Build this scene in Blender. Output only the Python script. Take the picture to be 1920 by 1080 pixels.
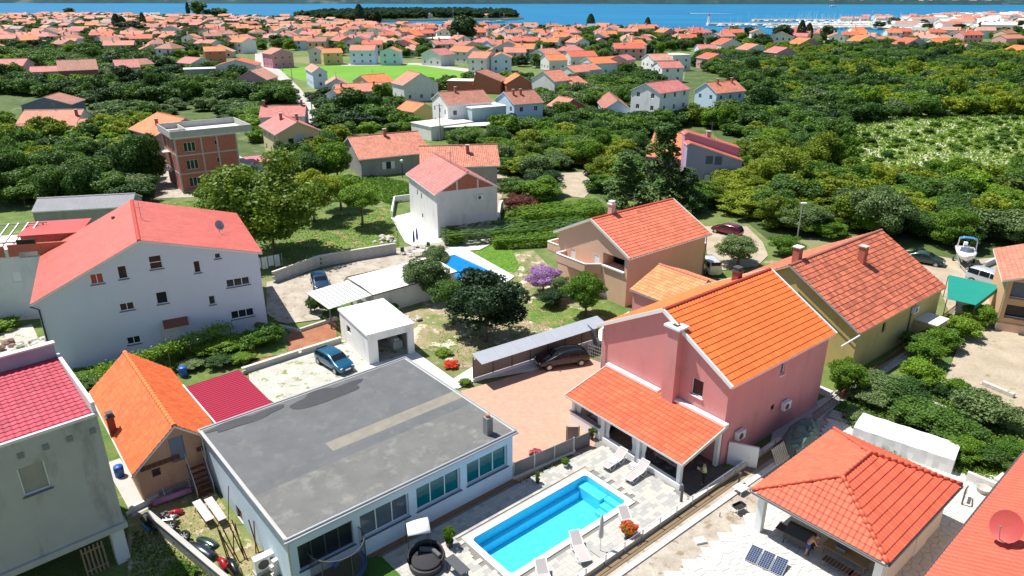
import bpy, bmesh, math, random
import numpy as np
from mathutils import Vector, Matrix
from mathutils.geometry import interpolate_bezier
R=math.radians
random.seed(7); RNG=np.random.default_rng(7)
for o in list(bpy.data.objects): bpy.data.objects.remove(o)
SC=bpy.context.scene
COL=SC.collection
# ---------------------------------------------------------------- camera, sky, sun, exposure
F_PX=1340.0; HOR=-4.0; CAM_H=29.0
PITCH=math.atan((540-HOR)/F_PX)
cd=bpy.data.cameras.new('camera'); cam=bpy.data.objects.new('camera',cd); COL.objects.link(cam)
cam.location=(0,0,CAM_H); cam.rotation_euler=(math.pi/2-PITCH,0,0)
cd.sensor_width=36; cd.lens=F_PX/1920*36; cd.clip_start=0.5; cd.clip_end=20000
SC.camera=cam
SC.render.resolution_x=1024; SC.render.resolution_y=576
SUN_EL=R(64); SUN_AZ=R(-64)      # azimuth measured clockwise from +Y
w=bpy.data.worlds.new('World'); SC.world=w; w.use_nodes=True
nt=w.node_tree; bg=nt.nodes['Background']
sky=nt.nodes.new('ShaderNodeTexSky'); sky.sky_type='NISHITA'; sky.sun_disc=False
sky.sun_elevation=SUN_EL; sky.sun_rotation=SUN_AZ; sky.air_density=1.0; sky.dust_density=0.4; sky.ozone_density=1.5
nt.links.new(sky.outputs[0],bg.inputs[0]); bg.inputs[1].default_value=0.085
sl=bpy.data.lights.new('sun','SUN'); sl.energy=5.0; sl.angle=R(0.53); sl.color=(1.0,0.955,0.88)
so=bpy.data.objects.new('sun',sl); COL.objects.link(so)
sd=Vector((math.sin(SUN_AZ)*math.cos(SUN_EL),math.cos(SUN_AZ)*math.cos(SUN_EL),math.sin(SUN_EL)))
so.rotation_euler=sd.to_track_quat('Z','Y').to_euler(); so.location=(0,0,80)
vs=SC.view_settings; vs.view_transform='Standard'; vs.look='None'; vs.exposure=0.55; vs.gamma=1; vs.use_curve_mapping=False
# ---------------------------------------------------------------- helpers
def ray(u,v):
 dx=(u-960)/F_PX; dy=(540-v)/F_PX
 return Vector((dx,math.cos(PITCH)+dy*math.sin(PITCH),-math.sin(PITCH)+dy*math.cos(PITCH)))
def P(u,v,z=0.0):
 "the place at height z that the photograph shows at pixel u,v"
 d=ray(u,v); t=(z-CAM_H)/d.z
 return Vector((d.x*t,d.y*t,z))
def tag(o,label=None,cat=None,group=None,kind=None):
 if label: o['label']=label
 if cat: o['category']=cat
 if group: o['group']=group
 if kind: o['kind']=kind
 return o
def empty(name,loc,rz=0,label=None,cat=None,group=None):
 o=bpy.data.objects.new(name,None); COL.objects.link(o); o.location=loc; o.rotation_euler=(0,0,rz)
 o.empty_display_size=0.3
 return tag(o,label,cat,group)
def link(name,me,parent=None,mat=None):
 o=bpy.data.objects.new(name,me); COL.objects.link(o)
 if parent: o.parent=parent
 if mat and not me.materials: me.materials.append(mat)
 return o
class MB:
 def __init__(s): s.v=[];s.f=[];s.m=[];s.pc=[]
 def add(s,vs,fs,m=0):
  b=len(s.v); s.pc.append((b,len(s.f))); s.v+= [tuple(x) for x in vs]; s.f+=[tuple(b+i for i in f) for f in fs]; s.m+=[m]*len(fs); return s
 def each(s,name,mats,parent=None,**k):
  'every piece that was added becomes an object of its own'
  out=[];pc=s.pc+[(len(s.v),len(s.f))]
  for i in range(len(s.pc)):
   (v0,f0),(v1,f1)=pc[i],pc[i+1]; q=MB(); q.v=s.v[v0:v1]; q.f=[tuple(j-v0 for j in f) for f in s.f[f0:f1]]; q.m=s.m[f0:f1]; out.append(q.build(name,mats,parent,**k))
  return out
 def box(s,x0,y0,z0,x1,y1,z1,m=0):
  return s.add([(x0,y0,z0),(x1,y0,z0),(x1,y1,z0),(x0,y1,z0),(x0,y0,z1),(x1,y0,z1),(x1,y1,z1),(x0,y1,z1)],
          [(0,3,2,1),(4,5,6,7),(0,1,5,4),(1,2,6,5),(2,3,7,6),(3,0,4,7)],m)
 def cbox(s,c,sz,rz=0,m=0,M=None):
  hx,hy,hz=sz[0]/2,sz[1]/2,sz[2]/2
  T=Matrix.Translation(c)@(M if M else Matrix.Rotation(rz,4,'Z'))
  vs=[T@Vector(q) for q in [(-hx,-hy,-hz),(hx,-hy,-hz),(hx,hy,-hz),(-hx,hy,-hz),(-hx,-hy,hz),(hx,-hy,hz),(hx,hy,hz),(-hx,hy,hz)]]
  return s.add(vs,[(0,3,2,1),(4,5,6,7),(0,1,5,4),(1,2,6,5),(2,3,7,6),(3,0,4,7)],m)
 def bar(s,a,b,wd,ht=None,m=0):
  a=Vector(a);b=Vector(b);ht=ht or wd;d=(b-a);L=d.length
  if L<1e-6: return s
  q=d.to_track_quat('X','Z').to_matrix().to_4x4()
  return s.cbox((a+b)/2,(L,wd,ht),m=m,M=q)
 def tube(s,pts,r,n=8,m=0,cap=True):
  pts=[Vector(p) for p in pts]; rr=r if isinstance(r,(list,tuple)) else [r]*len(pts)
  rings=[];prev=None
  for i,p in enumerate(pts):
   d=(pts[min(i+1,len(pts)-1)]-pts[max(i-1,0)]).normalized()
   if prev is None:
    a=Vector((0,0,1)) if abs(d.z)<.9 else Vector((1,0,0)); x=d.cross(a).normalized()
   else: x=(prev-d*prev.dot(d)).normalized()
   prev=x; y=d.cross(x)
   rings.append([p+(x*math.cos(2*math.pi*k/n)+y*math.sin(2*math.pi*k/n))*rr[i] for k in range(n)])
  vs=[q for g in rings for q in g]; fs=[]
  for i in range(len(rings)-1):
   for k in range(n): fs.append((i*n+k,i*n+(k+1)%n,(i+1)*n+(k+1)%n,(i+1)*n+k))
  if cap: fs.append(tuple(range(n-1,-1,-1))); fs.append(tuple((len(rings)-1)*n+k for k in range(n)))
  return s.add(vs,fs,m)
 def cyl(s,x,y,z0,z1,r,r2=None,n=12,m=0): return s.tube([(x,y,z0),(x,y,z1)],[r,r if r2 is None else r2],n,m)
 def lathe(s,c,prof,n=16,m=0):
  c=Vector(c);vs=[];fs=[]
  for r,z in prof:
   for k in range(n):
    a=2*math.pi*k/n; vs.append((c.x+r*math.cos(a),c.y+r*math.sin(a),c.z+z))
  for i in range(len(prof)-1):
   for k in range(n): fs.append((i*n+k,i*n+(k+1)%n,(i+1)*n+(k+1)%n,(i+1)*n+k))
  return s.add(vs,fs,m)
 def prism(s,poly,z0,z1,m=0):
  n=len(poly)
  a=sum(poly[i][0]*poly[(i+1)%n][1]-poly[(i+1)%n][0]*poly[i][1] for i in range(n))
  if a<0: poly=poly[::-1]
  vs=[(p[0],p[1],z0) for p in poly]+[(p[0],p[1],z1) for p in poly]
  return s.add(vs,[tuple(range(n-1,-1,-1)),tuple(range(n,2*n))]+[(i,(i+1)%n,n+(i+1)%n,n+i) for i in range(n)],m)
 def slab(s,quad,t,m=0):
  "a thick sheet under the polygon quad, t thick along its normal"
  q=[Vector(p) for p in quad]; n=len(q); nn=(q[1]-q[0]).cross(q[2]-q[1]).normalized()
  if nn.z<0: q=q[::-1]; nn=-nn
  vs=q+[p-nn*t for p in q]
  return s.add(vs,[tuple(range(n)),tuple(range(2*n-1,n-1,-1))]+[(i,i+n,(i+1)%n+n,(i+1)%n) for i in range(n)],m)
 def mesh(s,name,mats,smooth=False):
  me=bpy.data.meshes.new(name); me.from_pydata(s.v,[],s.f)
  if not isinstance(mats,(list,tuple)): mats=[mats]
  for m in mats: me.materials.append(m)
  if len(mats)>1: me.polygons.foreach_set('material_index',s.m)
  if smooth: me.polygons.foreach_set('use_smooth',[True]*len(me.polygons))
  me.update(); return me
 def build(s,name,mats,parent=None,smooth=False,bevel=0,sub=0):
  o=link(name,s.mesh(name,mats,smooth),parent)
  if bevel:
   b=o.modifiers.new('bevel','BEVEL'); b.width=bevel; b.segments=2; b.limit_method='ANGLE'
  if sub:
   b=o.modifiers.new('sub','SUBSURF'); b.levels=sub; b.render_levels=sub
  return o
def copy_tree(o,parent=None):
 c=o.copy(); COL.objects.link(c)
 if parent: c.parent=parent
 for ch in list(o.children): copy_tree(ch,c)
 return c
def place(root,loc,rz=0,label=None,scale=None,group=None):
 c=copy_tree(root); c.location=loc; c.rotation_euler=(0,0,rz)
 if label: c['label']=label
 if group: c['group']=group
 if scale is not None: c.scale=scale if isinstance(scale,(tuple,list)) else (scale,)*3
 return c
# ---------------------------------------------------------------- materials
MATS={}
def newmat(name):
 m=bpy.data.materials.new(name); m.use_nodes=True; nt=m.node_tree; MATS[name]=m
 return m,nt,nt.nodes['Principled BSDF']
def N(nt,t,**k):
 n=nt.nodes.new(t)
 for a,b in k.items():
  if a.startswith('i_'):
   key=a[2:]; key=int(key) if key.isdigit() else key
   n.inputs[key].default_value=b
  else: setattr(n,a,b)
 return n
def math_(nt,op,a,b=None,c=None):
 n=N(nt,'ShaderNodeMath',operation=op)
 for i,x in enumerate((a,b,c)):
  if x is None: continue
  if isinstance(x,(int,float)): n.inputs[i].default_value=x
  else: nt.links.new(x,n.inputs[i])
 return n.outputs[0]
def mix_(nt,f,a,b,bt='MIX'):
 n=N(nt,'ShaderNodeMix',data_type='RGBA',blend_type=bt)
 for i,x in ((0,f),(6,a),(7,b)):
  if isinstance(x,(int,float)): n.inputs[i].default_value=x
  elif isinstance(x,tuple): n.inputs[i].default_value=x if len(x)==4 else x+(1,)
  else: nt.links.new(x,n.inputs[i])
 return n.outputs[2]
def noise_(nt,vec,scale,detail=4,rough=.55):
 n=N(nt,'ShaderNodeTexNoise'); n.inputs['Scale'].default_value=scale; n.inputs['Detail'].default_value=detail; n.inputs['Roughness'].default_value=rough
 nt.links.new(vec,n.inputs['Vector']); return n.outputs[0]
def ramp_(nt,f,stops):
 n=N(nt,'ShaderNodeValToRGB'); e=n.color_ramp.elements
 while len(e)<len(stops): e.new(.5)
 for i,(p,c) in enumerate(stops):
  e[i].position=p; e[i].color=(c if isinstance(c,tuple) else (c,c,c))+((1,) if not (isinstance(c,tuple) and len(c)==4) else ())
 nt.links.new(f,n.inputs[0]); return n.outputs[0]
def geo_pos(nt): return N(nt,'ShaderNodeNewGeometry').outputs['Position']
def obj_co(nt): return N(nt,'ShaderNodeTexCoord').outputs['Object']
def plain(name,col,rough=.7,metal=0,var=.12,scale=1.5,bump=.0,bscale=40,stain=0,stain_col=None,spec=.5,coat=0):
 m,nt,b=newmat(name); co=obj_co(nt)
 n=noise_(nt,co,scale,5); f=math_(nt,'MULTIPLY_ADD',n,2*var,1-var)
 c=mix_(nt,1.0,col,f,'MULTIPLY')
 if stain:
  mp=N(nt,'ShaderNodeMapping'); mp.inputs['Scale'].default_value=(1,1,.28); nt.links.new(co,mp.inputs[0])
  s=noise_(nt,mp.outputs[0],.9,6,.65); s=ramp_(nt,s,[(.52,0.0),(.72,1.0)])
  s=math_(nt,'MULTIPLY',s,stain); c=mix_(nt,s,c,stain_col or tuple(x*.35 for x in col))
 nt.links.new(c,b.inputs['Base Color']); b.inputs['Roughness'].default_value=rough; b.inputs['Metallic'].default_value=metal
 b.inputs['Specular IOR Level'].default_value=spec
 if coat: b.inputs['Coat Weight'].default_value=coat; b.inputs['Coat Roughness'].default_value=.05
 if bump:
  n2=noise_(nt,co,bscale,4); bp=N(nt,'ShaderNodeBump'); bp.inputs['Strength'].default_value=bump; bp.inputs['Distance'].default_value=.02
  nt.links.new(n2,bp.inputs['Height']); nt.links.new(bp.outputs[0],b.inputs['Normal'])
 return m
def tilemat(name,col,var=.25,rough=.65,patch=.25,patch_col=None):
 "clay tiles modelled as geometry: each tile its own tone"
 m,nt,b=newmat(name)
 g=N(nt,'ShaderNodeNewGeometry'); oi=N(nt,'ShaderNodeObjectInfo')
 r=math_(nt,'FRACT',math_(nt,'ADD',math_(nt,'MULTIPLY',g.outputs['Random Per Island'],7.31),math_(nt,'MULTIPLY',oi.outputs['Random'],3.17)))
 f=math_(nt,'MULTIPLY_ADD',r,2*var,1-var)
 big=noise_(nt,g.outputs['Position'],.55,5,.6); f2=math_(nt,'MULTIPLY_ADD',big,.5,.75)
 c=mix_(nt,1.0,col,math_(nt,'MULTIPLY',f,f2),'MULTIPLY')
 sp=ramp_(nt,noise_(nt,g.outputs['Position'],1.7,6,.7),[(.5,0.0),(.75,1.0)])
 c=mix_(nt,math_(nt,'MULTIPLY',sp,patch),c,patch_col or tuple(min(1,x*.4+.03) for x in col))
 nt.links.new(c,b.inputs['Base Color']); b.inputs['Roughness'].default_value=rough
 bp=N(nt,'ShaderNodeBump'); bp.inputs['Strength'].default_value=.3; bp.inputs['Distance'].default_value=.01
 nt.links.new(noise_(nt,g.outputs['Position'],30,4),bp.inputs['Height']); nt.links.new(bp.outputs[0],b.inputs['Normal'])
 return m
def roofuv(name,col,tw=.3,th=.38,var=.22,rough=.65,lines=.5,patch=.3):
 "tiled roof seen from far: UV in metres, u along the eave, v up the slope"
 m,nt,b=newmat(name); uv=N(nt,'ShaderNodeUVMap').outputs[0]
 sx=N(nt,'ShaderNodeSeparateXYZ'); nt.links.new(uv,sx.inputs[0]); U,V=sx.outputs[0],sx.outputs[1]
 u=math_(nt,'DIVIDE',U,tw); v=math_(nt,'DIVIDE',V,th)
 cb=N(nt,'ShaderNodeCombineXYZ'); nt.links.new(math_(nt,'FLOOR',u),cb.inputs[0]); nt.links.new(math_(nt,'FLOOR',v),cb.inputs[1])
 wn=N(nt,'ShaderNodeTexWhiteNoise',noise_dimensions='3D'); nt.links.new(cb.outputs[0],wn.inputs[0])
 oi=N(nt,'ShaderNodeObjectInfo')
 pos=geo_pos(nt)
 f=math_(nt,'MULTIPLY_ADD',wn.outputs[0],2*var,1-var)
 f=math_(nt,'MULTIPLY',f,math_(nt,'MULTIPLY_ADD',noise_(nt,pos,.4,5,.6),.6,.7))
 fv=math_(nt,'FRACT',v); fu=math_(nt,'FRACT',u)
 c=mix_(nt,1.0,col,f,'MULTIPLY')
 sp=ramp_(nt,noise_(nt,pos,.9,6,.7),[(.5,0.0),(.8,1.0)])
 c=mix_(nt,math_(nt,'MULTIPLY',sp,patch),c,tuple(min(1,x*.45+.04) for x in col))
 gap=math_(nt,'LESS_THAN',fv,.10); c=mix_(nt,math_(nt,'MULTIPLY',gap,lines),c,tuple(x*.25 for x in col))
 nt.links.new(c,b.inputs['Base Color']); b.inputs['Roughness'].default_value=rough
 wv=math_(nt,'SINE',math_(nt,'MULTIPLY',u,2*math.pi)); h=math_(nt,'ADD',math_(nt,'MULTIPLY',wv,.5),math_(nt,'MULTIPLY',math_(nt,'SUBTRACT',1.0,fv),1.0))
 bp=N(nt,'ShaderNodeBump'); bp.inputs['Strength'].default_value=.9; bp.inputs['Distance'].default_value=.035
 nt.links.new(h,bp.inputs['Height']); nt.links.new(bp.outputs[0],b.inputs['Normal'])
 return m
def leafmat(name,c1,c2,trans=.25,dark=.35):
 c1=tuple(x*1.35 for x in c1); c2=tuple(x*1.35 for x in c2); trans=min(.45,trans+.12)
 m,nt,b=newmat(name); g=N(nt,'ShaderNodeNewGeometry'); oi=N(nt,'ShaderNodeObjectInfo')
 r=math_(nt,'FRACT',math_(nt,'ADD',g.outputs['Random Per Island'],oi.outputs['Random']))
 n=noise_(nt,g.outputs['Position'],.22,3);
 f=math_(nt,'ADD',math_(nt,'MULTIPLY',r,.55),math_(nt,'MULTIPLY_ADD',n,1.3,-.4)); f=math_(nt,'ADD',f,math_(nt,'MULTIPLY_ADD',oi.outputs['Random'],.9,-.42))
 n_=N(nt,'ShaderNodeClamp'); nt.links.new(f,n_.inputs[0])
 c=mix_(nt,n_.outputs[0],c1,c2)
 v=math_(nt,'MULTIPLY_ADD',math_(nt,'FRACT',math_(nt,'MULTIPLY',r,5.7)),dark*2,1-dark); c=mix_(nt,1.0,c,v,'MULTIPLY')
 nt.links.new(c,b.inputs['Base Color']); b.inputs['Roughness'].default_value=.55; b.inputs['Specular IOR Level'].default_value=.35
 tr=N(nt,'ShaderNodeBsdfTranslucent'); nt.links.new(c,tr.inputs[0])
 mx=N(nt,'ShaderNodeMixShader'); mx.inputs[0].default_value=trans
 nt.links.new(b.outputs[0],mx.inputs[1]); nt.links.new(tr.outputs[0],mx.inputs[2])
 nt.links.new(mx.outputs[0],nt.nodes['Material Output'].inputs[0]); return m
def glassy(name,col,rough=.06):
 m,nt,b=newmat(name); b.inputs['Base Color'].default_value=col+(1,); b.inputs['Roughness'].default_value=rough
 b.inputs['Specular IOR Level'].default_value=.28; b.inputs['IOR'].default_value=1.45
 n=noise_(nt,obj_co(nt),.8,2); c=mix_(nt,n,tuple(x*.6 for x in col),tuple(x*1.4 for x in col)); nt.links.new(c,b.inputs['Base Color'])
 return m
white=plain('white_plaster',(.80,.80,.78),.75,var=.07,scale=.7,bump=.15,stain=.45,stain_col=(.45,.44,.41))
white_old=plain('weathered_white_plaster',(.66,.66,.65),.8,var=.09,scale=.9,bump=.2,stain=.5,stain_col=(.4,.4,.39))
white_blue=plain('cool_white_render',(.54,.67,.80),.75,var=.05,scale=.8,bump=.15,stain=.35,stain_col=(.5,.55,.62))  # blue sky light on white walls painted into the base colour
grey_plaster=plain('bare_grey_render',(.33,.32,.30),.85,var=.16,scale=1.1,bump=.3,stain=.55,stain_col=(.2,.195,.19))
old_render=plain('stained_grey_render',(.40,.39,.375),.85,var=.14,scale=.8,bump=.3,stain=.75,stain_col=(.17,.165,.16))
pink=plain('salmon_pink_plaster',(.62,.27,.26),.75,var=.08,scale=.8,bump=.15,stain=.55,stain_col=(.47,.20,.17))
pink_soft=plain('soft_pink_plaster',(.60,.33,.34),.8,var=.07,bump=.1)
peach=plain('peach_plaster',(.70,.46,.32),.8,var=.06,scale=.6,bump=.15,stain=.2,stain_col=(.5,.33,.23))
peach_dk=plain('apricot_plaster',(.58,.34,.18),.8,var=.07,scale=.6,bump=.15)
cottage_wall=plain('cottage_peach_plaster',(.55,.31,.20),.8,var=.08,bump=.2,stain=.3)
yellow=plain('ochre_yellow_plaster',(.58,.45,.18),.8,var=.07,bump=.15,stain=.4,stain_col=(.38,.31,.15))
yellow_pale=plain('pale_yellow_plaster',(.66,.56,.33),.8,var=.06)
purple=plain('lilac_plaster',(.38,.33,.44),.8,var=.06,stain=.2)
mauve=plain('mauve_pink_plaster',(.50,.24,.33),.8,var=.06)
brickw=None
def brickmat(name,col,mortar,scale=4.0):
 m,nt,b=newmat(name); co=obj_co(nt)
 n=noise_(nt,co,2.5,5); sx=N(nt,'ShaderNodeSeparateXYZ'); nt.links.new(co,sx.inputs[0])
 cb=N(nt,'ShaderNodeCombineXYZ'); nt.links.new(math_(nt,'ADD',sx.outputs[0],sx.outputs[1]),cb.inputs[0]); nt.links.new(sx.outputs[2],cb.inputs[1])
 br=N(nt,'ShaderNodeTexBrick'); nt.links.new(cb.outputs[0],br.inputs[0]); br.inputs['Scale'].default_value=scale
 br.inputs['Color1'].default_value=col+(1,); br.inputs['Color2'].default_value=tuple(x*.72 for x in col)+(1,); br.inputs['Mortar'].default_value=mortar+(1,)
 br.inputs['Mortar Size'].default_value=.03
 c=mix_(nt,1.0,br.outputs[0],math_(nt,'MULTIPLY_ADD',n,.5,.75),'MULTIPLY'); nt.links.new(c,b.inputs['Base Color']); b.inputs['Roughness'].default_value=.85
 bp=N(nt,'ShaderNodeBump'); bp.inputs['Strength'].default_value=.5; bp.inputs['Distance'].default_value=.01; nt.links.new(br.outputs[1],bp.inputs['Height']); bp.invert=True; nt.links.new(bp.outputs[0],b.inputs['Normal'])
 return m
redbrick=brickmat('hollow_red_brick',(.55,.115,.05),(.33,.22,.18))
greyblock=brickmat('concrete_blockwork',(.34,.33,.30),(.22,.21,.2),2.2)
whiteblock=brickmat('pale_blockwork',(.55,.53,.49),(.4,.39,.37),2.0)
pav_brick=brickmat('red_brick_paving',(.60,.32,.22),(.46,.28,.2),2.6)
concrete=plain('concrete',(.42,.41,.38),.85,var=.14,scale=1.0,bump=.3,stain=.4,stain_col=(.3,.29,.27))
concrete_lt=plain('sunbleached_concrete',(.62,.60,.55),.85,var=.12,scale=.8,bump=.25,stain=.3,stain_col=(.45,.42,.36))
white_paint=plain('white_paint',(.80,.80,.79),.5,var=.03)
whitemetal=plain('white_coated_metal',(.78,.78,.77),.4,var=.04)
darkmetal=plain('dark_grey_metal',(.09,.095,.10),.45,metal=.3,var=.1)
greymetal=plain('grey_metal',(.30,.31,.32),.4,metal=.5,var=.1)
galv=plain('galvanised_metal',(.52,.54,.55),.4,metal=.6,var=.1)
black=plain('black_plastic',(.02,.02,.022),.5,var=.1)
rubber=plain('tyre_rubber',(.02,.02,.02),.8)
rust=plain('rusty_steel',(.16,.055,.03),.8,metal=.2,var=.3,scale=5)
wood=plain('weathered_wood',(.30,.20,.12),.75,var=.25,scale=4)
wood_red=plain('redbrown_wood',(.18,.06,.035),.65,var=.2)
wood_pale=plain('pale_pallet_wood',(.52,.45,.36),.8,var=.15,scale=4)
pinkplank=plain('faded_pink_plank',(.60,.45,.44),.75,var=.1)
stone=plain('limestone',(.50,.47,.42),.85,var=.2,scale=3,bump=.4,bscale=12)
stone_dk=plain('brown_fieldstone',(.20,.17,.13),.9,var=.3,scale=3,bump=.4,bscale=12)
glass_dk=glassy('dark_window_glass',(.025,.03,.035))
glass_teal=glassy('teal_reflection_glass',(.0,.13,.16))  # teal reflection painted into the pane colour
glass_sky=glassy('pale_window_glass',(.10,.13,.17))
glass_car=glassy('car_glass',(.012,.016,.02),.03)
curtain=plain('white_cloth',(.76,.76,.76),.9,var=.05)
shutter=plain('white_shutter',(.74,.75,.76),.5,var=.03)
frame_w=plain('white_frame',(.78,.78,.78),.45,var=.03)
sill_dk=plain('dark_stone_sill',(.10,.115,.13),.5)
bark=plain('bark',(.13,.095,.07),.9,var=.3,scale=6,bump=.4,bscale=14)
bark_lt=plain('grey_bark',(.28,.25,.22),.9,var=.25,scale=6,bump=.4,bscale=14)
soil=plain('bare_soil',(.25,.12,.07),.95,var=.25,scale=2,bump=.5,bscale=10)
terracotta=plain('terracotta_pot',(.45,.16,.08),.8)
T_orange=tilemat('bright_orange_tile',(.78,.155,.028),var=.12,patch=.28,patch_col=(.62,.15,.05))
T_terr=tilemat('terracotta_red_tile',(.62,.115,.048),var=.2,patch=.35)
T_cott=tilemat('orange_clay_tile',(.70,.135,.032),var=.18,patch=.2,patch_col=(.6,.2,.08))
T_brown=tilemat('aged_brown_tile',(.47,.125,.065),var=.34,patch=.4,patch_col=(.28,.1,.07))
T_coral=tilemat('coral_red_tile',(.66,.115,.055),var=.13,patch=.28)
T_crim=tilemat('crimson_roof_tile',(.42,.045,.075),var=.14,patch=.35,patch_col=(.55,.16,.18))
T_beige=tilemat('light_red_tile',(.62,.16,.085),var=.17,patch=.3)
T_annex=tilemat('mottled_orange_tile',(.66,.24,.09),var=.22,patch=.35,patch_col=(.5,.28,.16))
T_left=tilemat('coated_red_tile_sheet',(.56,.13,.095),var=.1,patch=.12,rough=.30)
RU={}
for k,c in dict(orange=(.66,.17,.05),salmon=(.52,.18,.11),red=(.52,.10,.05),brown=(.34,.13,.085),pale=(.50,.24,.17),rose=(.48,.15,.13),grey=(.27,.25,.23)).items():
 RU[k]=roofuv('far_%s_tile_roof'%k,c)
RU['sheet']=roofuv('ribbed_red_metal_roof',(.52,.075,.06),tw=.5,th=30,lines=0,patch=.15,rough=.4,var=.1)
L_oak=leafmat('oak_scrub_leaves',(.020,.060,.010),(.085,.165,.022))
L_bright=leafmat('fresh_shrub_leaves',(.050,.130,.010),(.155,.260,.018),.3)
L_pine=leafmat('pine_needles',(.070,.135,.010),(.230,.275,.016),.25)
L_olive=leafmat('olive_leaves',(.060,.110,.030),(.145,.205,.070),.2)
L_dark=leafmat('dark_evergreen_leaves',(.012,.035,.012),(.040,.085,.022))
L_cedar=leafmat('cedar_needles',(.035,.085,.020),(.105,.180,.045))
L_grass=leafmat('grass_blades',(.060,.145,.014),(.150,.250,.028),.3,.2)
L_dry=leafmat('dry_grass_blades',(.11,.15,.03),(.21,.23,.07),.3,.2)
L_red=leafmat('reddish_leaves',(.10,.03,.02),(.22,.07,.05),.25)
L_purple=leafmat('mauve_blossom',(.22,.10,.26),(.42,.26,.46),.3)
L_pinkfl=leafmat('pink_blossom',(.50,.05,.10),(.65,.16,.22),.3)
L_redfl=leafmat('red_blossom',(.55,.02,.02),(.6,.10,.03),.3)
# ---------------------------------------------------------------- building kit
def fit(A,B,z,D=None):
 "origin, heading, length from two roof or base corners seen at height z"
 a,b=P(*A,z),P(*B,z); d=b-a
 return Vector((a.x,a.y,0)),math.atan2(d.y,d.x),math.hypot(d.x,d.y)
TILE_CACHE={}
def tile_mesh(tw,th,lip,mat,amp=.028):
 k=(round(tw,3),round(th,3),lip,mat.name,amp)
 if k in TILE_CACHE: return TILE_CACHE[k]
 prof=[(0,0),(.28,.0),(.45,.75),(.62,1.0),(.80,.75),(.985,0)]
 mb=MB(); n=len(prof)
 vs=[((a)*tw,-.02,lip+amp*h) for a,h in prof]+[((a)*tw,th*.985,.004+amp*h) for a,h in prof]+[((a)*tw,-.02,-.004) for a,h in prof]
 fs=[(i,i+1,n+i+1,n+i) for i in range(n-1)]+[(2*n+i,2*n+i+1,i+1,i) for i in range(n-1)]
 mb.add(vs,fs); me=mb.mesh('roof_tile',mat); TILE_CACHE[k]=me; return me
def plane_tiles(p0,ex,up,L,S,tw,th,clip=None):
 out=[]; nx=max(1,int(round(L/tw))); ny=max(1,int(round(S/th))); w_=L/nx; h_=S/ny
 nn=ex.cross(up).normalized()
 for j in range(ny):
  for i in range(nx):
   cx,cy=(i+.5)*w_,(j+.5)*h_
   if clip and not clip(cx,cy): continue
   M=Matrix.Identity(4);
   for r in range(3): M[r][0]=ex[r]*w_/tw; M[r][1]=up[r]*h_/th; M[r][2]=nn[r]; M[r][3]=(p0+ex*(i*w_)+up*(j*h_)+nn*.012)[r]
   out.append(M)
 return out
def put_tiles(Ms,root,parent,mat,tw,th,lip=.04,near=300,amp=.028,name='roof_tile'):
 "the nearest ones each an object, the others joined"
 me=tile_mesh(tw,th,lip,mat,amp); W=Matrix.Translation(root.location)@Matrix.Rotation(root.rotation_euler.z,4,'Z')
 cp=Vector((0,0,CAM_H)); cp=cam.location
 def seen(M):
  c=W@M.to_translation(); return (c-cp).length
 Ms=sorted(Ms,key=seen)
 for M in Ms[:near]:
  o=bpy.data.objects.new(name,me); COL.objects.link(o); o.parent=parent
  o.matrix_basis=M
 rest=Ms[near:]
 if rest:
  nv=len(me.vertices); co=np.empty(nv*3); me.vertices.foreach_get('co',co); co=co.reshape(-1,3); co=np.c_[co,np.ones(nv)]
  fs=[tuple(p.vertices) for p in me.polygons]; V=[];F=[]
  for k,M in enumerate(rest):
   V.append((co@np.array(M).T)[:,:3]); F+= [tuple(k*nv+i for i in f) for f in fs]
  m2=bpy.data.meshes.new(name); m2.from_pydata(np.vstack(V).tolist(),[],F); m2.materials.append(mat)
  o=link(name,m2,parent); o['kind']='stuff'
def uvroof(planes,name,mat,parent,t=.14,und=None):
 "roof slabs with metre UVs; planes: list of (polygon, eave dir, up dir)"
 V=[];F=[];UV=[];MI=[]
 for poly,ex,up in planes:
  nn=ex.cross(up).normalized(); b=len(V); n=len(poly)
  poly=[Vector(p) for p in poly]
  a=(poly[1]-poly[0]).cross(poly[2]-poly[1])
  if a.dot(nn)<0: poly=poly[::-1]
  V+= [tuple(p) for p in poly]+[tuple(p-Vector((0,0,t))) for p in poly]
  F.append(tuple(range(b,b+n))); UV+=[(p.dot(ex),p.dot(up)) for p in poly]; MI.append(0)
  F.append(tuple(range(b+2*n-1,b+n-1,-1))); UV+=[(0,0)]*n; MI.append(1)
  for i in range(n):
   F.append((b+i,b+i+n,b+(i+1)%n+n,b+(i+1)%n)); UV+=[(0,0)]*4; MI.append(1)
 me=bpy.data.meshes.new(name); me.from_pydata(V,[],F); me.materials.append(mat); me.materials.append(und or white_old)
 me.polygons.foreach_set('material_index',MI)
 l=me.uv_layers.new(name='UVMap'); l.data.foreach_set('uv',[x for p in UV for x in p]); me.update()
 return link(name,me,parent)
FACES={0:lambda L,W:(Vector((0,0,0)),Vector((1,0,0)),Vector((0,-1,0)),L),
       1:lambda L,W:(Vector((L,0,0)),Vector((0,1,0)),Vector((1,0,0)),W),
       2:lambda L,W:(Vector((L,W,0)),Vector((-1,0,0)),Vector((0,1,0)),L),
       3:lambda L,W:(Vector((0,W,0)),Vector((0,-1,0)),Vector((-1,0,0)),W)}
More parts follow.
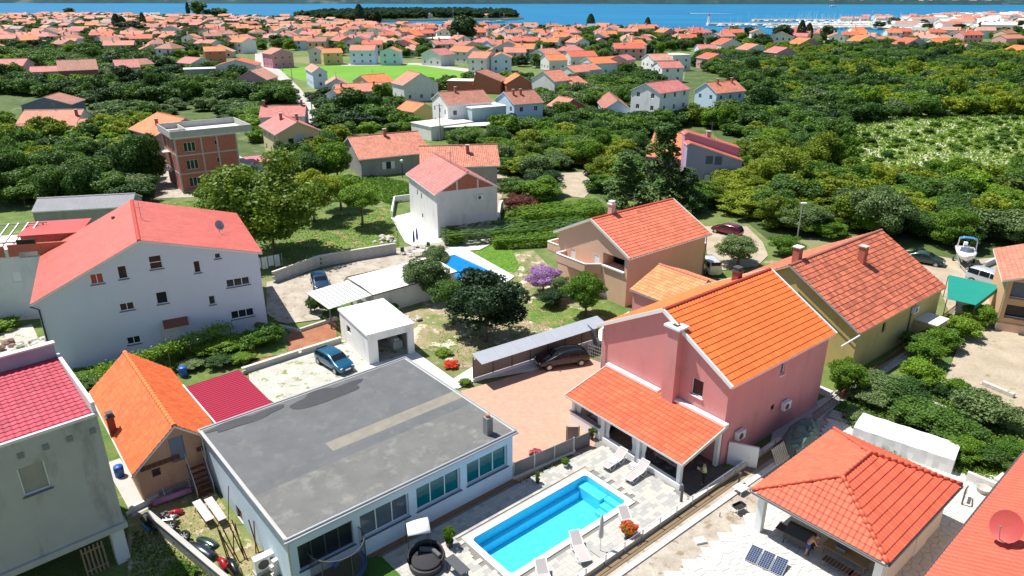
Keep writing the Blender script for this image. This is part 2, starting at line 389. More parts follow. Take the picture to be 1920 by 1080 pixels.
class House:
 def __init__(s,name,label,cat,O,rot,L,W,he,z0=0.0,group=None):
  s.root=empty(name,(O[0],O[1],z0),rot,label,cat,group); s.L=L;s.W=W;s.he=he;s.z0=z0;s.holes={0:[],1:[],2:[],3:[]}
  s.M=Matrix.Translation((O[0],O[1],z0))@Matrix.Rotation(rot,4,'Z'); s.Mi=s.M.inverted(); s.rot=rot
 def face(s,f,off=0):
  o,d,n,l=FACES[f](s.L,s.W); return o+n*off,d,n,l
 def on(s,f,u,v,off=0):
  "where on face f pixel u,v lands: (along, height)"
  o,d,n,l=s.face(f,off); c=s.Mi@cam.location; r=(s.Mi.to_3x3()@ray(u,v))
  t=(o-c).dot(n)/r.dot(n); p=c+r*t
  return (p-o).dot(d),p.z
 def loc(s,u,v,z):
  "local point at world height z under pixel"
  return s.Mi@P(u,v,z)
 def opening(s,f,p,q,depth=.14,style='win',pane=None,frame=None,mull=1,sill=None,trans=0,min_w=.35,off=0,label=None,size=None):
  a=s.on(f,*p,off); b=s.on(f,*q,off)
  x0,x1=min(a[0],b[0]),max(a[0],b[0]); z0,z1=min(a[1],b[1]),max(a[1],b[1])
  if size: cx=(x0+x1)/2; cz=(z0+z1)/2; x0,x1,z0,z1=cx-size[0]/2,cx+size[0]/2,cz-size[1]/2,cz+size[1]/2
  return s.opening_m(f,x0,z0,x1,z1,depth,style,pane,frame,mull,sill,trans,off,label)
 def opening_m(s,f,x0,z0,x1,z1,depth=.14,style='win',pane=None,frame=None,mull=1,sill=None,trans=0,off=0,label=None):
  if style!='win': pane=pane or frame or frame_w
  l=s.face(f)[3]; x0=max(.05,x0);x1=min(l-.05,x1); z0=max(.03,z0)
  if x1-x0<.1: return None
  s.holes[f].append((x0,z0,x1,z1,depth))
  o,d,n,_=s.face(f,off); up=Vector((0,0,1)); pane=pane or glass_dk; frame=frame or frame_w
  def pt(x,z,y): return o+d*x+up*z+n*y
  if style in('void',): return None
  g=MB(); t=.06
  def fb(xa,za,xb,zb,ya=-depth-.01,yb=-depth+.05,mb=g):
   mb.add([pt(xa,za,ya),pt(xb,za,ya),pt(xb,za,yb),pt(xa,za,yb),pt(xa,zb,ya),pt(xb,zb,ya),pt(xb,zb,yb),pt(xa,zb,yb)],
             [(0,3,2,1),(4,5,6,7),(0,1,5,4),(1,2,6,5),(2,3,7,6),(3,0,4,7)])
  fb(x0,z0,x1,z0+t);fb(x0,z1-t,x1,z1);fb(x0,z0+t,x0+t,z1-t);fb(x1-t,z0+t,x1,z1-t)
  for k in range(1,mull):
   xm=x0+(x1-x0)*k/mull; fb(xm-t/2,z0+t,xm+t/2,z1-t)
  for k in range(1,trans+1):
   zm=z0+(z1-z0)*k/(trans+1); fb(x0+t,zm-t/2,x1-t,zm+t/2,yb=-depth+.04)
  nm={'win':'window','door':'door','shutter':'shutter'}[style]
  w_=g.build(nm,frame,s.root)
  if label: w_['label']=label
  pm=pane
  for k in range(mull):
   xa=x0+t+(x1-x0-2*t)*k/mull; xb=x0+t+(x1-x0-2*t)*(k+1)/mull
   h=MB(); fb(xa,z0+t,xb,z1-t,-depth-.008,-depth+.012,h); h.build('pane' if style=='win' else 'panel',pm,w_)
  if sill:
   h=MB(); fb(x0-.08,z0-.06,x1+.08,z0-.001,-depth+.02,.09,h); h.build('sill',sill,w_)
  return w_
 def wallmesh(s,mat,gables=None,t=.0,top=None,name='wall',inner=None):
  "four walls with real openings; gables {face:[(along, z)]}; top {face:(z_at_start,z_at_end)}"
  mb=MB(); gables=gables or {}; up=Vector((0,0,1))
  for f in range(4):
   o,d,n,l=s.face(f)
   z1a,z1b=(top or {}).get(f,(s.he,s.he))
   prof=[(0,z1a)]+sorted(gables.get(f,[]))+[(l,z1b)]
   def T(x):
    for i in range(len(prof)-1):
     if x<=prof[i+1][0]+1e-9:
      (xa,za),(xb,zb)=prof[i],prof[i+1]; return za+(zb-za)*(x-xa)/max(1e-9,xb-xa)
    return z1b
   hs=[h for h in s.holes[f] if 0<=h[0]<h[2]<=l]
   hs=[(a,b,c,min(dd,T(a)-.02,T(c)-.02),e) for a,b,c,dd,e in hs]
   xs=sorted(set([p[0] for p in prof]+[h[0] for h in hs]+[h[2] for h in hs]))
   def pt(x,z,y=0): return o+d*x+up*z+n*y
   for i in range(len(xs)-1):
    xa,xb=xs[i],xs[i+1];
    if xb-xa<1e-6: continue
    cx=(xa+xb)/2; z=0
    for h in sorted([h for h in hs if h[0]<cx<h[2]],key=lambda h:h[1]):
     if h[1]>z+1e-6: mb.add([pt(xa,z),pt(xb,z),pt(xb,h[1]),pt(xa,h[1])],[(0,1,2,3)])
     z=max(z,h[3])
    mb.add([pt(xa,z),pt(xb,z),pt(xb,T(xb)),pt(xa,T(xa))],[(0,1,2,3)])
   for x0,za,x1,zb,dp in hs:
    y=-dp
    mb.add([pt(x0,za),pt(x1,za),pt(x1,zb),pt(x0,zb),pt(x0,za,y),pt(x1,za,y),pt(x1,zb,y),pt(x0,zb,y)],
                       [(0,1,5,4),(1,2,6,5),(2,3,7,6),(3,0,4,7)])
  me=mb.mesh(name,mat); bm=bmesh.new(); bm.from_mesh(me); bmesh.ops.remove_doubles(bm,verts=bm.verts,dist=.0005); bm.to_mesh(me); bm.free()
  return link(name,me,s.root)
 def inner(s,mat=None):
  "floor and a dark-ish room behind openings"
  mb=MB(); mb.box(.3,.3,.02,s.L-.3,s.W-.3,.06); mb.build('floor',mat or concrete,s.root)
 def gable(s,axis,hr,roofmat,oe=.4,og=.25,rp=.5,he2=None,tiles=None,wall=None,t=.16,underside=None,tw=.32,th=.42,lip=.04,near=300,cap=True,capmat=None,amp=.028,W2=None,verge=None):
  """axis 'x': ridge runs along local x (gables on faces 3 and 1); 'y': ridge along local y (gables on 0 and 2).
  he is the eave height on the low-coordinate side, he2 on the other."""
  L,W,he=s.L,s.W,s.he; he2=he2 if he2 is not None else he
  if axis=='x':
   span,run=W,L; toP=lambda a,c,z:Vector((a,c,z))      # a along ridge, c across
  else:
   span,run=L,W; toP=lambda a,c,z:Vector((c,a,z))
  rc=span*rp
  s1=(hr-he)/rc; s2=(hr-he2)/(span-rc)
  if axis=='x':
   g={3:[(W-rc,hr)],1:[(rc,hr)]}; top={0:(he,he),2:(he2,he2),3:(he2,he),1:(he,he2)}
  else:
   g={0:[(rc,hr)],2:[(L-rc,hr)]}; top={3:(he,he),1:(he2,he2),0:(he,he2),2:(he2,he)}
  if wall: s.wallmesh(wall,g,top=top)
  a0,a1=-og,run+og
  lift=.06
  E1=[toP(a0,-oe,he-s1*oe+lift),toP(a1,-oe,he-s1*oe+lift),toP(a1,rc,hr+lift),toP(a0,rc,hr+lift)]
  E2=[toP(a0,span+oe,he2-s2*oe+lift),toP(a1,span+oe,he2-s2*oe+lift),toP(a1,rc,hr+lift),toP(a0,rc,hr+lift)]
  pl=[]
  for E in (E1,E2):
   ex=(E[1]-E[0]).normalized(); up=(E[3]-E[0]).normalized()
   if ex.cross(up).z<0: ex=-ex; E=[E[1],E[0],E[3],E[2]]
   pl.append((E,ex,up))
  roof=uvroof([(E,ex,up) for E,ex,up in pl],'roof',roofmat,s.root,t=t,und=underside)
  if tiles:
   Ms=[]
   for E,ex,up in pl:
    Ms+=plane_tiles(E[0],ex,up,(E[1]-E[0]).length,(E[3]-E[0]).length,tw,th)
   put_tiles(Ms,s.root,roof,tiles,tw,th,lip,near,amp)
  if cap:
   mb=MB(); zz=hr+lift+(.05 if tiles else .01); a=a0; st=.42 if tiles else 1.0
   n=max(1,int((a1-a0)/st));
   for k in range(n):
    x0=a0+(a1-a0)*k/n; x1=a0+(a1-a0)*(k+1)/n+.03
    r0=.125
    pts=[]
    vs=[];
    for xx,rr in((x0,r0+.015),(x1,r0-.01)):
     for q in range(6):
      th_=math.pi*q/5; vs.append(toP(xx,rc+rr*1.25*math.cos(th_),zz-.05+rr*math.sin(th_)))
    mb.add(vs,[(i,i+1,7+i,6+i) for i in range(5)]+[(0,1,2,3,4,5),(11,10,9,8,7,6)])
   mb.build('ridge_cap',capmat or tiles or roofmat,roof)
  if verge:
   mb=MB()
   for a in (a0,a1-.0):
    for E in (E1,E2):
     lo=E[0] if abs((E[0].x if axis=='x' else E[0].y)-a)<.01 else E[1]
     hi=E[3] if abs((E[3].x if axis=='x' else E[3].y)-a)<.01 else E[2]
     sgn=-1 if a==a0 else 1
     off=toP(sgn*.03,0,0)
     mb.bar(lo+off+Vector((0,0,-.02)),hi+off+Vector((0,0,-.02)),.12,.26)
   mb.each('verge_board',verge,roof)
  s.planes=pl; s.roof=roof; s.slopes=(s1,s2)
  return roof
 def hip(s,hr,roofmat,oe=.4,wall=None,ridge=None,t=.14,axis='x'):
  L,W,he=s.L,s.W,s.he
  if wall: s.wallmesh(wall)
  r0,r1=ridge if ridge else ((W/2,L-W/2) if L>W else (L/2-.05,L/2+.05))
  rc=W/2; z=he-.1
  c=[Vector((-oe,-oe,z)),Vector((L+oe,-oe,z)),Vector((L+oe,W+oe,z)),Vector((-oe,W+oe,z))]; a=Vector((r0,rc,hr)); b=Vector((r1,rc,hr))
  X=Vector((1,0,0));Y=Vector((0,1,0))
  def upv(ex,pt,base):
   v=pt-base; v=v-ex*v.dot(ex); return v.normalized()
  pl=[([c[0],c[1],b,a],X,upv(X,a,c[0])),([c[1],c[2],b],Y,upv(Y,b,c[1])),([c[2],c[3],a,b],-X,upv(X,a,c[3])),([c[3],c[0],a],-Y,upv(Y,a,c[0]))]
  s.planes=pl; s.roof=uvroof(pl,'roof',roofmat,s.root,t=t); return s.roof
 def chimney(s,x,y,z0,z1,sz=(.5,.5),mat=None,cap=None,pot=False,label=None):
  mb=MB(); mb.box(x-sz[0]/2,y-sz[1]/2,z0,x+sz[0]/2,y+sz[1]/2,z1)
  c=mb.build('chimney',mat or redbrick,s.root)
  mb=MB(); mb.box(x-sz[0]/2-.07,y-sz[1]/2-.07,z1+.001,x+sz[0]/2+.07,y+sz[1]/2+.07,z1+.09)
  if pot:
   mb.box(x-sz[0]/2+.05,y-sz[1]/2+.05,z1+.09,x+sz[0]/2-.05,y+sz[1]/2-.05,z1+.3); mb.box(x-sz[0]/2,y-sz[1]/2,z1+.301,x+sz[0]/2,y+sz[1]/2,z1+.36)
  mb.build('chimney_cap',cap or concrete,c)
  return c
def surf(h,x,y):
 "roof height over local x,y"
 best=-9
 for E,ex,up in h.planes:
  nn=ex.cross(up).normalized(); z=E[0].z-(nn.x*(x-E[0].x)+nn.y*(y-E[0].y))/nn.z
  best=z if best==-9 else min(best,z)
 return best
def ac_unit(h,f,u,v,off=.0,size=(.85,.62,.32)):
 x,z=h.on(f,u,v); o,d,n,l=h.face(f)
 c=o+d*x+Vector((0,0,z))+n*(size[2]/2+.05)
 ang=math.atan2(d.y,d.x); mb=MB(); mb.cbox(c,(size[0],size[2],size[1]),ang)
 a=mb.build('air_conditioner',whitemetal,h.root,bevel=.02)
 mb=MB(); cc=c+n*(size[2]/2+.01)-d*.12
 M=Matrix.Translation(cc)@Matrix.Rotation(ang,4,'Z')@Matrix.Rotation(math.pi/2,4,'X')
 ring=[M@Vector((.23*math.cos(t*math.pi/8),.23*math.sin(t*math.pi/8),0)) for t in range(16)]
 mb.add(ring+[p+n*.015 for p in ring],[tuple(range(16,32))]+[(i,(i+1)%16,16+(i+1)%16,16+i) for i in range(16)])
 mb.build('fan_grille',darkmetal,a)
 mb=MB()
 for k in(-.3,.3): mb.bar(c+d*k-Vector((0,0,size[1]/2+.02))-n*(size[2]/2+.04),c+d*k-Vector((0,0,size[1]/2+.02))+n*(size[2]/2),.03)
 mb.each('bracket',galv,a)
def gutter(h,pts,r=.06,mat=None,name='gutter'):
 mb=MB(); mb.tube(pts,r,6); mb.build(name,mat or galv,h.root)
PATCH_N=[0]
def patch(name,pts,z,mat,kind='structure',px=True,holes=None,label=None):
 if px: PATCH_N[0]+=1; z=.004*PATCH_N[0]
 P3=[P(*p,0) for p in pts] if px else [Vector((p[0],p[1],0)) for p in pts]
 me=bpy.data.meshes.new(name); vs=[(p.x,p.y,z) for p in P3]; n=len(vs)
 a=sum(vs[i][0]*vs[(i+1)%n][1]-vs[(i+1)%n][0]*vs[i][1] for i in range(n))
 if a<0: vs=vs[::-1]
 me.from_pydata(vs,[],[tuple(range(n))]); me.materials.append(mat); me.update()
 o=link(name,me);
 if kind: o['kind']=kind
 return o
def wallrun(name,label,cat,pts,z0,h,t,mat,px=True,cap=None,group=None,posts=None):
 "a free-standing wall along ground points"
 p=[P(*q,0) if px else Vector((q[0],q[1],0)) for q in pts]
 mb=MB()
 for i in range(len(p)-1): mb.bar(p[i]+Vector((0,0,z0+h/2)),p[i+1]+Vector((0,0,z0+h/2)),t,h)
 root=mb.build(name,mat); tag(root,label,cat,group)
 if cap:
  mb=MB()
  for i in range(len(p)-1): mb.bar(p[i]+Vector((0,0,z0+h+.031)),p[i+1]+Vector((0,0,z0+h+.031)),t+.08,.06)
  mb.build('coping',cap,root)
 return root
# ---------------------------------------------------------------- vegetation kit (unit crowns: radius 1, base at z=0, height 2 before scaling)
def quads_mesh(name,C,Nn,size,mat,aspect=1.0,rng=RNG,smooth=False):
 n=len(C); r=rng.normal(size=(n,3));
 x=np.cross(Nn,r); x/=np.linalg.norm(x,axis=1)[:,None]+1e-9; y=np.cross(Nn,x)
 s=(size*np.ones(n))[:,None] if np.isscalar(size) else size[:,None]
 a=x*s*.5; b=y*s*.5*aspect
 fold=Nn*s*.18
 V=np.empty((n,4,3)); V[:,0]=C-a-b*.3; V[:,1]=C-b*.9+fold; V[:,2]=C+a+b*.2; V[:,3]=C+b*.9+fold*.6
 me=bpy.data.meshes.new(name); me.vertices.add(n*4); me.vertices.foreach_set('co',V.reshape(-1))
 me.loops.add(n*4); me.loops.foreach_set('vertex_index',np.arange(n*4,dtype=np.int32))
 me.polygons.add(n); me.polygons.foreach_set('loop_start',np.arange(0,n*4,4,dtype=np.int32)); me.polygons.foreach_set('loop_total',np.full(n,4,dtype=np.int32))
 me.update(calc_edges=True); me.materials.append(mat); return me
def crown_pts(n,seed,blobs=14,flat=.85,blob_r=(.28,.48),spread=.68,zlo=.15,spiky=0,droop=0):
 g=np.random.default_rng(seed)
 k=blobs; d=g.normal(size=(k,3)); d/=np.linalg.norm(d,axis=1)[:,None]; rad=g.uniform(.45,1,k)**.6*spread
 bc=d*rad[:,None]; bc[:,2]=bc[:,2]*flat; bc[0]=(0,0,.1)
 br=g.uniform(*blob_r,k); br[0]=.55
 w=br**2; w/=w.sum(); idx=g.choice(k,n,p=w)
 v=g.normal(size=(n,3)); v[:,2]+=.35; v/=np.linalg.norm(v,axis=1)[:,None]
 shell=g.uniform(.72,1.06,n)+spiky*g.exponential(.12,n)
 C=bc[idx]+v*(br[idx]*shell)[:,None]*np.array([1,1,.82])
 Nn=v*.75+g.normal(size=(n,3))*.5; Nn/=np.linalg.norm(Nn,axis=1)[:,None]
 C[:,2]=(C[:,2]+1)
 keep=C[:,2]>zlo
 return C[keep],Nn[keep]
def crown(name,kind,seed,n,mat,size):
 if kind=='oak': C,Nn=crown_pts(n,seed,24,.95,(.18,.42),.78,spiky=.35,zlo=.02)
 elif kind=='round': C,Nn=crown_pts(n,seed,28,.95,(.16,.34),.76,spiky=.3,zlo=.02)
 elif kind=='pine': C,Nn=crown_pts(n,seed,38,1.0,(.10,.30),.9,spiky=1.0,zlo=.02)
 elif kind=='olive': C,Nn=crown_pts(n,seed,30,.85,(.12,.28),.8,spiky=1)
 elif kind=='loose': C,Nn=crown_pts(n,seed,26,.9,(.10,.26),.85,spiky=1.2)
 elif kind=='cypress':
  g=np.random.default_rng(seed); z=g.uniform(0,1,n); r=np.sin(np.pi*np.clip(z*.86+.1,0,1))**.7*g.uniform(.75,1.05,n); a=g.uniform(0,2*np.pi,n)
  C=np.c_[r*np.cos(a),r*np.sin(a),z*2]; Nn=np.c_[np.cos(a),np.sin(a),np.full(n,.5)]+g.normal(size=(n,3))*.4
 elif kind=='cedar':
  g=np.random.default_rng(seed); nb=46; P_=[];Q_=[]
  for b in range(nb):
   zb=.15+1.75*(b/nb); L=(1-(zb/2.05))**.8*g.uniform(.75,1.1)+.06; a=g.uniform(0,2*np.pi); m=n//nb
   t=g.uniform(.1,1,m)**.7; wv=(.05+.10*(1-t))*g.normal(size=m);
   x=t*L; P_.append(np.c_[x*np.cos(a)-wv*np.sin(a),x*np.sin(a)+wv*np.cos(a),zb+.12*t-.32*t*t*L*1.3+g.normal(size=m)*.02-np.abs(g.normal(size=m))*.05])
   Q_.append(np.c_[g.normal(size=m)*.5,g.normal(size=m)*.5,np.ones(m)])
  C=np.vstack(P_);Nn=np.vstack(Q_)
 elif kind=='hedge':
  g=np.random.default_rng(seed); C=g.uniform(-1,1,(n,3)); ax=g.integers(0,3,n); sg=g.choice([-1,1],n)
  for k in range(3): C[ax==k,k]=sg[ax==k]*g.uniform(.8,1.08,(ax==k).sum())
  Nn=np.zeros((n,3)); Nn[np.arange(n),ax]=sg; Nn+=g.normal(size=(n,3))*.5; C[:,2]+=1
 Nn/=np.linalg.norm(Nn,axis=1)[:,None]+1e-9
 return quads_mesh(name,C,Nn,np.random.default_rng(seed+5).uniform(.7,1.35,len(C))*size,mat)
def trunk_mesh(seed,mat,limbs=5):
 g=random.Random(seed); mb=MB();
 top=Vector((g.uniform(-.12,.12),g.uniform(-.12,.12),1.0))
 mb.tube([(0,0,-.05),(g.uniform(-.05,.05),g.uniform(-.05,.05),.45),top],[.13,.09,.06],7)
 for k in range(limbs):
  a=2*math.pi*k/limbs+g.uniform(-.4,.4); z=g.uniform(.35,.8); r=g.uniform(.45,.75)
  mb.tube([(0,0,z),(r*.5*math.cos(a),r*.5*math.sin(a),z+.3),(r*math.cos(a),r*math.sin(a),z+.75)],[.05,.035,.015],5)
 return mb.mesh('trunk',mat,True)
CR={}
def getcrown(kind,matname,var,dens):
 k=(kind,matname,var,dens)
 if k not in CR:
  n,size={'far':(520,.30),'mid':(3400,.125),'near':(9000,.078),'fine':(16000,.058)}[dens]
  if kind=='cedar': n=int(n*.62); size*=1.0
  CR[k]=crown('crown',kind,hash(kind)%50+var*13+3 if False else {'oak':1,'round':2,'pine':3,'olive':4,'loose':5,'cypress':6,'cedar':7,'hedge':8}[kind]*100+var,n,globals()[matname],size)
 return CR[k]
TR={}
def tree(name,label,cat,x,y,rx,h,kind='oak',mat='L_oak',var=None,dens='mid',trunk_h=None,group=None,ry=None,bk=None,z=0,lean=0,parts=True,crown_base=None,rz=None,crown_label=None):
 "h overall height, rx crown radius; trunk_h height where the crown begins"
 var=random.randrange(3) if var is None else var
 th=trunk_h if trunk_h is not None else h*.15
 me=getcrown(kind,mat,var,dens); rz=random.uniform(0,6.28) if rz is None else rz
 if not parts:
  o=link(name,me); o.location=(x,y,z+th*.6); o.scale=(rx,ry or rx,(h-th*.6)/2); o.rotation_euler=(0,0,rz); return tag(o,label,cat,group)
 r=empty(name,(x,y,z),rz,label,cat,group)
 c=link('crown',me,r); c.location=(0,0,th); c.scale=(rx,ry or rx,(h-th)/2)
 bk=bk or bark; tv=(bk.name,random.randrange(3))
 if tv not in TR: TR[tv]=trunk_mesh(tv[1]+11,bk)
 t=link('trunk',TR[tv],r); tz=th+(h-th)*.35; t.scale=(rx*.75,rx*.75,tz);
 s=max(.6,min(1.6,rx*.5)); t.scale=(s,s,tz)
 return r
def tufts(name,poly,n,h,mat,px=True,kind='stuff',seed=1,size=None,z=0,clear=None):
 "low leafy ground cover or grass over a ground polygon"
 pp=[P(*p,0) if px else Vector((p[0],p[1],0)) for p in poly]; g=np.random.default_rng(seed)
 xs=[p.x for p in pp]; ys=[p.y for p in pp]
 Q_=g.uniform((min(xs),min(ys)),(max(xs),max(ys)),(n*3,2)); Q_=Q_[inpoly(Q_,[(p.x,p.y) for p in pp])][:n]
 if clear is not None: Q_=Q_[~clear(Q_)]
 m=len(Q_); zz=np.abs(g.normal(size=m))*h*.45
 C=np.c_[Q_,zz+z+h*.2]; Nn=g.normal(size=(m,3)); Nn[:,2]=np.abs(Nn[:,2])*.6+.3; Nn/=np.linalg.norm(Nn,axis=1)[:,None]
 s=(size or h)*g.uniform(.5,1.3,m)
 o=link(name,quads_mesh(name,C,Nn,s,mat,1.0,g)); o['kind']=kind; return o
def inpoly(Q_,poly):
 x,y=Q_[:,0],Q_[:,1]; ins=np.zeros(len(Q_),bool); n=len(poly)
 for i in range(n):
  x1,y1=poly[i];x2,y2=poly[(i+1)%n]
  c=((y1>y)!=(y2>y));
  with np.errstate(divide='ignore',invalid='ignore'): xi=(x2-x1)*(y-y1)/(y2-y1+1e-12)+x1
  ins^=c&(x<xi)
 return ins
def poisson(poly,r,seed=0,jit=.45,keep=None):
 xs=[p[0] for p in poly]; ys=[p[1] for p in poly]; g=np.random.default_rng(seed)
 nx=int((max(xs)-min(xs))/r)+1; ny=int((max(ys)-min(ys))/(r*.87))+1
 X,Y=np.meshgrid(np.arange(nx),np.arange(ny)); X=X+(Y%2)*.5
 Q_=np.c_[X.ravel()*r+min(xs),Y.ravel()*r*.87+min(ys)]+g.uniform(-jit,jit,(nx*ny,2))*r
 Q_=Q_[inpoly(Q_,poly)]
 return Q_
def scatter(name,pts,scales,proto,kind='stuff',label=None,rot=None,z=0):
 "one object that instances a modelled piece over many points (geometry nodes)"
 n=len(pts); me=bpy.data.meshes.new(name); me.vertices.add(n)
 co=np.c_[pts[:,0],pts[:,1],np.full(n,z) if np.isscalar(z) else z]; me.vertices.foreach_set('co',co.astype(np.float32).ravel())
 a=me.attributes.new('sc','FLOAT_VECTOR','POINT'); a.data.foreach_set('vector',scales.astype(np.float32).ravel())
 r=np.random.default_rng(3).uniform(0,6.28,n) if rot is None else rot
 a=me.attributes.new('ro','FLOAT_VECTOR','POINT'); a.data.foreach_set('vector',np.c_[np.zeros(n),np.zeros(n),r].astype(np.float32).ravel())
 me.update(); o=link(name,me); o['kind']=kind
 ng=bpy.data.node_groups.new('scatter','GeometryNodeTree'); ng.interface.new_socket('Geometry',in_out='INPUT',socket_type='NodeSocketGeometry'); ng.interface.new_socket('Geometry',in_out='OUTPUT',socket_type='NodeSocketGeometry')
 gi=ng.nodes.new('NodeGroupInput'); go=ng.nodes.new('NodeGroupOutput'); ip=ng.nodes.new('GeometryNodeInstanceOnPoints'); oi=ng.nodes.new('GeometryNodeObjectInfo')
 oi.inputs['Object'].default_value=proto; oi.transform_space='ORIGINAL'; oi.inputs['As Instance'].default_value=True
 s=ng.nodes.new('GeometryNodeInputNamedAttribute'); s.data_type='FLOAT_VECTOR'; s.inputs[0].default_value='sc'
 t=ng.nodes.new('GeometryNodeInputNamedAttribute'); t.data_type='FLOAT_VECTOR'; t.inputs[0].default_value='ro'
 l=ng.links.new; l(gi.outputs[0],ip.inputs['Points']); l(oi.outputs['Geometry'],ip.inputs['Instance']); l(s.outputs['Attribute'],ip.inputs['Scale']); l(t.outputs['Attribute'],ip.inputs['Rotation']); l(ip.outputs[0],go.inputs[0])
 m=o.modifiers.new('scatter','NODES'); m.node_group=ng
 return o
# ---------------------------------------------------------------- ground, sea, far shore
def groundmat():
 m,nt,b=newmat('meadow_ground'); pos=geo_pos(nt)
 n1=noise_(nt,pos,.035,5,.6); n2=noise_(nt,pos,.5,6,.65); n3=noise_(nt,pos,5,4)
 c=mix_(nt,ramp_(nt,n2,[(.35,0.0),(.65,1.0)]),(.060,.125,.018),(.150,.190,.045))
 c=mix_(nt,ramp_(nt,n1,[(.5,0.0),(.62,.8)]),c,(.22,.21,.10))
 c=mix_(nt,ramp_(nt,noise_(nt,pos,.18,7,.7),[(.60,0.0),(.68,.7)]),c,(.42,.36,.27))
 c=mix_(nt,1.0,c,math_(nt,'MULTIPLY_ADD',n3,.5,.75),'MULTIPLY')
 nt.links.new(c,b.inputs['Base Color']); b.inputs['Roughness'].default_value=.95
 bp=N(nt,'ShaderNodeBump'); bp.inputs['Strength'].default_value=.6; bp.inputs['Distance'].default_value=.15; nt.links.new(n3,bp.inputs['Height']); nt.links.new(bp.outputs[0],b.inputs['Normal'])
 return m
def dirtmat(name,c1,c2,c3=None,s=.5,t=.62,bump=.4):
 m,nt,b=newmat(name); pos=geo_pos(nt)
 n1=noise_(nt,pos,s,6,.65); n2=noise_(nt,pos,6,5,.6)
 c=mix_(nt,ramp_(nt,n1,[(.38,0.0),(.6,1.0)]),c1,c2)
 if c3: c=mix_(nt,ramp_(nt,noise_(nt,pos,s*1.7,6,.7),[(t-.06,0.0),(t,1.0)]),c,c3)
 c=mix_(nt,1.0,c,math_(nt,'MULTIPLY_ADD',n2,.6,.7),'MULTIPLY')
 nt.links.new(c,b.inputs['Base Color']); b.inputs['Roughness'].default_value=.95
 bp=N(nt,'ShaderNodeBump'); bp.inputs['Strength'].default_value=bump; bp.inputs['Distance'].default_value=.05; nt.links.new(n2,bp.inputs['Height']); nt.links.new(bp.outputs[0],b.inputs['Normal'])
 return m
G_meadow=groundmat()
G_gravel=dirtmat('pale_gravel',(.43,.385,.32),(.33,.285,.23),(.24,.19,.13),.7,.62)
G_white=dirtmat('white_gravel_yard',(.50,.48,.43),(.40,.385,.33),(.17,.22,.06),.6,.62)
G_lawn=dirtmat('mown_lawn',(.085,.200,.012),(.120,.245,.020),None,.8)
G_lawn2=dirtmat('garden_grass',(.075,.155,.018),(.155,.210,.040),(.30,.20,.12),.45,.60)
G_orch=dirtmat('orchard_ground',(.115,.175,.032),(.33,.25,.16),(.55,.49,.38),.35,.60)
G_soil=dirtmat('red_soil',(.27,.10,.05),(.34,.15,.08),None,.8)
G_turf=dirtmat('artificial_turf',(.05,.13,.012),(.06,.15,.015),None,2)
G_field=dirtmat('sports_field_grass',(.110,.270,.012),(.135,.300,.018),None,.05)
G_scrub=dirtmat('scrub_clearing_ground',(.19,.25,.045),(.27,.30,.09),(.52,.49,.40),.14,.56)
G_forest=dirtmat('forest_floor',(.040,.075,.014),(.075,.115,.022),(.16,.16,.07),.15,.62)
G_track=dirtmat('sandy_track',(.42,.35,.26),(.34,.28,.20),(.20,.22,.09),.4,.66)
G_dry=dirtmat('trampled_grass',(.30,.24,.13),(.16,.19,.05),(.42,.37,.28),1.0,.62)
G_conc=dirtmat('yard_concrete',(.60,.59,.56),(.52,.50,.46),None,.6)
G_concw=dirtmat('bright_concrete_slab',(.70,.70,.68),(.64,.64,.61),None,.6)
G_road=dirtmat('pale_asphalt_road',(.44,.42,.39),(.38,.36,.33),None,.2)
coast=[(-400,28),(0,24),(120,26),(260,29),(420,32),(560,33),(640,40),(700,46),(790,50),(900,53),(960,52),(1060,52),(1150,54),(1250,57),(1330,63),(1380,68),(1450,70),(1560,70),(1660,66),(1700,60),(1730,52),(1640,52),(1540,51),(1490,48),(1470,46),(1600,40),(1690,36),(1760,34),(1850,30),(2000,26),(2400,24)]
cw=[P(u,v,0) for u,v in coast]
gp=[(p.x,p.y) for p in cw]+[(1500,-300),(-1500,-300)]
gp[0]=(-1500,cw[0].y);
G=patch('ground',gp,0,G_meadow,px=False)
mb=MB();
def shore(name,pts,mat,h=2.2):
 m_=MB();
 for i in range(len(pts)-1):
  a,b=pts[i],pts[i+1]; m_.add([(a.x,a.y,-h),(b.x,b.y,-h),(b.x,b.y,-.002),(a.x,a.y,-.002)],[(0,1,2,3)])
 o=m_.build(name,mat); o['kind']='structure'; return o
shore('shore',cw,stone)
def seamat():
 m,nt,b=newmat('sea_water'); pos=geo_pos(nt)
 n1=noise_(nt,pos,.004,4,.6)
 mp=N(nt,'ShaderNodeMapping'); mp.inputs['Scale'].default_value=(.0012,.02,1); nt.links.new(pos,mp.inputs[0]); n2=noise_(nt,mp.outputs[0],1,4)
 f=ramp_(nt,math_(nt,'ADD',math_(nt,'MULTIPLY',n1,.5),math_(nt,'MULTIPLY',n2,.5)),[(.4,0.0),(.62,1.0)])
 c=mix_(nt,f,(.0010,.120,.270),(.003,.165,.31)); nt.links.new(c,b.inputs['Base Color'])
 b.inputs['Roughness'].default_value=.45; b.inputs['Specular IOR Level'].default_value=.12
 bp=N(nt,'ShaderNodeBump'); bp.inputs['Strength'].default_value=.5; bp.inputs['Distance'].default_value=.3; nt.links.new(noise_(nt,pos,.4,5),bp.inputs['Height']); nt.links.new(bp.outputs[0],b.inputs['Normal'])
 return m
SEA_Z=-2.0
sea=patch('sea',[(-9000,120),(9000,120),(9000,9500),(-9000,9500)],SEA_Z,seamat(),px=False)
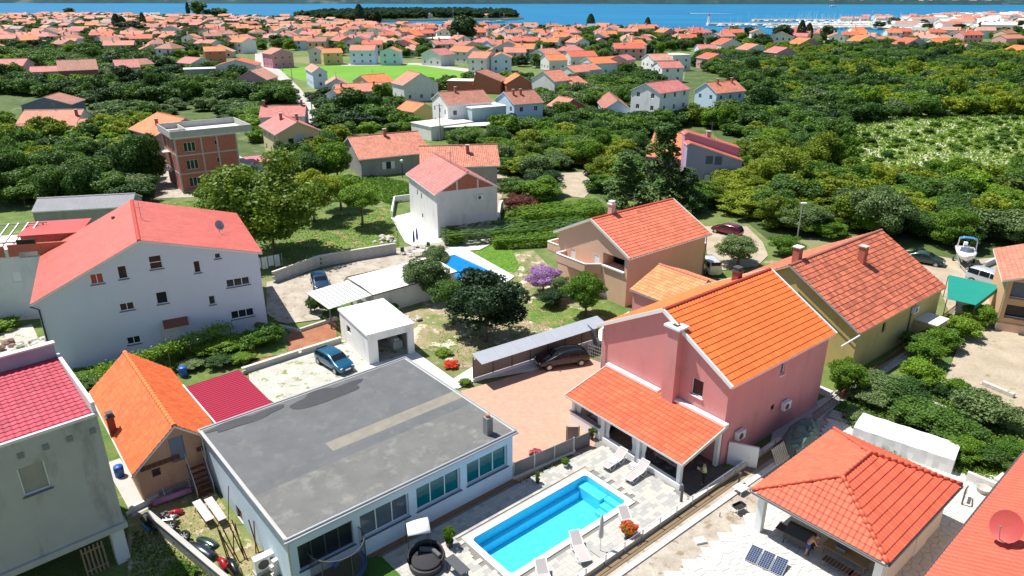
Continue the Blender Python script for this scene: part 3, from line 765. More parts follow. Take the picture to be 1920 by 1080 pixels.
def hills():
 nx,ny=260,26; V=[];F=[]
 g=random.Random(5)
 ph=[(g.uniform(0,6.28),g.uniform(.0004,.003),g.uniform(.3,1)) for _ in range(9)]
 def y0(x):
  u=x/3800*1340; # shore line nearer to the right
  return 4900-1350*min(1,max(0,(x+3600)/7200))+90*math.sin(x*.0017)+60*math.sin(x*.0051)
 for j in range(ny):
  for i in range(nx):
   x=-4200+8400*i/(nx-1); t=j/(ny-1); y=y0(x)+t*1500
   h=sum(a*math.sin(x*f+p+t*3*a) for p,f,a in ph)*14+105
   h=h*(1-math.exp(-t*4.5))+ (2.5 if j==1 else 0)+ 9*math.sin(x*.013+j)*t*2
   V.append((x,y,SEA_Z-1 if j==0 else max(SEA_Z+1,h)))
 for j in range(ny-1):
  for i in range(nx-1):
   a=j*nx+i; F.append((a,a+1,a+nx+1,a+nx))
 me=bpy.data.meshes.new('hills'); me.from_pydata(V,[],F); me.polygons.foreach_set('use_smooth',[True]*len(F))
 m,nt,b=newmat('distant_wooded_hills'); pos=geo_pos(nt)
 n=noise_(nt,pos,.012,6,.7); c=mix_(nt,ramp_(nt,n,[(.4,0.0),(.62,1.0)]),(.003,.030,.040),(.008,.055,.055))  # blue-teal of distance haze put into the hill colours
 n2=noise_(nt,pos,.004,5,.6); c=mix_(nt,ramp_(nt,n2,[(.58,0.0),(.66,.6)]),c,(.10,.13,.11))
 nt.links.new(c,b.inputs['Base Color']); b.inputs['Roughness'].default_value=1
 o=link('hills',me,None,m); o['kind']='structure'
 return y0
hill_y=hills()
spit=[(640,26),(700,24),(760,23),(850,22.5),(930,25),(975,30),(982,33.5),(950,35.5),(860,36),(760,37),(700,39),(640,42),(600,44),(560,38),(590,30)]
sp=[P(u,v,0) for u,v in spit]; patch('headland',[(p.x,p.y) for p in sp],.004,G_forest,px=False); shore('headland_shore',sp+[sp[0]],stone)
# ---------------------------------------------------------------- paved and planted surfaces (each sheet a few mm above the last)
def zz(k): return .004*k
patch('forest_floor',[(1290,120),(1500,88),(1920,98),(2300,110),(2500,520),(1950,470),(1750,500),(1640,440),(1440,450),(1380,400),(1300,390),(1400,330),(1330,240),(1260,230)],zz(1),G_forest)
patch('scrub_clearing',[(1585,225),(1700,212),(1920,214),(2100,225),(2200,420),(1920,330),(1830,330),(1700,345),(1600,330),(1560,290)],zz(2),G_scrub)
patch('forest_floor',[(0,140),(250,150),(420,165),(640,190),(800,250),(640,300),(460,330),(285,385),(230,385),(150,355),(-200,400),(-200,150)],zz(1),G_forest)
patch('forest_floor',[(880,230),(1080,205),(1290,215),(1380,300),(1280,380),(1130,375),(1040,320),(940,320)],zz(1),G_forest)
patch('field',[(510,128),(640,122),(800,121),(870,134),(880,146),(850,160),(700,168),(560,150)],zz(2),G_field)
patch('road',[(478,98),(492,98),(500,112),(530,135),(562,165),(590,200),(600,250),(570,250),(565,205),(540,165),(505,135),(478,115)],zz(3),G_road)
patch('road',[(640,120),(780,118),(880,129),(905,141),(898,145),(870,134),(780,121.5),(640,123.5)],zz(3),G_road)
patch('gravel_yard',[(285,330),(300,300),(320,310),(345,365),(500,340),(520,365),(290,372)],zz(3),G_gravel)
patch('orchard_ground',[(630,640),(850,490),(1000,470),(1130,600),(1170,600),(890,690),(860,690),(800,655)],zz(2),G_orch)
patch('garden_lawn',[(480,480),(600,420),(740,385),(745,462),(640,478),(520,510)],zz(2),G_lawn2)
patch('garden_lawn',[(280,385),(420,370),(560,370),(500,440),(300,400)],zz(2),G_lawn2)
patch('garden_lawn',[(1000,560),(1060,575),(1170,600),(1090,640),(1050,620),(985,600)],zz(3),G_lawn2)
patch('mown_lawn',[(864,467),(905,452),(960,470),(975,500),(965,512),(930,505)],zz(4),G_lawn)
patch('mown_lawn',[(595,460),(735,440),(742,455),(720,462),(600,482)],zz(4),G_lawn2)
patch('terrace_slab',[(733,408),(775,398),(826,452),(860,447),(866,470),(820,475),(790,470),(760,455)],zz(5),G_concw)
patch('sandy_path',[(940,415),(1000,397),(1060,385),(1070,395),(1010,412),(950,432),(932,428)],zz(4),G_track)
patch('sandy_yard',[(1042,326),(1110,322),(1120,345),(1095,372),(1062,368),(1048,352)],zz(4),G_track)
patch('sandy_track',[(1310,425),(1400,425),(1430,455),(1440,480),(1420,500),(1330,510),(1325,470)],zz(3),G_track)
patch('sandy_track',[(840,395),(880,400),(900,330),(960,310),(950,335),(935,395),(940,440),(930,440)],zz(2),G_track)
patch('driveway',[(500,530),(560,518),(720,478),(745,466),(860,450),(870,480),(760,495),(650,520),(620,560),(600,600),(540,608),(500,600)],zz(5),G_gravel)
patch('soil_bed',[(520,660),(545,625),(630,598),(632,640),(560,662),(450,690)],zz(5),G_soil)
patch('gravel_yard',[(465,690),(590,650),(632,640),(700,640),(770,668),(740,720),(520,760),(470,730)],zz(5),G_white)
patch('garage_apron',[(690,688),(778,660),(850,712),(885,690),(1100,640),(1135,610),(1180,585),(1180,605),(1110,660),(1100,680),(890,716),(860,730),(760,730)],zz(6),G_concw)
patch('brick_paving',[(864,735),(1100,668),(1145,690),(1100,905),(1000,905),(960,905)],zz(8),pav_brick)
patch('gravel_strip',[(1080,1120),(1100,1080),(1460,835),(1560,770),(1580,780),(1450,900),(1500,1000),(1400,1200)],zz(4),G_gravel)
patch('garden_grass',[(1560,770),(1630,720),(1800,760),(1920,820),(1960,900),(1850,905),(1640,850)],zz(5),G_lawn2)
patch('path',[(1450,800),(1540,750),(1620,705),(1680,670),(1780,600),(1800,610),(1640,715),(1560,775),(1440,860)],zz(6),concrete)
patch('terrace_paving',[(1770,720),(1800,640),(1880,560),(1960,540),(2050,800),(1960,800),(1880,790),(1780,760)],zz(6),G_track)
patch('gravel_yard',[(1700,470),(1800,490),(1920,480),(1990,520),(1950,600),(1850,590),(1780,590),(1760,540),(1690,490)],zz(4),G_track)
patch('trampled_grass',[(240,960),(390,900),(450,1000),(560,1085),(560,1200),(240,1200)],zz(4),G_dry)
patch('gravel_yard',[(-40,640),(60,610),(100,690),(120,720),(-40,730)],zz(4),G_white)
patch('garden_grass',[(100,720),(500,590),(540,620),(540,665),(330,700),(120,740)],zz(3),G_lawn2)
patch('path',[(196,872),(226,862),(282,955),(250,972)],0,concrete)
# ================================================================ NEAR BUILDINGS
E_DIR=R(38.5)
# ---- flat-roofed workshop with the four window bays
O,rot,Lx=fit((537,1007),(961,806),3.85)
wk=House('flat_roof_workshop','long blue-white workshop with a grey felt flat roof and four window bays beside the pool','building',O,rot,Lx,12.6,3.62)
for p,q,pn,ml in (((557,1026),(663,1002),glass_dk,4),((674,968),(767,948),glass_sky,3),((780,914),(863,900),glass_teal,3),((875,867),(951,856),glass_teal,3)):
 a=wk.on(0,*p);b=wk.on(0,*q)
 wk.opening_m(0,a[0],1.35,b[0],2.95,.22,'win',pn,frame_w if pn is not glass_dk else darkmetal,ml,sill_dk)
wk.opening(3,(441,946),(462,1012),.12,'door',frame=wood_red,size=(1.0,2.1))
wk.wallmesh(white_blue); wk.inner()
mb=MB(); mb.box(-.12,-.12,3.62,Lx+.12,12.72,3.80); rf=mb.build('roof',concrete,wk.root)
felt=plain('roofing_felt',(.105,.11,.115),.8,var=.3,scale=.7,bump=.25,stain=.45,stain_col=(.19,.185,.165))
felt2=plain('roofing_felt_worn',(.135,.135,.13),.85,var=.3,scale=.9,bump=.25,stain=.6,stain_col=(.28,.27,.235))
felt3=plain('roofing_felt_bleached',(.22,.205,.165),.9,var=.3,scale=1.5,bump=.3,stain=.6,stain_col=(.15,.15,.145))
nst=12; g=random.Random(3)
for k in range(nst):
 y0=.02+(12.55/nst)*k; mt=felt3 if k==5 else (felt2 if k<4 else felt)
 x=0.02; cuts=[0.02]+sorted([g.uniform(3,Lx-3)] if k%2 else [g.uniform(2,6),g.uniform(8,13)])+[Lx-.02]
 for i in range(len(cuts)-1):
  mb=MB(); mb.slab([(cuts[i]-(.04 if i else 0),y0-.05,3.818+.004*(i%2)),(cuts[i+1],y0-.05,3.818+.004*(i%2)),(cuts[i+1],y0+12.55/nst,3.826+.004*(i%2)),(cuts[i]-(.04 if i else 0),y0+12.55/nst,3.826+.004*(i%2))],.012)
  if k==5 and i==0: mt_=felt
  else: mt_=mt
  mb.build('felt_sheet',mt_,rf)
def blot(cx,cy,rx,ry,mat,seed,z=3.842,parent=rf,rot=0,name='tar_stain'):
 g=random.Random(seed); n=40; ph=[(g.uniform(0,6.28),g.uniform(.04,.16)) for _ in range(5)]
 vs=[]
 for i in range(n):
  a=2*math.pi*i/n; r=1+sum(am*math.sin((j+2)*a+p) for j,(p,am) in enumerate(ph)); x=rx*r*math.cos(a); y=ry*r*math.sin(a)
  X=cx+x*math.cos(rot)-y*math.sin(rot);Y=min(12.55,cy+x*math.sin(rot)+y*math.cos(rot)); vs.append((X,Y,z))
 mb=MB(); mb.add(vs,[tuple(range(n))]); return mb.build(name,mat,parent)
tar=plain('dark_water_stain',(.035,.035,.04),.6,var=.3,scale=2)
blot(8.0,11.5,2.5,.9,tar,4); blot(2.6,12.0,2.4,.5,tar,9,3.846)
mb=MB()
for a,b in (((-.16,-.16),(Lx+.16,-.16)),((Lx+.16,-.16),(Lx+.16,12.76)),((-.16,12.76),(-.16,-.16)),((Lx+.16,12.76),(-.16,12.76))):
 mb.bar((a[0],a[1],3.80),(b[0],b[1],3.80),.09,.16)
mb.each('roof_edge_trim',galv,rf)
mb=MB(); mb.tube([(-.25,-.27,3.70),(Lx+.2,-.27,3.70)],.075,8); mb.tube([(-.06,-.27,3.66),(-.06,-.14,3.4),(-.06,-.14,.05)],.05,8); mb.tube([(-.2,12.3,3.66),(-.14,12.3,3.4),(-.14,12.3,.05)],.05,8); mb.each('gutter',galv,wk.root)
c=wk.loc(915,812,3.85)
cc=MB()
for k in range(5): cc.box(c.x-.22,c.y-.22,3.83+.24*k,c.x+.22,c.y+.22,3.83+.24*k+.225)
ch=cc.build('chimney',plain('grey_chimney_block',(.22,.22,.22),.9,var=.25),wk.root); m2=MB(); m2.cyl(c.x,c.y,5.03,5.2,.13); m2.build('flue',terracotta,ch)
m2=MB(); m2.box(-.1,-.34,.07,Lx+.1,-.0,.13); o=m2.build('plinth',plain('brown_plinth_strip',(.26,.13,.06),.8),wk.root)
# ---- garage
O,rot,Lx2=fit((693,686),(778,662),0)
ga=House('garage','white flat-roofed garage with a wide open doorway behind the grey workshop','garage',O,rot,Lx2,6.4,2.78)
a=ga.on(0,708,640);b=ga.on(0,765,640)
ga.holes[0].append((a[0],.0,b[0],2.2,.25)); ga.opening(3,(649,607.7),(658,628),.15,'win',frame=darkmetal)
ga.wallmesh(white); ga.inner(G_conc)
mb=MB(); mb.box(-.1,-.1,2.78,Lx2+.1,6.5,2.95); r=mb.build('roof',plain('white_roof_membrane',(.80,.80,.77),.7,var=.04),ga.root)
mb=MB(); mb.box(a[0],.25,.1,a[0]+.03,3,.8);
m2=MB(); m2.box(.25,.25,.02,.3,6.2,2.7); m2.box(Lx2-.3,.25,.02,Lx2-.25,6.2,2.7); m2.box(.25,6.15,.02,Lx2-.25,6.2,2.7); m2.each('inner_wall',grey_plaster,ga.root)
gb=MB(); gb.box(Lx2-1.3,1.5,.05,Lx2-.45,3.2,.75); gb.box(Lx2-1.2,1.6,.76,Lx2-.7,2.2,1.05)
q=gb.build('storage_crate',concrete_lt,None); q.location=ga.root.location; q.rotation_euler=ga.root.rotation_euler; tag(q,'pale crates stacked inside the open white garage','crate')
# ---- pink house
pz=6.4; O=P(1369,717,pz); O.z=0
pk=House('pink_house','salmon pink two-storey house with a bright orange tile roof behind the pool terrace','house',O,E_DIR,12.1,11.2,pz)
pk.opening(3,(1295,708),(1319,747),.16,'win',glass_dk,frame_w,1,white_paint,size=(.95,1.25))
pk.opening(0,(1462,678),(1474,700),.12,'win',glass_sky,frame_w,1,white_paint,size=(.5,1.1))
pk.opening(0,(1444,757),(1453,770),.12,'win',glass_dk,darkmetal,1,None,size=(.45,.4))
pk.gable('x',9.5,T_orange,oe=.35,og=.2,tiles=T_orange,wall=pink,tw=.33,th=.46,lip=.05,capmat=plain('dark_red_ridge_tile',(.36,.05,.03),.6),underside=white,verge=white_paint)
x,z=pk.on(3,1256,690,.55);
zt=pk.on(3,1262,592,.55)[1]
y=pk.W-x
mb=MB(); mb.box(-.62,y-.5,2.9,-.003,y+.5,8.75)
c=mb.build('chimney_stack',pink,pk.root); mb=MB(); mb.box(-.78,y-.66,8.751,.25,y+.66,8.9); mb.build('chimney_cap',white_paint,c); mb=MB(); mb.box(-.5,y-.25,8.901,-.1,y+.2,8.93); mb.build('flue',black,c)
m=pk.loc(1347,528,9.3)
pk.chimney(9.5,6.6,8.6,9.75,(.55,.55),plain('brown_brick_chimney',(.22,.07,.05),.85,var=.25),darkmetal,pot=True)
gutter(pk,[(-.3,pk.W+.3,6.15),(12.3,pk.W+.3,6.15)],.07); gutter(pk,[(-.16,pk.W-.1,6.1),(-.16,pk.W-.1,.1)],.05,name='downpipe')
ac_unit(pk,0,1469,757); ac_unit(pk,0,1383,812)
# ---- open terrace in front of the pink house
tO=P(1279,860,2.4); tO.z=0
far=pk.Mi@tO; dpt=-far.x
tr=House('covered_terrace','open pool terrace with orange lean-to tile roof and white curtains against the pink house','terrace',tO,E_DIR,dpt-.02,9.95,2.3)
ze=2.35; zb=3.35; L_=tr.L; W_=tr.W
E1=[Vector((-.35,-.35,ze-.05)),Vector((-.35,W_+.35,ze-.05)),Vector((L_-.02,W_+.35,zb)),Vector((L_-.02,-.35,zb))]
ex=Vector((0,-1,0)); upv=(E1[2]-E1[1]).normalized()
rf=uvroof([(E1,ex,upv)],'roof',T_terr,tr.root,.16,white);
Ms=plane_tiles(E1[1],ex,upv,(E1[0]-E1[1]).length,(E1[2]-E1[1]).length,.33,.40)
put_tiles(Ms,tr.root,rf,T_terr,.33,.40,.05,300)
mb=MB(); mb.box(L_-.40,-.4,zb-.02,L_-.02,W_*.47,zb+.16); mb.box(L_-.40,W_*.53,zb-.02,L_-.02,W_+.4,zb+.16); mb.each('flashing',white_paint,rf)
mb=MB(); mb.bar((-.37,-.38,ze-.08),(L_-.05,-.38,zb-.03),.06,.24); mb.bar((-.37,W_+.38,ze-.08),(L_-.05,W_+.38,zb-.03),.06,.24); mb.bar((-.38,-.38,ze-.12),(-.38,W_+.38,ze-.12),.06,.14); mb.each('fascia',concrete_lt,rf)
for yy in (.15,W_*.36,W_*.69,W_-.12):
 mb=MB(); mb.box(-.02,yy-.14,.1,.26,yy+.14,2.26); mb.build('post',white_paint,tr.root,bevel=.015)
mb=MB(); mb.box(L_-.32,-.02,.1,L_-.04,.26,3.1); mb.build('post',white_paint,tr.root)
mb=MB(); mb.box(-.12,-.1,.1,.22,W_*.36-.15,.50); mb.box(-.12,W_*.36+.15,.1,.22,W_*.69-.15,.50); mb.each('low_wall',white_paint,tr.root)
mb=MB(); mb.box(-.12,W_*.69+.15,.1,.22,W_+.1,1.05); mb.box(.23,W_-.08,.1,L_-.1,W_+.1,1.05); mb.each('parapet_wall',white_paint,tr.root)
mb=MB(); mb.box(-.18,W_*.69+.16,1.051,.28,W_+.15,1.10); mb.build('coping',sill_dk,tr.root)
terr_tile=plain('dark_terrace_tile',(.10,.09,.085),.5,var=.2,scale=2)
nx,ny=8,16
fl=MB(); fl.box(-.2,-1.3,.02,L_+.0,W_+.1,.085); fo=fl.build('floor',plain('dark_floor_grout',(.05,.05,.05),.8),tr.root)
for i in range(nx):
 for j in range(ny):
  mb=MB() if (i,j)==(0,0) else mb
  if (i,j)==(0,0):
   mb.box(.01,.01,0,L_/nx-.01,(W_+1.3)/ny-.01,.02); tme=mb.mesh('floor_tile',terr_tile)
  t=link('floor_tile',tme,fo); t.location=(i*L_/nx,-1.3+j*(W_+1.3)/ny,.086)
def curtain_piece(x,y,wd,rootm=tr.root):
 mb=MB(); n=14; vs=[]
 for zz_,sq in ((2.2,1.0),(1.5,.85),(1.0,.5),(.62,.75),(.55,.8)):
  for i in range(n):
   t=i/(n-1); vs.append((x+.05*math.sin(i*1.9),y+(t-.5)*wd*sq,zz_))
 mb.add(vs,[(r*n+i,r*n+i+1,(r+1)*n+i+1,(r+1)*n+i) for r in range(4) for i in range(n-1)]); return mb.build('curtain',curtain,rootm,True)
for yy,wd in ((W_*.36+.42,.5),(W_*.36-.42,.5),(W_*.69+.4,.45),(W_*.69-.4,.5),(W_-.55,.6)): curtain_piece(.12,yy,wd)
def dining_table(loc,rz,label,top=(1.6,.85),mat=None,cloth=None):
 r=empty('table',loc,rz,label,'table')
 mb=MB(); mb.box(-top[0]/2,-top[1]/2,.70,top[0]/2,top[1]/2,.75); mb.build('tabletop',mat or wood,r)
 for sx in(-1,1):
  for sy in(-1,1):
   mb=MB(); mb.box(sx*(top[0]/2-.1)-.03,sy*(top[1]/2-.1)-.03,0,sx*(top[0]/2-.1)+.03,sy*(top[1]/2-.1)+.03,.70); mb.build('leg',mat or wood,r)
 if cloth:
  mb=MB(); mb.box(-top[0]/2-.02,-top[1]/2-.02,.751,top[0]/2+.02,top[1]/2+.02,.762); c=mb.build('tablecloth',cloth); c.location=loc; c.rotation_euler=(0,0,rz); tag(c,'pale cloth spread on the table nearest the pool-side corner post','tablecloth')
 return r
def chair(loc,rz,label,mat=None,group=None):
 r=empty('chair',loc,rz,label,'chair',group); mat=mat or darkmetal
 mb=MB(); mb.box(-.23,-.23,.42,.23,.23,.47); mb.build('seat',mat,r)
 mb=MB(); mb.box(-.23,.19,.48,.23,.23,.92); mb.build('backrest',mat,r)
 for sx in(-1,1):
  for sy in(-1,1):
   mb=MB(); mb.bar((sx*.2,sy*.2,.42),(sx*.22,sy*.24,0),.035); mb.build('leg',mat,r)
 return r
tm=tr.M
gcloth=plain('grey_lilac_cloth',(.30,.29,.36),.8)
dining_table(tm@Vector((1.3,1.9,.11)),E_DIR+R(90),'grey cloth-covered dining table under the terrace roof near its right end',(2.0,.95),wood,gcloth)
for x,y,a,lb in ((.75,1.5,-90,'dark chair on the pool side of the terrace table, nearer the corner post'),(.75,2.4,-90,'dark chair on the pool side of the terrace table, farther from the corner post'),(2.0,1.5,90,'dark chair on the house side of the terrace table'),(2.7,.6,60,'dark chair beside the open right end of the terrace')):
 chair(tm@Vector((x,y,.11)),E_DIR+R(a),lb)
sf=empty('sofa',tm@Vector((1.5,8.2,.11)),E_DIR,'dark wicker sofa behind the parapet at the left end of the terrace','sofa')
mb=MB(); mb.box(-.5,-1,.1,.5,1,.4); mb.build('seat',black,sf); mb=MB(); mb.box(.35,-1,.41,.5,1,.85); mb.build('backrest',black,sf)
mb=MB(); mb.box(-.45,-.9,.41,.32,.9,.52); mb.build('cushion',gcloth,sf)
# ---- white partition wall between pink house and kerb
wallrun('garden_wall','short white angled wall beside the pink house and the kerb','wall',[(1362,868),(1418,880)],0,1.7,.15,white_paint)
# ---- beige house
O=P(1178,478,5.6); O.z=0
bg_=House('beige_house','beige two-storey house with red tile roof, white shutters and corner balconies','house',O,E_DIR,12.2,10.2,5.55)
bg_.opening(3,(1129,475),(1173,512),1.2,'void'); a=bg_.on(3,1129,500);b=bg_.on(3,1172,500)
bg_.holes[3]=[(min(a[0],b[0])+.05,3.55,min(10.0,max(a[0],b[0])-.05),4.95,1.6)]
hb=bg_.holes[3][0]
bg_.opening(3,(1067,464),(1080,506),.06,'door',frame=shutter,size=(.85,2.2))
bg_.opening(3,(1112,474),(1124,504),.05,'shutter',frame=shutter,size=(.9,1.4))
bg_.opening(3,(1125,536),(1139,556),.05,'shutter',frame=shutter,size=(1.0,.9))
bg_.gable('x',8.05,T_beige,oe=.45,og=.3,tiles=T_beige,wall=peach,tw=.33,th=.40,near=0,underside=white,capmat=plain('red_ridge_tile',(.55,.08,.04),.6),verge=concrete_lt)
o_,d_,n_,l_=bg_.face(3); mb=MB(); p=o_+d_*(hb[2]-.5)-n_*1.0
mb.box(.9,10.2-hb[2]+.06,3.6,.98,10.2-hb[2]+.9,4.9); mb.build('door',plain('blue_door',(.15,.25,.45),.5),bg_.root)
mb=MB(); mb.bar(o_+d_*hb[0]+n_*.05+Vector((0,0,3.6)),o_+d_*hb[2]+n_*.05+Vector((0,0,3.6)),.25,.14); mb.build('sill',white_paint,bg_.root)
def balcony(h,poly,z,hh,mat,top=None,name='balcony'):
 mb=MB(); mb.prism(poly,z-.18,z); b=mb.build(name,mat,h.root); m=MB()
 n=len(poly)
 for i in range(n-1): m.bar((poly[i][0],poly[i][1],z+hh/2),(poly[i+1][0],poly[i+1][1],z+hh/2),.14,hh)
 m.build('parapet',mat,b)
 m=MB()
 for i in range(n-1): m.bar((poly[i][0],poly[i][1],z+hh+.031),(poly[i+1][0],poly[i+1][1],z+hh+.031),.2,.06)
 m.build('coping',top or white_paint,b); return b
balcony(bg_,[(-.01,9.0),(-1.3,9.0),(-1.3,4.6),(-.01,3.6)],2.7,.9,peach)
balcony(bg_,[(.6,10.21),(.6,12.6),(4.4,12.6),(4.4,10.21)],2.7,.9,peach)
balcony(bg_,[(12.21,.8),(13.6,.8),(13.6,4.2),(12.21,4.2)],2.9,.9,peach)
for q in ((13.5,.9),(13.5,4.1)):
 mb=MB(); mb.box(q[0]-.12,q[1]-.12,0,q[0]+.12,q[1]+.12,2.7); mb.build('post',peach,bg_.root)
c=bg_.loc(1159,400,8.0); bg_.chimney(2.9,5.3,7.6,9.1,(.55,.55),plain('pinkish_chimney',(.55,.40,.36),.8),white_paint,pot=True)
gutter(bg_,[(-.4,-.52,5.3),(12.6,-.52,5.3)],.07,concrete_lt); gutter(bg_,[(12.3,-.1,5.3),(12.3,-.1,.1)],.05,darkmetal,'downpipe')
mb=MB(); p=bg_.loc(1196,540,2.6);
x,z=bg_.on(0,1190,548); mb.bar((x,-.01,z),(x,-1.2,z),.04); mb.bar((x,-1.2,z-.3),(x,-1.2,z+.9),.04); mb.bar((x-.4,-1.2,z+.8),(x+.4,-1.2,z+.8),.03); mb.bar((x-.3,-1.2,z+.5),(x+.3,-1.2,z+.5),.03)
mb.build('aerial',darkmetal,bg_.root)
# ---- annex behind the pink house
O=P(1252,567,3.4); O.z=0
an=House('pink_annex','low pink annex with mottled orange tiles between the beige house and the pink house','annex',O+Vector((math.cos(R(-51.5)),math.sin(R(-51.5)),0))*1.2,E_DIR,7.6,5.4,3.4)
an.gable('y',4.9,T_annex,oe=.25,og=.2,rp=.5,tiles=T_annex,wall=pink,tw=.33,th=.40,near=250,capmat=plain('dusty_red_ridge',(.45,.14,.09),.7),underside=white)
# ---- yellow house
O=P(1610,620,4.0); O.z=0
yl=House('yellow_house','ochre yellow house with a large aged brown tile roof and two chimneys','house',O,E_DIR,15.6,13.2,4.0)
yl.opening(0,(1652,605),(1662,623),.15,'win',glass_dk,darkmetal,1,None,size=(.6,.9))
yl.gable('x',7.75,T_brown,oe=.25,og=.3,tiles=T_brown,wall=yellow,tw=.36,th=.46,lip=.05,near=0,underside=yellow_pale,capmat=plain('old_ridge_tile',(.32,.12,.08),.8,var=.2))
for s_ in (yl,):
 c=yl.loc(1614,497,6.4); zc=surf(yl,c.x,c.y); yl.chimney(c.x,c.y,zc-.3,zc+1.5,(.6,.6),redbrick,concrete)
 c=yl.loc(1496,485,8.0); yl.chimney(1.6,7.1,7.2,8.9,(.6,.6),redbrick,white_paint)
mb=MB()
for k in(.0,.14): mb.bar((-.34-k,-.2,3.98),(-.34-k,6.6,7.80),.05,.06)
mb.each('verge_trim',galv,yl.roof)
gutter(yl,[(-.35,-.3,3.78),(-3.2,-.32,3.70)],.07,whitemetal); ac_unit(yl,0,1712,579)
gutter(yl,[(9.6,-.28,3.9),(9.6,-.08,3.5),(9.6,-.08,.1)],.05,darkmetal,'downpipe')
mb=MB(); mb.box(10.9,-1.9,0,13.2,-.02,1.9); sh=mb.build('shed',yellow,yl.root); mb=MB(); mb.box(10.8,-2.0,1.901,13.3,-.01,2.0); mb.build('shed_roof',concrete_lt,sh)
mb=MB(); mb.box(11.2,-1.93,.1,12.0,-1.9,1.7); mb.build('shed_door',yellow_pale,sh)
# ---- hip-roofed pavilion
O=P(1664,1058,3.0); O.z=0
pv=House('garden_pavilion','open garden pavilion with a coral red hipped tile roof on white posts','pavilion',O,R(40.5),9.6,7.6,3.1)
pl=pv.hip(5.0,T_coral,oe=.0,ridge=(2.3,5.6))
Ms=[]
for poly,ex,up in pv.planes:
 p0=poly[0]; L0=(poly[1]-poly[0]).length
 P2=[((q-p0).dot(ex),(q-p0).dot(up)) for q in poly]; S=max(q[1] for q in P2)
 def clip(cx,cy,P2=P2): return bool(inpoly(np.array([[cx,cy]]),P2)[0])
 th=.45 if abs(ex.x)>.5 and ex.x>0 else .40
 Ms+=plane_tiles(p0,ex,up,L0,S,.30,th,clip)
put_tiles(Ms,pv.root,pv.roof,T_coral,.30,.42,.05,300,amp=.035)
cap=plain('coral_ridge_tile',(.66,.12,.06),.6,var=.08)
def ridge_tiles(h,a,b,mat,r=.115,st=.40):
 a=Vector(a);b=Vector(b);n=int((b-a).length/st); me=None
 for k in range(n):
  p=a+(b-a)*(k/n);q=a+(b-a)*((k+1)/n+.02)
  mb=MB(); mb.tube([p,q],[r*1.06,r*.96],10); mb.build('ridge_tile',mat,h.roof,True)
cs=[(0,0,3.05),(9.6,0,3.05),(9.6,7.6,3.05),(0,7.6,3.05)]; A_=(2.3,3.8,5.05);B_=(5.6,3.8,5.05)
for a,b in ((cs[0],A_),(cs[1],B_),(cs[2],B_),(cs[3],A_),(A_,B_)): ridge_tiles(pv,a,b,cap)
mb=MB();
for i in range(4):
 a=Vector(cs[i]);b=Vector(cs[(i+1)%4]); mb.bar(a-Vector((0,0,.18)),b-Vector((0,0,.18)),.08,.2)
mb.each('fascia',white_paint,pv.roof)
mb=MB()
for i in range(4):
 a=Vector(cs[i]);b=Vector(cs[(i+1)%4]); c_=Vector((4.8,3.8,0)); out=((a+b)/2-c_);out.z=0;out.normalize(); mb.tube([a-Vector((0,0,.12))+out*.08,b-Vector((0,0,.12))+out*.08],.06,8)
mb.each('gutter',darkmetal,pv.roof)
for x,y in ((.55,.45),(.55,7.1),):
 mb=MB(); mb.box(x-.2,y-.2,.05,x+.2,y+.2,2.82); mb.build('post',white_paint,pv.root)
mb=MB(); mb.box(1.4,.35,.05,8.9,.6,2.82); mb.box(8.65,.62,.05,8.9,7.2,2.82); mb.box(3.6,6.95,.05,8.63,7.2,2.82); mb.each('wall',white_paint,pv.root)
mb=MB(); mb.box(5.2,.30,.05,6.8,.345,2.8); mb.build('wall_panel',white,pv.root)
mb=MB(); mb.box(.2,.2,2.80,9.2,7.3,2.86); mb.build('ceiling',wood_pale,pv.root)
# ---- right-hand roof with the satellite dish
rr=House('red_roof_house','corner house of which the red ribbed tile roof fills the lower right corner','house',P(1733,1082,3.3),R(48),1,1,3.0)
rO=P(1733,1085,3.4); d1=(P(1925,845,3.4)-rO); ang=math.atan2(d1.y,d1.x); bpy.data.objects.remove(rr.root)
rr=House('red_roof_house','house in the lower right corner with a red corrugated-look tile roof','house',rO-Vector((d1.x,d1.y,0)).normalized()*3,ang,24,6,3.2)
rr.root.location=rO-Vector((d1.x,d1.y,0)).normalized()*3-Vector((0,0,rO.z)); rr.M=Matrix.Translation(rr.root.location)@Matrix.Rotation(ang,4,'Z'); rr.Mi=rr.M.inverted()
rr.root.location.z=0
s_=.36; Wd=6.5
E1=[Vector((0,0,3.4)),Vector((24,0,3.4)),Vector((24,-Wd,3.4+s_*Wd)),Vector((0,-Wd,3.4+s_*Wd))]
upv=(E1[2]-E1[1]).normalized(); ex=Vector((-1,0,0)); T_rr=tilemat('brickred_tile',(.60,.095,.05),var=.07,patch=.12)
E2=[Vector((0,-2*Wd,3.4)),Vector((24,-2*Wd,3.4)),Vector((24,-Wd,3.4+s_*Wd)),Vector((0,-Wd,3.4+s_*Wd))]
up2=(E2[2]-E2[1]).normalized()
rf=uvroof([(E1,ex,upv),(E2,Vector((1,0,0)),up2)],'roof',T_rr,rr.root,.16,white)
Ms=plane_tiles(E1[1],ex,upv,24,(E1[2]-E1[1]).length,.34,.40)+plane_tiles(E2[0],Vector((1,0,0)),up2,24,(E2[2]-E2[1]).length,.34,.40)
vis=[];oth=[]
for M in Ms:
 w_=Matrix.Translation(rr.root.location)@Matrix.Rotation(ang,4,'Z')@M.to_translation()
 ok=bpy_ok=True
 r_=w_-cam.location; de=r_.y*math.cos(PITCH)-r_.z*math.sin(PITCH); u_=960+F_PX*r_.x/de; v_=540-F_PX*(r_.y*math.sin(PITCH)+r_.z*math.cos(PITCH))/de
 (vis if (u_<1925 and v_<1085 and de>0) else oth).append(M)
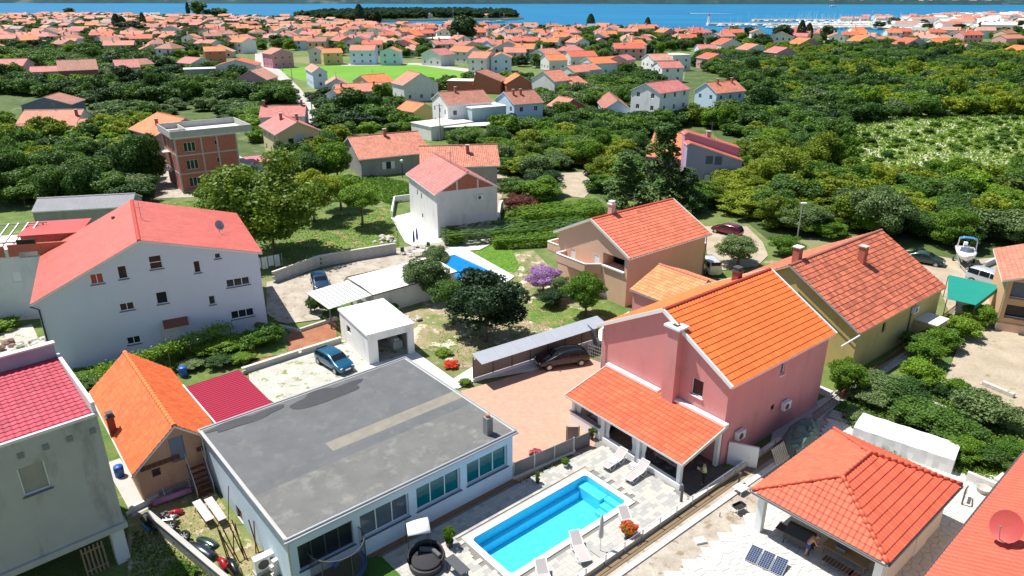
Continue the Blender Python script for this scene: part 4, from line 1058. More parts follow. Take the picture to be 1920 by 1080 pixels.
put_tiles(vis,rr.root,rf,T_rr,.34,.40,.05,300,amp=.035)
put_tiles(oth,rr.root,rf,T_rr,.34,.40,.05,0,amp=.035)
mb=MB(); mb.tube([(0,.1,3.36),(24,.1,3.36)],.07,8); mb.build('gutter',darkmetal,rr.root)
mb=MB(); mb.box(.3,-2*Wd+.3,0,23.7,-.3,3.25); mb.build('wall',peach,rr.root)
mb=MB(); mb.add([(.3,-.3,3.25),(.3,-2*Wd+.3,3.25),(.3,-Wd,3.2+s_*Wd)],[(0,1,2)]); mb.add([(23.7,-.3,3.25),(23.7,-2*Wd+.3,3.25),(23.7,-Wd,3.2+s_*Wd)],[(0,1,2)]); mb.each('gable_wall',peach,rr.root)
# ---- stained grey house, lower left
O,rot,Lg=fit((0,836),(181,776),9.4)
dirv=Vector((math.cos(rot),math.sin(rot),0))
O=O-dirv*6; Lg+=6
gh=House('grey_house','tall stained grey rendered house with a crimson tile roof in the lower left corner','house',O,rot,Lg,7.4,9.3-2.6,z0=2.6)
gh.opening(0,(42,872),(86,922),.16,'win',plain('closed_roller_blind',(.30,.28,.25),.7),frame_w,1,sill_dk,size=(1.15,1.6))
gh.wallmesh(old_render)
mb=MB(); mb.box(-.1,-.15,-.35,Lg+.12,7.5,-.001); mb.build('floor_slab',concrete,gh.root)
H0=6.7
E1=[Vector((-.1,.12,H0-.05)),Vector((Lg-.15,.12,H0-.05)),Vector((Lg-.15,7.2,H0+.6)),Vector((-.1,7.2,H0+.6))]
upv=(E1[3]-E1[0]).normalized(); ex=Vector((1,0,0)); rf=uvroof([(E1,ex,upv)],'roof',T_crim,gh.root,.1,white)
put_tiles(plane_tiles(E1[0],ex,upv,(E1[1]-E1[0]).length,(E1[3]-E1[0]).length,.33,.38),gh.root,rf,T_crim,.33,.38,.04,300)
mb=MB(); mb.box(-.12,-.06,H0,Lg+.05,.10,H0+.16); mb.box(Lg-.13,.10,H0,Lg+.05,7.4,H0+.75); mb.build('parapet',white_old,gh.root)
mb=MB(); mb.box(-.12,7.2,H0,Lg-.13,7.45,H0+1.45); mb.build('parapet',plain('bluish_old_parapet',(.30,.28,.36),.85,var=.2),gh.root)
mb=MB(); mb.box(-.2,7.12,H0+1.451,Lg-.05,7.55,H0+1.55); mb.build('coping',concrete_lt,gh.root)
for k in range(5):
 x=.6+6+k*1.05-1.0; mb=MB(); mb.cbox((x,-.03,H0-.75),(.26,.05,.3)); mb.build('plugged_hole',plain('mortar_patch%d'%k,(.20,.20,.20),.9) if k==0 else MATS['mortar_patch0'],gh.root)
mb=MB(); mb.box(Lg-.75,.05,-2.6,Lg-.1,.7,-.36); mb.build('pillar',white_old,gh.root)
uw=MB(); uw.box(-.1,3.2,-2.6,Lg-.3,3.5,-.36); back=uw.build('stone_wall',plain('dark_mortar',(.06,.055,.05),.95),gh.root)
g=random.Random(12);
smes=[]
for k in range(6):
 n=7; poly=[(math.cos(2*math.pi*i/n)*g.uniform(.8,1.05)*.5,math.sin(2*math.pi*i/n)*g.uniform(.8,1.05)*.5) for i in range(n)]
 mb=MB(); vs=[(x,0,z) for x,z in poly]+[(x*.82,-.07,z*.82) for x,z in poly]; mb.add(vs,[tuple(range(n,2*n))]+[(i,(i+1)%n,n+(i+1)%n,n+i) for i in range(n)]); smes.append(mb.mesh('field_stone',stone_dk))
cnt=0
for j in range(6):
 x=Lg-.6
 while x>Lg-11 and cnt<200:
  wd=g.uniform(.34,.55); o=link('field_stone',smes[g.randrange(6)],back); o.location=(x,3.2,-2.4+j*.38+g.uniform(-.03,.03)); o.scale=(wd*1.05,1,.40); o.rotation_euler=(0,g.uniform(-.2,.2),0); x-=wd*.97; cnt+=1
pg=empty('gate',gh.M@Vector((Lg-1.7,.2,-2.6)),rot,'old grey slatted gate leaning under the stained grey house','gate')
for k in range(6):
 mb=MB(); mb.bar((-.5+.2*k,0,0),(-.5+.2*k,.25,1.7),.09,.02); mb.build('slat',wood,pg)
mb=MB(); mb.bar((-.55,.05,.3),(.55,.05,.3),.02,.09); mb.bar((-.55,.21,1.4),(.55,.21,1.4),.02,.09); mb.each('rail',wood,pg)
# ---- cottage
O=P(272,948,0)
ct=House('cottage','small peach cottage with a steep orange tile roof and outside steps beside the workshop','house',O,R(39),4.9,12.0,2.75)
ct.opening(0,(315,815),(350,868),.1,'door',frame=plain('grey_blue_door',(.16,.20,.27),.5),pane=None,size=(.85,1.75))
for h_ in ct.holes[0]: pass
ct.opening(0,(284,876),(302,895),.12,'win',glass_dk,darkmetal,1,None,size=(.5,.55))
ct.gable('y',4.85,T_cott,oe=.3,og=.3,tiles=T_cott,wall=cottage_wall,tw=.27,th=.36,lip=.045,near=300,underside=white,capmat=plain('orange_ridge_tile',(.65,.17,.04),.7))
g_=MB()
for k in range(15):
 if 7<=k<=9: continue
 g_=MB(); x=.15+k*.33; g_.slab([(x,-.26,2.55),(x+.31,-.26,2.55),(x+.31,-.02,2.72),(x,-.02,2.72)],.04); g_.build('band_tile',wood_red,ct.root)
cz=ct.loc(203,772,4.3); zc=surf(ct,cz.x,cz.y); c=ct.chimney(cz.x,cz.y,zc-.3,zc+1.25,(.42,.42),plain('dark_brick_stack',(.24,.06,.035),.8,var=.2),darkmetal,pot=True)
gutter(ct,[(-.36,-.3,2.45),(-.36,12.3,2.45)],.06,concrete_lt)
st=empty('outside_steps',ct.M@Vector((3.2,-.1,0)),R(39),'dark wooden outside steps with a metal rail at the cottage door','stairs')
for k in range(6):
 mb=MB(); mb.box(-.45,-1.5+.2*k,.3*k+.1,.45,-1.5+.2*k+.3,.3*k+.16); mb.build('step',wood_red,st)
for sx in(-.5,.5):
 mb=MB(); mb.bar((sx,-1.6,0),(sx,-.2,2.0),.05,.16); mb.each('stringer',darkmetal,st)
mb=MB(); mb.tube([(-.5,-1.6,0),(-.5,-1.6,.9),(-.5,-.2,2.8),(-.5,-.2,1.9)],.025,6); mb.tube([(.5,-1.6,0),(.5,-1.6,.9),(.5,-.2,2.8)],.025,6); mb.each('handrail',galv,st)
O,rot,Lb=fit((409,794),(510,757),2.6); q=P(455,693,2.6)-O; Wb=abs(-(q.x)*math.sin(rot)+(q.y)*math.cos(rot))
bs=House('lean_to','low lean-to with a burgundy ribbed metal roof between cottage and workshop','shed',O,rot,Lb,Wb,2.5)
bs.wallmesh(white_old); sm=plain('burgundy_metal_sheet',(.36,.02,.05),.35,var=.06)
nr=int(Wb/.25); mb=MB()
rbm=MB(); rbm.box(-.1,0,0,Lb+.1,.13,.02); rbm.add([(-.1,.13,0),(Lb+.1,.13,0),(Lb+.1,.16,.05),(-.1,.16,.05),(-.1,.22,.05),(Lb+.1,.22,.05),(Lb+.1,.25,0),(-.1,.25,0)],[(0,1,2,3),(3,2,5,4),(4,5,6,7)]); rme=rbm.mesh('roof_panel',sm)
for k in range(nr): o=link('roof_panel',rme,bs.root); o.location=(0,k*.25,2.52+.012*k)
mb=MB(); mb.bar((-.14,-.05,2.6),(-.14,Wb,2.6+.012*nr),.08,.14); mb.build('verge_board',white_paint,bs.root)
# ---- white three-storey house on the left
O,rot,Ll=fit((103,700),(504,620),0)
lh=House('white_house','long white three-storey house with a coral red metal-tile roof on the left','house',O,rot,Ll,14.0,6.5)
def wl(p,q,sz,ml=1,trn=0,dk=glass_dk,sl=sill_dk): lh.opening(0,p,q,.16,'win',dk,frame_w,ml,sl,size=sz,trans=trn)
wl((170,514),(193,532),(.95,.9),2,dk=plain('red_curtain_pane',(.38,.06,.05),.3)); wl((221,498),(238,524),(.7,1.15)); wl((279,479),(304,505),(1.0,1.2),1,1)
wl((362,487),(377,514),(.55,1.1)); wl((402,474),(414,486),(.5,.5)); wl((423,520),(469,538),(2.0,.75),3); wl((223,567),(253,583),(1.1,.7),2)
wl((292,545),(315,572),(.9,1.1)); wl((390,553),(405,573),(.55,.85)); wl((431,578),(478,598),(2.0,.8),3); wl((236,629),(266,647),(1.05,.7),2)
x,z=lh.on(0,318,615); lh.opening_m(0,x-.75,.05,x+.75,2.1,.15,'door',frame=shutter,mull=2)
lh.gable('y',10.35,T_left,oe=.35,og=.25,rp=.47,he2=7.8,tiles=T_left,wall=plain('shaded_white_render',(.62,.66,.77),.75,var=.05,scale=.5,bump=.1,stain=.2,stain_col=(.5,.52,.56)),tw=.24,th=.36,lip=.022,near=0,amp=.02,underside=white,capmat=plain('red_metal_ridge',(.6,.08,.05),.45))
x,z=lh.on(0,328,598); mb=MB(); mb.add([(x-1.0,-.02,2.95),(x+1.0,-.02,2.95),(x+1.0,-1.0,2.55),(x-1.0,-1.0,2.55),(x-1.0,-.02,2.9),(x+1.0,-.02,2.9),(x+1.0,-1.0,2.5),(x-1.0,-1.0,2.5)],[(0,3,2,1),(4,5,6,7),(0,1,5,4),(1,2,6,5),(2,3,7,6),(3,0,4,7)]); mb.build('door_canopy',wood_red,lh.root)
gutter(lh,[(-.38,-.25,6.2),(-.38,14.2,6.2)],.07,darkmetal); gutter(lh,[(-.38,-.2,6.2),(.1,-.09,5.8),(.1,-.09,.1)],.06,black,'downpipe')
mb=MB(); c=lh.loc(214,417,9.2); mb.box(c.x-.15,c.y-.15,surf(lh,c.x,c.y),c.x+.15,c.y+.15,surf(lh,c.x,c.y)+.25); mb.build('roof_vent',wood_red,lh.roof)
def dish(loc,rz,label,r=.5,mat=None,mast=1.0,group=None):
 d=empty('satellite_dish',loc,rz,label,'satellite dish',group); mat=mat or greymetal
 mb=MB(); n=20; vs=[];
 prof=[(0,0),(.4,.03),(.75,.09),(1,.17)]
 T=Matrix.Translation((0,-.12*r/.5,mast+.1*r))@Matrix.Rotation(R(62),4,'X')
 for rr_,z in prof:
  for k in range(n): vs.append(T@Vector((rr_*r*math.cos(2*math.pi*k/n),rr_*r*1.1*math.sin(2*math.pi*k/n),z*r)))
 fs=[(i*n+k,i*n+(k+1)%n,(i+1)*n+(k+1)%n,(i+1)*n+k) for i in range(3) for k in range(n)]
 b=len(vs); vs+=[v-(T.to_3x3()@Vector((0,0,.015))) for v in vs]; fs+=[tuple(b+i for i in reversed(f)) for f in fs]
 mb.add(vs,fs); mb.build('reflector',mat,d,True)
 mb=MB(); mb.tube([(0,.02,-.15),(0,.02,mast)],.035,8); mb.build('mast',greymetal,d)
 mb=MB(); tip=T@Vector((0,-.15*r,1.0*r)); mb.tube([T@Vector((0,-r*.95,.15*r)),tip],.018,6); mb.cbox(tip,(.08,.08,.14)); mb.build('feed_arm',greymetal,d)
 return d
q=rr.Mi@P(1893,965,5.0)
def rz_at(x,y): return 3.4+s_*min(-y,2*Wd+y)
cxy=rr.Mi@P(1888,1000,4.6); cz_=rz_at(cxy.x,cxy.y); w_=rr.M@Vector((cxy.x,cxy.y,cz_)); w_.z=cz_
dish(w_,R(-62),'large brick-red satellite dish on the corner house roof',.74,plain('red_dish_paint',(.42,.07,.06),.5),.95)
dish(lh.M@Vector((Ll*.86,5.2,surf(lh,Ll*.86,5.2))),R(60),'small grey satellite dish on the right slope of the white house roof',.45,None,.7)
# ---- peach house at the right edge
O=P(1855,700,0); O.z=0
A1=P(1893,523,5.2);
ph=House('peach_house','apricot rendered house with glazed balconies at the right edge of the photo','house',Vector((A1.x,A1.y,0)),R(-28),9,9,5.3)
ph.opening_m(0,.35,3.35,6.0,5.0,.5,'win',glass_sky,frame_w,3)
ph.opening_m(0,.35,1.4,6.0,2.75,.6,'win',glass_dk,frame_w,3)
ph.gable('y',7.0,RU['salmon'],oe=.6,og=.6,wall=peach_dk,underside=white)
gutter(ph,[(-.1,-.1,5.2),(-.1,-.1,.3)],.06,galv,'downpipe')
mb=MB(); mb.box(-.06,-.12,0,6,-.02,.9); mb.build('plinth',peach,ph.root)
# ---- white building and brick parapet at the left edge
O=P(-60,605,0)
wb=House('white_block','white rendered block with a broken red brick parapet at the left edge','building',P(-90,612,0),R(14),12.5,7.5,6.3)
wb.opening(0,(34,452),(64,470),.15,'win',glass_dk,darkmetal,1,None,size=(1.6,1.2)); wb.opening(0,(22,510),(40,530),.1,'shutter',frame=shutter,size=(.8,1.0))
wb.wallmesh(white_old)
mb=MB(); mb.box(0,0,6.3,12.5,7.5,6.45); mb.build('roof_slab',concrete_lt,wb.root)
mb=MB(); mb.box(.0,.0,6.451,6.0,.25,7.5); mb.box(6.4,.0,6.451,12.5,.25,7.6); mb.box(12.25,.26,6.451,12.5,7.5,7.3); mb.each('parapet',redbrick,wb.root)
mb=MB(); mb.box(6.05,.02,6.451,6.35,.22,7.2); mb.build('post',concrete_lt,wb.root)
mb=MB(); mb.slab([(6.8,1.5,8.0),(12.3,1.5,8.0),(12.3,5.5,8.25),(6.8,5.5,8.25)],.08); ms=mb.build('sheet_roof',RU['sheet'],wb.root)
mb=MB(); mb.box(7.0,1.7,6.451,12.1,5.3,7.9); mb.build('roof_room',redbrick,wb.root)
pgl=empty('pergola',wb.M@Vector((0,0,6.45)),R(14),'grey metal rafter frame of an unfinished roof above the brick parapet','pergola')
for k in range(9):
 mb=MB(); x=.3+k*.85; mb.bar((x,1.0,.6),(x+.7,4.5,2.0),.09,.12); mb.build('rafter',greymetal,pgl)
mb=MB(); mb.bar((0,1.6,.95),(8.2,1.6,.95),.1,.1); mb.bar((.5,4.4,1.95),(8.6,4.4,1.95),.1,.1); mb.each('beam',greymetal,pgl)
for x,y,h in ((.2,1.6,.95),(4,1.6,.95),(7.9,1.6,.95),(.6,4.4,1.9),(8.2,4.4,1.9)):
 mb=MB(); mb.bar((x,y,0),(x,y,h),.1); mb.build('post',greymetal,pgl)
O,rot,Lc=fit((60,395),(245,385),3.2)
brn=House('barn','long shed with a grey corrugated roof behind the white block','shed',O,rot,Lc,5.5,3.1); brn.gable('x',4.1,roofuv('corrugated_grey_roof',(.25,.25,.27),tw=.18,th=40,lines=0,patch=.2,var=.05),oe=.2,og=.1,rp=.5,wall=grey_plaster)
# ================================================================ POOL TERRACE
A=P(867,1014,0); B=P(1097,884,0); C=P(1192,944,0)
ex=(B-A).normalized(); pr=math.atan2(ex.y,ex.x); n_=Vector((-ex.y,ex.x,0)); PW=abs((C-B).dot(n_));
PL=(B-A).length+.0
PLEN=PL; pool=empty('swimming_pool',(B.x,B.y,0),pr,'rectangular turquoise swimming pool with white coping and corner steps','swimming pool')
cop=.38; dk=.14
copm=plain('white_coping_stone',(.74,.73,.70),.6,var=.06,scale=2)
def coping(x0,y0,x1,y1,n,axis):
 for k in range(n):
  t0,t1=k/n,(k+1)/n; g_=.006; mb=MB()
  if axis=='x': mb.box(x0+(x1-x0)*t0+g_,y0,dk-.04,x0+(x1-x0)*t1-g_,y1,dk+.03)
  else: mb.box(x0,y0+(y1-y0)*t0+g_,dk-.04,x1,y0+(y1-y0)*t1-g_,dk+.03)
  mb.build('coping_stone',copm,pool)
coping(-PLEN,-cop,0,0,18,'x'); coping(-PLEN,-PW,0,-PW+cop,18,'x'); coping(-cop,-PW+cop,0,-cop,7,'y'); coping(-PLEN,-PW+cop,-PLEN+cop,-cop,7,'y')
liner=plain('pool_liner_blue',(.14,.60,.80),.4,var=.04,scale=.5)
x0,x1,y0,y1=-PLEN+cop,-cop,-PW+cop,-cop; zb_=-1.15
def rrect(x0,y0,x1,y1,r=.25,n=5):
 o=[]
 for cx,cy,a0 in ((x1-r,y1-r,0),(x0+r,y1-r,90),(x0+r,y0+r,180),(x1-r,y0+r,270)):
  for k in range(n+1): a=R(a0+90*k/n); o.append((cx+r*math.cos(a),cy+r*math.sin(a)))
 return o
ring=rrect(x0,y0,x1,y1); n=len(ring); mb=MB()
mb.add([(p[0],p[1],dk+.0) for p in ring]+[(p[0],p[1],zb_) for p in ring],[(i,n+i,n+(i+1)%n,(i+1)%n) for i in range(n)]+[tuple(range(n,2*n))])
mb.build('basin',liner,pool)
for cx,cy,a0,sx,sy in ((x1,y1,0,1,1),(x0,y1,90,-1,1),(x0,y0,180,-1,-1),(x1,y0,270,1,-1)):
 mb=MB(); r=.25; arc=[(cx-sx*r+r*math.cos(R(a0+90*k/5)),cy-sy*r+r*math.sin(R(a0+90*k/5)),dk+.026) for k in range(6)]
 mb.add([(cx,cy,dk+.026)]+arc,[tuple([0]+list(range(1,7)))]); mb.build('coping_corner',copm,pool)
for k,(w_,zt) in enumerate(((.75,-.28),)):
 mb=MB(); mb.box(x1-w_,y0+1.5,zb_+.01,x1-.01,y1-.01,zt); mb.build('bench',liner,pool,bevel=.05)
for k in range(3):
 mb=MB(); mb.box(x1-.45-.4*k,y0+.01,zb_+.012+.002*k,x1-.012,y0+1.45,-.25-.28*k if True else 0); mb.build('step',liner,pool,bevel=.04)
mb=MB(); mb.box(x0+.01,y1-.32,zb_+.01,x1-.8,y1-.01,-.55); mb.build('ledge',liner,pool,bevel=.05)
m,nt,b=newmat('pool_water');
tr_=N(nt,'ShaderNodeBsdfTransparent'); tr_.inputs[0].default_value=(.42,.86,.97,1)
gl=N(nt,'ShaderNodeBsdfGlossy'); gl.inputs['Roughness'].default_value=.03
fr=N(nt,'ShaderNodeFresnel'); fr.inputs[0].default_value=1.33
bp=N(nt,'ShaderNodeBump'); bp.inputs['Strength'].default_value=.6; bp.inputs['Distance'].default_value=.05
pos=geo_pos(nt); nt.links.new(noise_(nt,pos,5,3),bp.inputs['Height']); nt.links.new(bp.outputs[0],gl.inputs['Normal']); nt.links.new(bp.outputs[0],fr.inputs['Normal'])
mx=N(nt,'ShaderNodeMixShader'); nt.links.new(fr.outputs[0],mx.inputs[0]); nt.links.new(tr_.outputs[0],mx.inputs[1]); nt.links.new(gl.outputs[0],mx.inputs[2])
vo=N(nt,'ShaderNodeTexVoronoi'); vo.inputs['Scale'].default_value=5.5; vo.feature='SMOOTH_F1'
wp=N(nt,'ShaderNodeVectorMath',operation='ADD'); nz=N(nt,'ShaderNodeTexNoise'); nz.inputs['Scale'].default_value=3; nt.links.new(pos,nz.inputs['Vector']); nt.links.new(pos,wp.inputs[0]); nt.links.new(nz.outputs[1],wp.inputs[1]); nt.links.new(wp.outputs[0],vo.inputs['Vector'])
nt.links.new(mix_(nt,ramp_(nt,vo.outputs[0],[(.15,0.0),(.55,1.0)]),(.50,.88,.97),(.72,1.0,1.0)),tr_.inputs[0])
nt.links.new(mx.outputs[0],nt.nodes['Material Output'].inputs[0]); nt.nodes.remove(b)
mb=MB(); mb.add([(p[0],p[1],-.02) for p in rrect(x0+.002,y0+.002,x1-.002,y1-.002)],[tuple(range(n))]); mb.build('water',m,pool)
def cut_sheets(rect):
 bm_=None
 for o in list(bpy.data.objects):
  if o.get('kind')=='structure' and o.type=='MESH' and o.name.split('.')[0] in('ground','brick_paving','gravel_strip','garage_apron'):
   me=o.data; z=me.vertices[0].co.z
   bm=bmesh.new(); bm.from_mesh(me)
   c=[pool.matrix_basis@Vector((x,y,0)) for x,y in ((x0-.05,y0-.05),(x1+.05,y0-.05),(x1+.05,y1+.05),(x0-.05,y1+.05))]
   for i in range(4):
    a_,b_=c[i],c[(i+1)%4]; d_=(b_-a_).normalized(); nn=Vector((d_.y,-d_.x,0))
    bmesh.ops.bisect_plane(bm,geom=bm.verts[:]+bm.edges[:]+bm.faces[:],plane_co=Vector((a_.x,a_.y,z)),plane_no=nn)
   dele=[]
   for f in bm.faces:
    q=pool.matrix_basis.inverted()@f.calc_center_median()
    if x0-.06<q.x<x1+.06 and y0-.06<q.y<y1+.06: dele.append(f)
   bmesh.ops.delete(bm,geom=dele,context='FACES'); bm.to_mesh(me); bm.free()
bpy.context.view_layer.update()
cut_sheets(None)
deckm=[plain('pale_paver',(.42,.41,.375),.8,var=.1,scale=2.5,bump=.25,bscale=25),plain('warm_paver',(.47,.44,.39),.8,var=.1,scale=2.5,bump=.25,bscale=25),plain('grey_paver',(.34,.34,.325),.8,var=.1,scale=2.5,bump=.25,bscale=25)]
deck=empty('pool_deck',(B.x,B.y,0),pr); deck['kind']='structure'
mb=MB()
def inv(u,v): return pool.matrix_basis.inverted()@P(u,v,.1)
terr_front=(tr.M@Vector((-.25,0,0)));
WK=wk.M.inverted(); DX0,DX1,DY0,DY1=-14.5,5.3,-PW-2.05,5.0
base=[]; F0=P(963,900,0); F1=P(1104,838,0); fdir=(F1-F0).normalized()
WY=(pool.matrix_basis.inverted()@(wk.M@Vector((wk.L,-.35,0)))).y; FY=(pool.matrix_basis.inverted()@F0).y-.15
for rx0,ry0,rx1,ry1 in ((DX0,DY0,-PLEN,WY),(-PLEN,0,0,WY),(-PLEN,DY0,0,-PW),(0,DY0,DX1,WY)):
 mb=MB(); mb.box(rx0,ry0,-.02,rx1,ry1,dk-.045); mb.build('joint_bed',plain('paving_joint',(.20,.19,.17),.95) if 'paving_joint' not in MATS else MATS['paving_joint'],deck)
g=random.Random(21); pme=[[],[],[]]; pl_=[]
rowh=.30; y=DY0
terr_inv=tr.M.inverted()
while y<DY1-.05:
 x=DX0-g.uniform(0,.3)
 while x<DX1:
  wd=g.choice((.30,.45,.60)); cx,cy=x+wd/2,y+rowh/2; x+=wd
  if cx<DX0 or cx+wd/2>DX1: continue
  if -PLEN-.02<cx+wd/2 and cx-wd/2<.02 and -PW-.02<cy+rowh/2 and cy-rowh/2<.02:
   continue
  wpt=pool.matrix_basis@Vector((cx,cy,0)); t=terr_inv@wpt
  if t.x>-.3 and t.y>-1.4: continue
  kq=WK@wpt
  if kq.x<wk.L+.1 and kq.y>-.52: continue
  if kq.x>=wk.L+.1 and (wpt-F0).dot(Vector((fdir.y,-fdir.x,0)))<.5: continue
  pl_.append((cx,cy,wd,wpt))
 y+=rowh
pl_.sort(key=lambda q:(q[3]-cam.location).length)
pmesh={}
for wd in(.30,.45,.60):
 for k in range(3):
  mb=MB(); h=.004; mb.box(-wd/2+h,-rowh/2+h,0,wd/2-h,rowh/2-h,.045); pmesh[(wd,k)]=mb.mesh('paver',deckm[k])
for q in pl_[:300]:
 o=link('paver',pmesh[(q[2],g.choice((0,0,1,2)))],deck); o.location=(q[0],q[1],dk-.046+g.uniform(0,.006))
for k in range(3):
 mb=MB()
 for i,q in enumerate(pl_[300:]):
  if (i*7+int(q[0]*3))%3==k: mb.box(q[0]-q[2]/2+.004,q[1]-rowh/2+.004,dk-.046,q[0]+q[2]/2-.004,q[1]+rowh/2-.004,dk+.001)
 if mb.v: o=mb.build('paver',deckm[k],deck); o['kind']='stuff'
mb=MB();
for k in range(24): mb.box(-PLEN+k*PLEN/24+.004,.004,dk-.046,-PLEN+(k+1)*PLEN/24-.004,.16,dk-.002)
mb.each('paver',deckm[0],deck)
tm_=plain('artificial_turf_mat',(.055,.14,.012),.95,var=.15,bump=.5,bscale=30)
q=pool.matrix_basis.inverted()
pts=[q@P(u,v,dk) for u,v in ((560,1105),(640,1050),(716,1044),(752,1080),(700,1140))]
mb=MB(); mb.add([(p.x,p.y,dk+.012) for p in pts],[tuple(range(5))]); o=mb.build('artificial_turf',tm_,deck)
tu=tufts('artificial_grass',[(570,1100),(640,1052),(716,1046),(750,1080),(700,1130)],5000,.03,L_grass,seed=8,size=.035,z=dk)
kerbm=plain('yellowish_block_kerb',(.50,.43,.31),.9,var=.18,scale=2,bump=.3,stain=.4,stain_col=(.35,.27,.16))
K0=P(1085,1092,0);K1=P(1466,828,0); kd=(K1-K0); KL=kd.length; kr=math.atan2(kd.y,kd.x)
kw=empty('kerb_wall',(K0.x,K0.y,0),kr,'low weathered block kerb wall with short railing posts along the pool terrace','wall')
nb=int(KL/.5)
for k in range(nb):
 mb=MB(); mb.box(k*.5+.005,-.13,0,(k+1)*.5-.005,.13,.42); mb.build('block',kerbm,kw)
for k in range(nb//2):
 mb=MB(); mb.box(k*1.0+.006,-.16,.421,(k+1)*1.0-.006,.16,.46); mb.build('coping',concrete_lt,kw)
for k in range(int(KL/1.55)):
 mb=MB(); mb.box(k*1.55+.3,-.21,.15,k*1.55+.37,-.161,.85); mb.build('rail_post',galv,kw)
mb=MB(); mb.tube([(.2,-.185,.86),(KL-.3,-.185,.86)],.02,6); mb.build('top_rail',galv,kw)
K2=P(1120,1110,0);K3=P(1500,840,0)
kd=(K3-K2); L2=kd.length; k2=empty('kerb',(K2.x,K2.y,0),math.atan2(kd.y,kd.x),'second pale concrete kerb running beside the block kerb wall','kerb')
g=random.Random(4)
for k in range(int(L2/1.1)):
 mb=MB(); mb.box(k*1.1+.004,-.16,0,(k+1)*1.1-.004,.16,.20+g.uniform(-.01,.01)); mb.build('kerb_stone',concrete_lt,k2)
patch('gully',[(1092,1100),(1104,1105),(1480,838),(1468,826)],0,plain('damp_brown_gully',(.20,.14,.08),.9,var=.2))  # darker brown strip along the foot of the kerb wall
# ---------------------------------------------------------------- pool furniture
def lounger(name='sun_lounger'):
 r=empty(name,(0,0,0),0,None,'sun lounger',group='white sun loungers around the pool')
 fr=whitemetal; sl_=plain('taupe_sling_fabric',(.42,.38,.37),.8,var=.06) if 'taupe_sling_fabric' not in MATS else MATS['taupe_sling_fabric']
 mb=MB(); mb.slab([(0,-.29,.36),(1.25,-.29,.36),(1.25,.29,.36),(0,.29,.36)],.03); mb.build('seat',sl_,r)
 mb=MB(); mb.slab([(1.25,-.29,.36),(1.88,-.29,.80),(1.88,.29,.80),(1.25,.29,.36)],.03); mb.build('backrest',sl_,r)
 for s in(-1,1):
  mb=MB(); mb.tube([(-.03,s*.31,.33),(.4,s*.32,.375),(1.25,s*.32,.375),(1.92,s*.31,.83)],.028,8); mb.build('side_rail',fr,r,True)
  mb=MB(); mb.tube([(.1,s*.32,.36),(.18,s*.33,.12),(.35,s*.33,.02),(.6,s*.33,.12),(.75,s*.32,.36)],.026,8); mb.build('leg',fr,r,True)
  mb=MB(); mb.tube([(1.0,s*.32,.37),(1.15,s*.33,.12),(1.35,s*.33,.02),(1.55,s*.33,.15),(1.62,s*.32,.55)],.026,8); mb.build('leg',fr,r,True)
 mb=MB(); mb.tube([(-.03,-.31,.33),(-.03,.31,.33)],.028,8); mb.tube([(1.92,-.31,.83),(1.92,.31,.83)],.028,8); mb.each('cross_rail',fr,r)
 return r
def at_dir(u0,v0,u1,v1,z=.14):
 a=P(u0,v0,z);b=P(u1,v1,z); return a,math.atan2(b.y-a.y,b.x-a.x)
spots=[((1134,882),(1185,850),'left one of the two white sun loungers between pool and terrace, a towel on it'),((1176,906),(1222,874),'right one of the two white sun loungers between the pool and the terrace'),
 ((1192,1008),(1165,968),'white sun lounger behind the red flower planter and the closed parasol'),((1098,1060),(1078,1020),'white sun lounger between the kerb wall and the pool, left of the closed parasol'),((1030,1118),(1012,1068),'white sun lounger cut off by the bottom edge of the photo')]
L0=lounger()
for i,(a,b,lb) in enumerate(spots):
 p,rz=at_dir(*a,*b)
 if i==0: r=L0; r.location=p; r.rotation_euler=(0,0,rz); r['label']=lb
 else: r=place(L0,p,rz,lb)
mb=MB(); g=random.Random(3); vs=[(x*.12,y*.11-.27,.02+.035*math.sin(x*2.1+y*1.3)+.02*g.random()) for x in range(7) for y in range(6)]
mb.add(vs,[(x*6+y,x*6+y+1,(x+1)*6+y+1,(x+1)*6+y) for x in range(6) for y in range(5)]); t=mb.build('towel',curtain,None,True); p,rz=at_dir(*spots[0][0],*spots[0][1]); t.location=p+Vector((math.cos(rz)*.5,math.sin(rz)*.5,.38)); t.rotation_euler=(0,0,rz); tag(t,'crumpled white towel lying on the left sun lounger by the terrace','towel')
p=P(1187,880,.14); st_=empty('side_table',p,pr,'small white side table between the two upper sun loungers','table')
mb=MB(); mb.box(-.22,-.22,.40,.22,.22,.43); mb.build('tabletop',whitemetal,st_)
mb=MB(); [mb.bar((sx*.18,sy*.18,.40),(sx*.2,sy*.2,0),.035) for sx in(-1,1) for sy in(-1,1)]; mb.each('leg',whitemetal,st_)
p=P(1125,1034,.14); pa=empty('parasol',p,pr,'closed pale grey parasol on a square slab base beside the pool','parasol')
mb=MB(); mb.box(-.4,-.4,0,.4,.4,.07); mb.build('base',plain('grey_concrete_slab',(.36,.35,.33),.85),pa); mb=MB(); mb.cyl(0,0,.07,2.55,.022); mb.build('pole',whitemetal,pa)
mb=MB(); mb.lathe((0,0,0),[(.0,2.62),(.03,2.58),(.10,2.3),(.12,1.7),(.14,1.25),(.10,1.0),(.03,.98)],14)
for i,v in enumerate(mb.v):
 a=math.atan2(v[1],v[0]); k=1+.22*math.sin(a*7); mb.v[i]=(v[0]*k,v[1]*k,v[2])
mb.build('canopy',plain('grey_parasol_cloth',(.45,.45,.46),.9),pa,True)
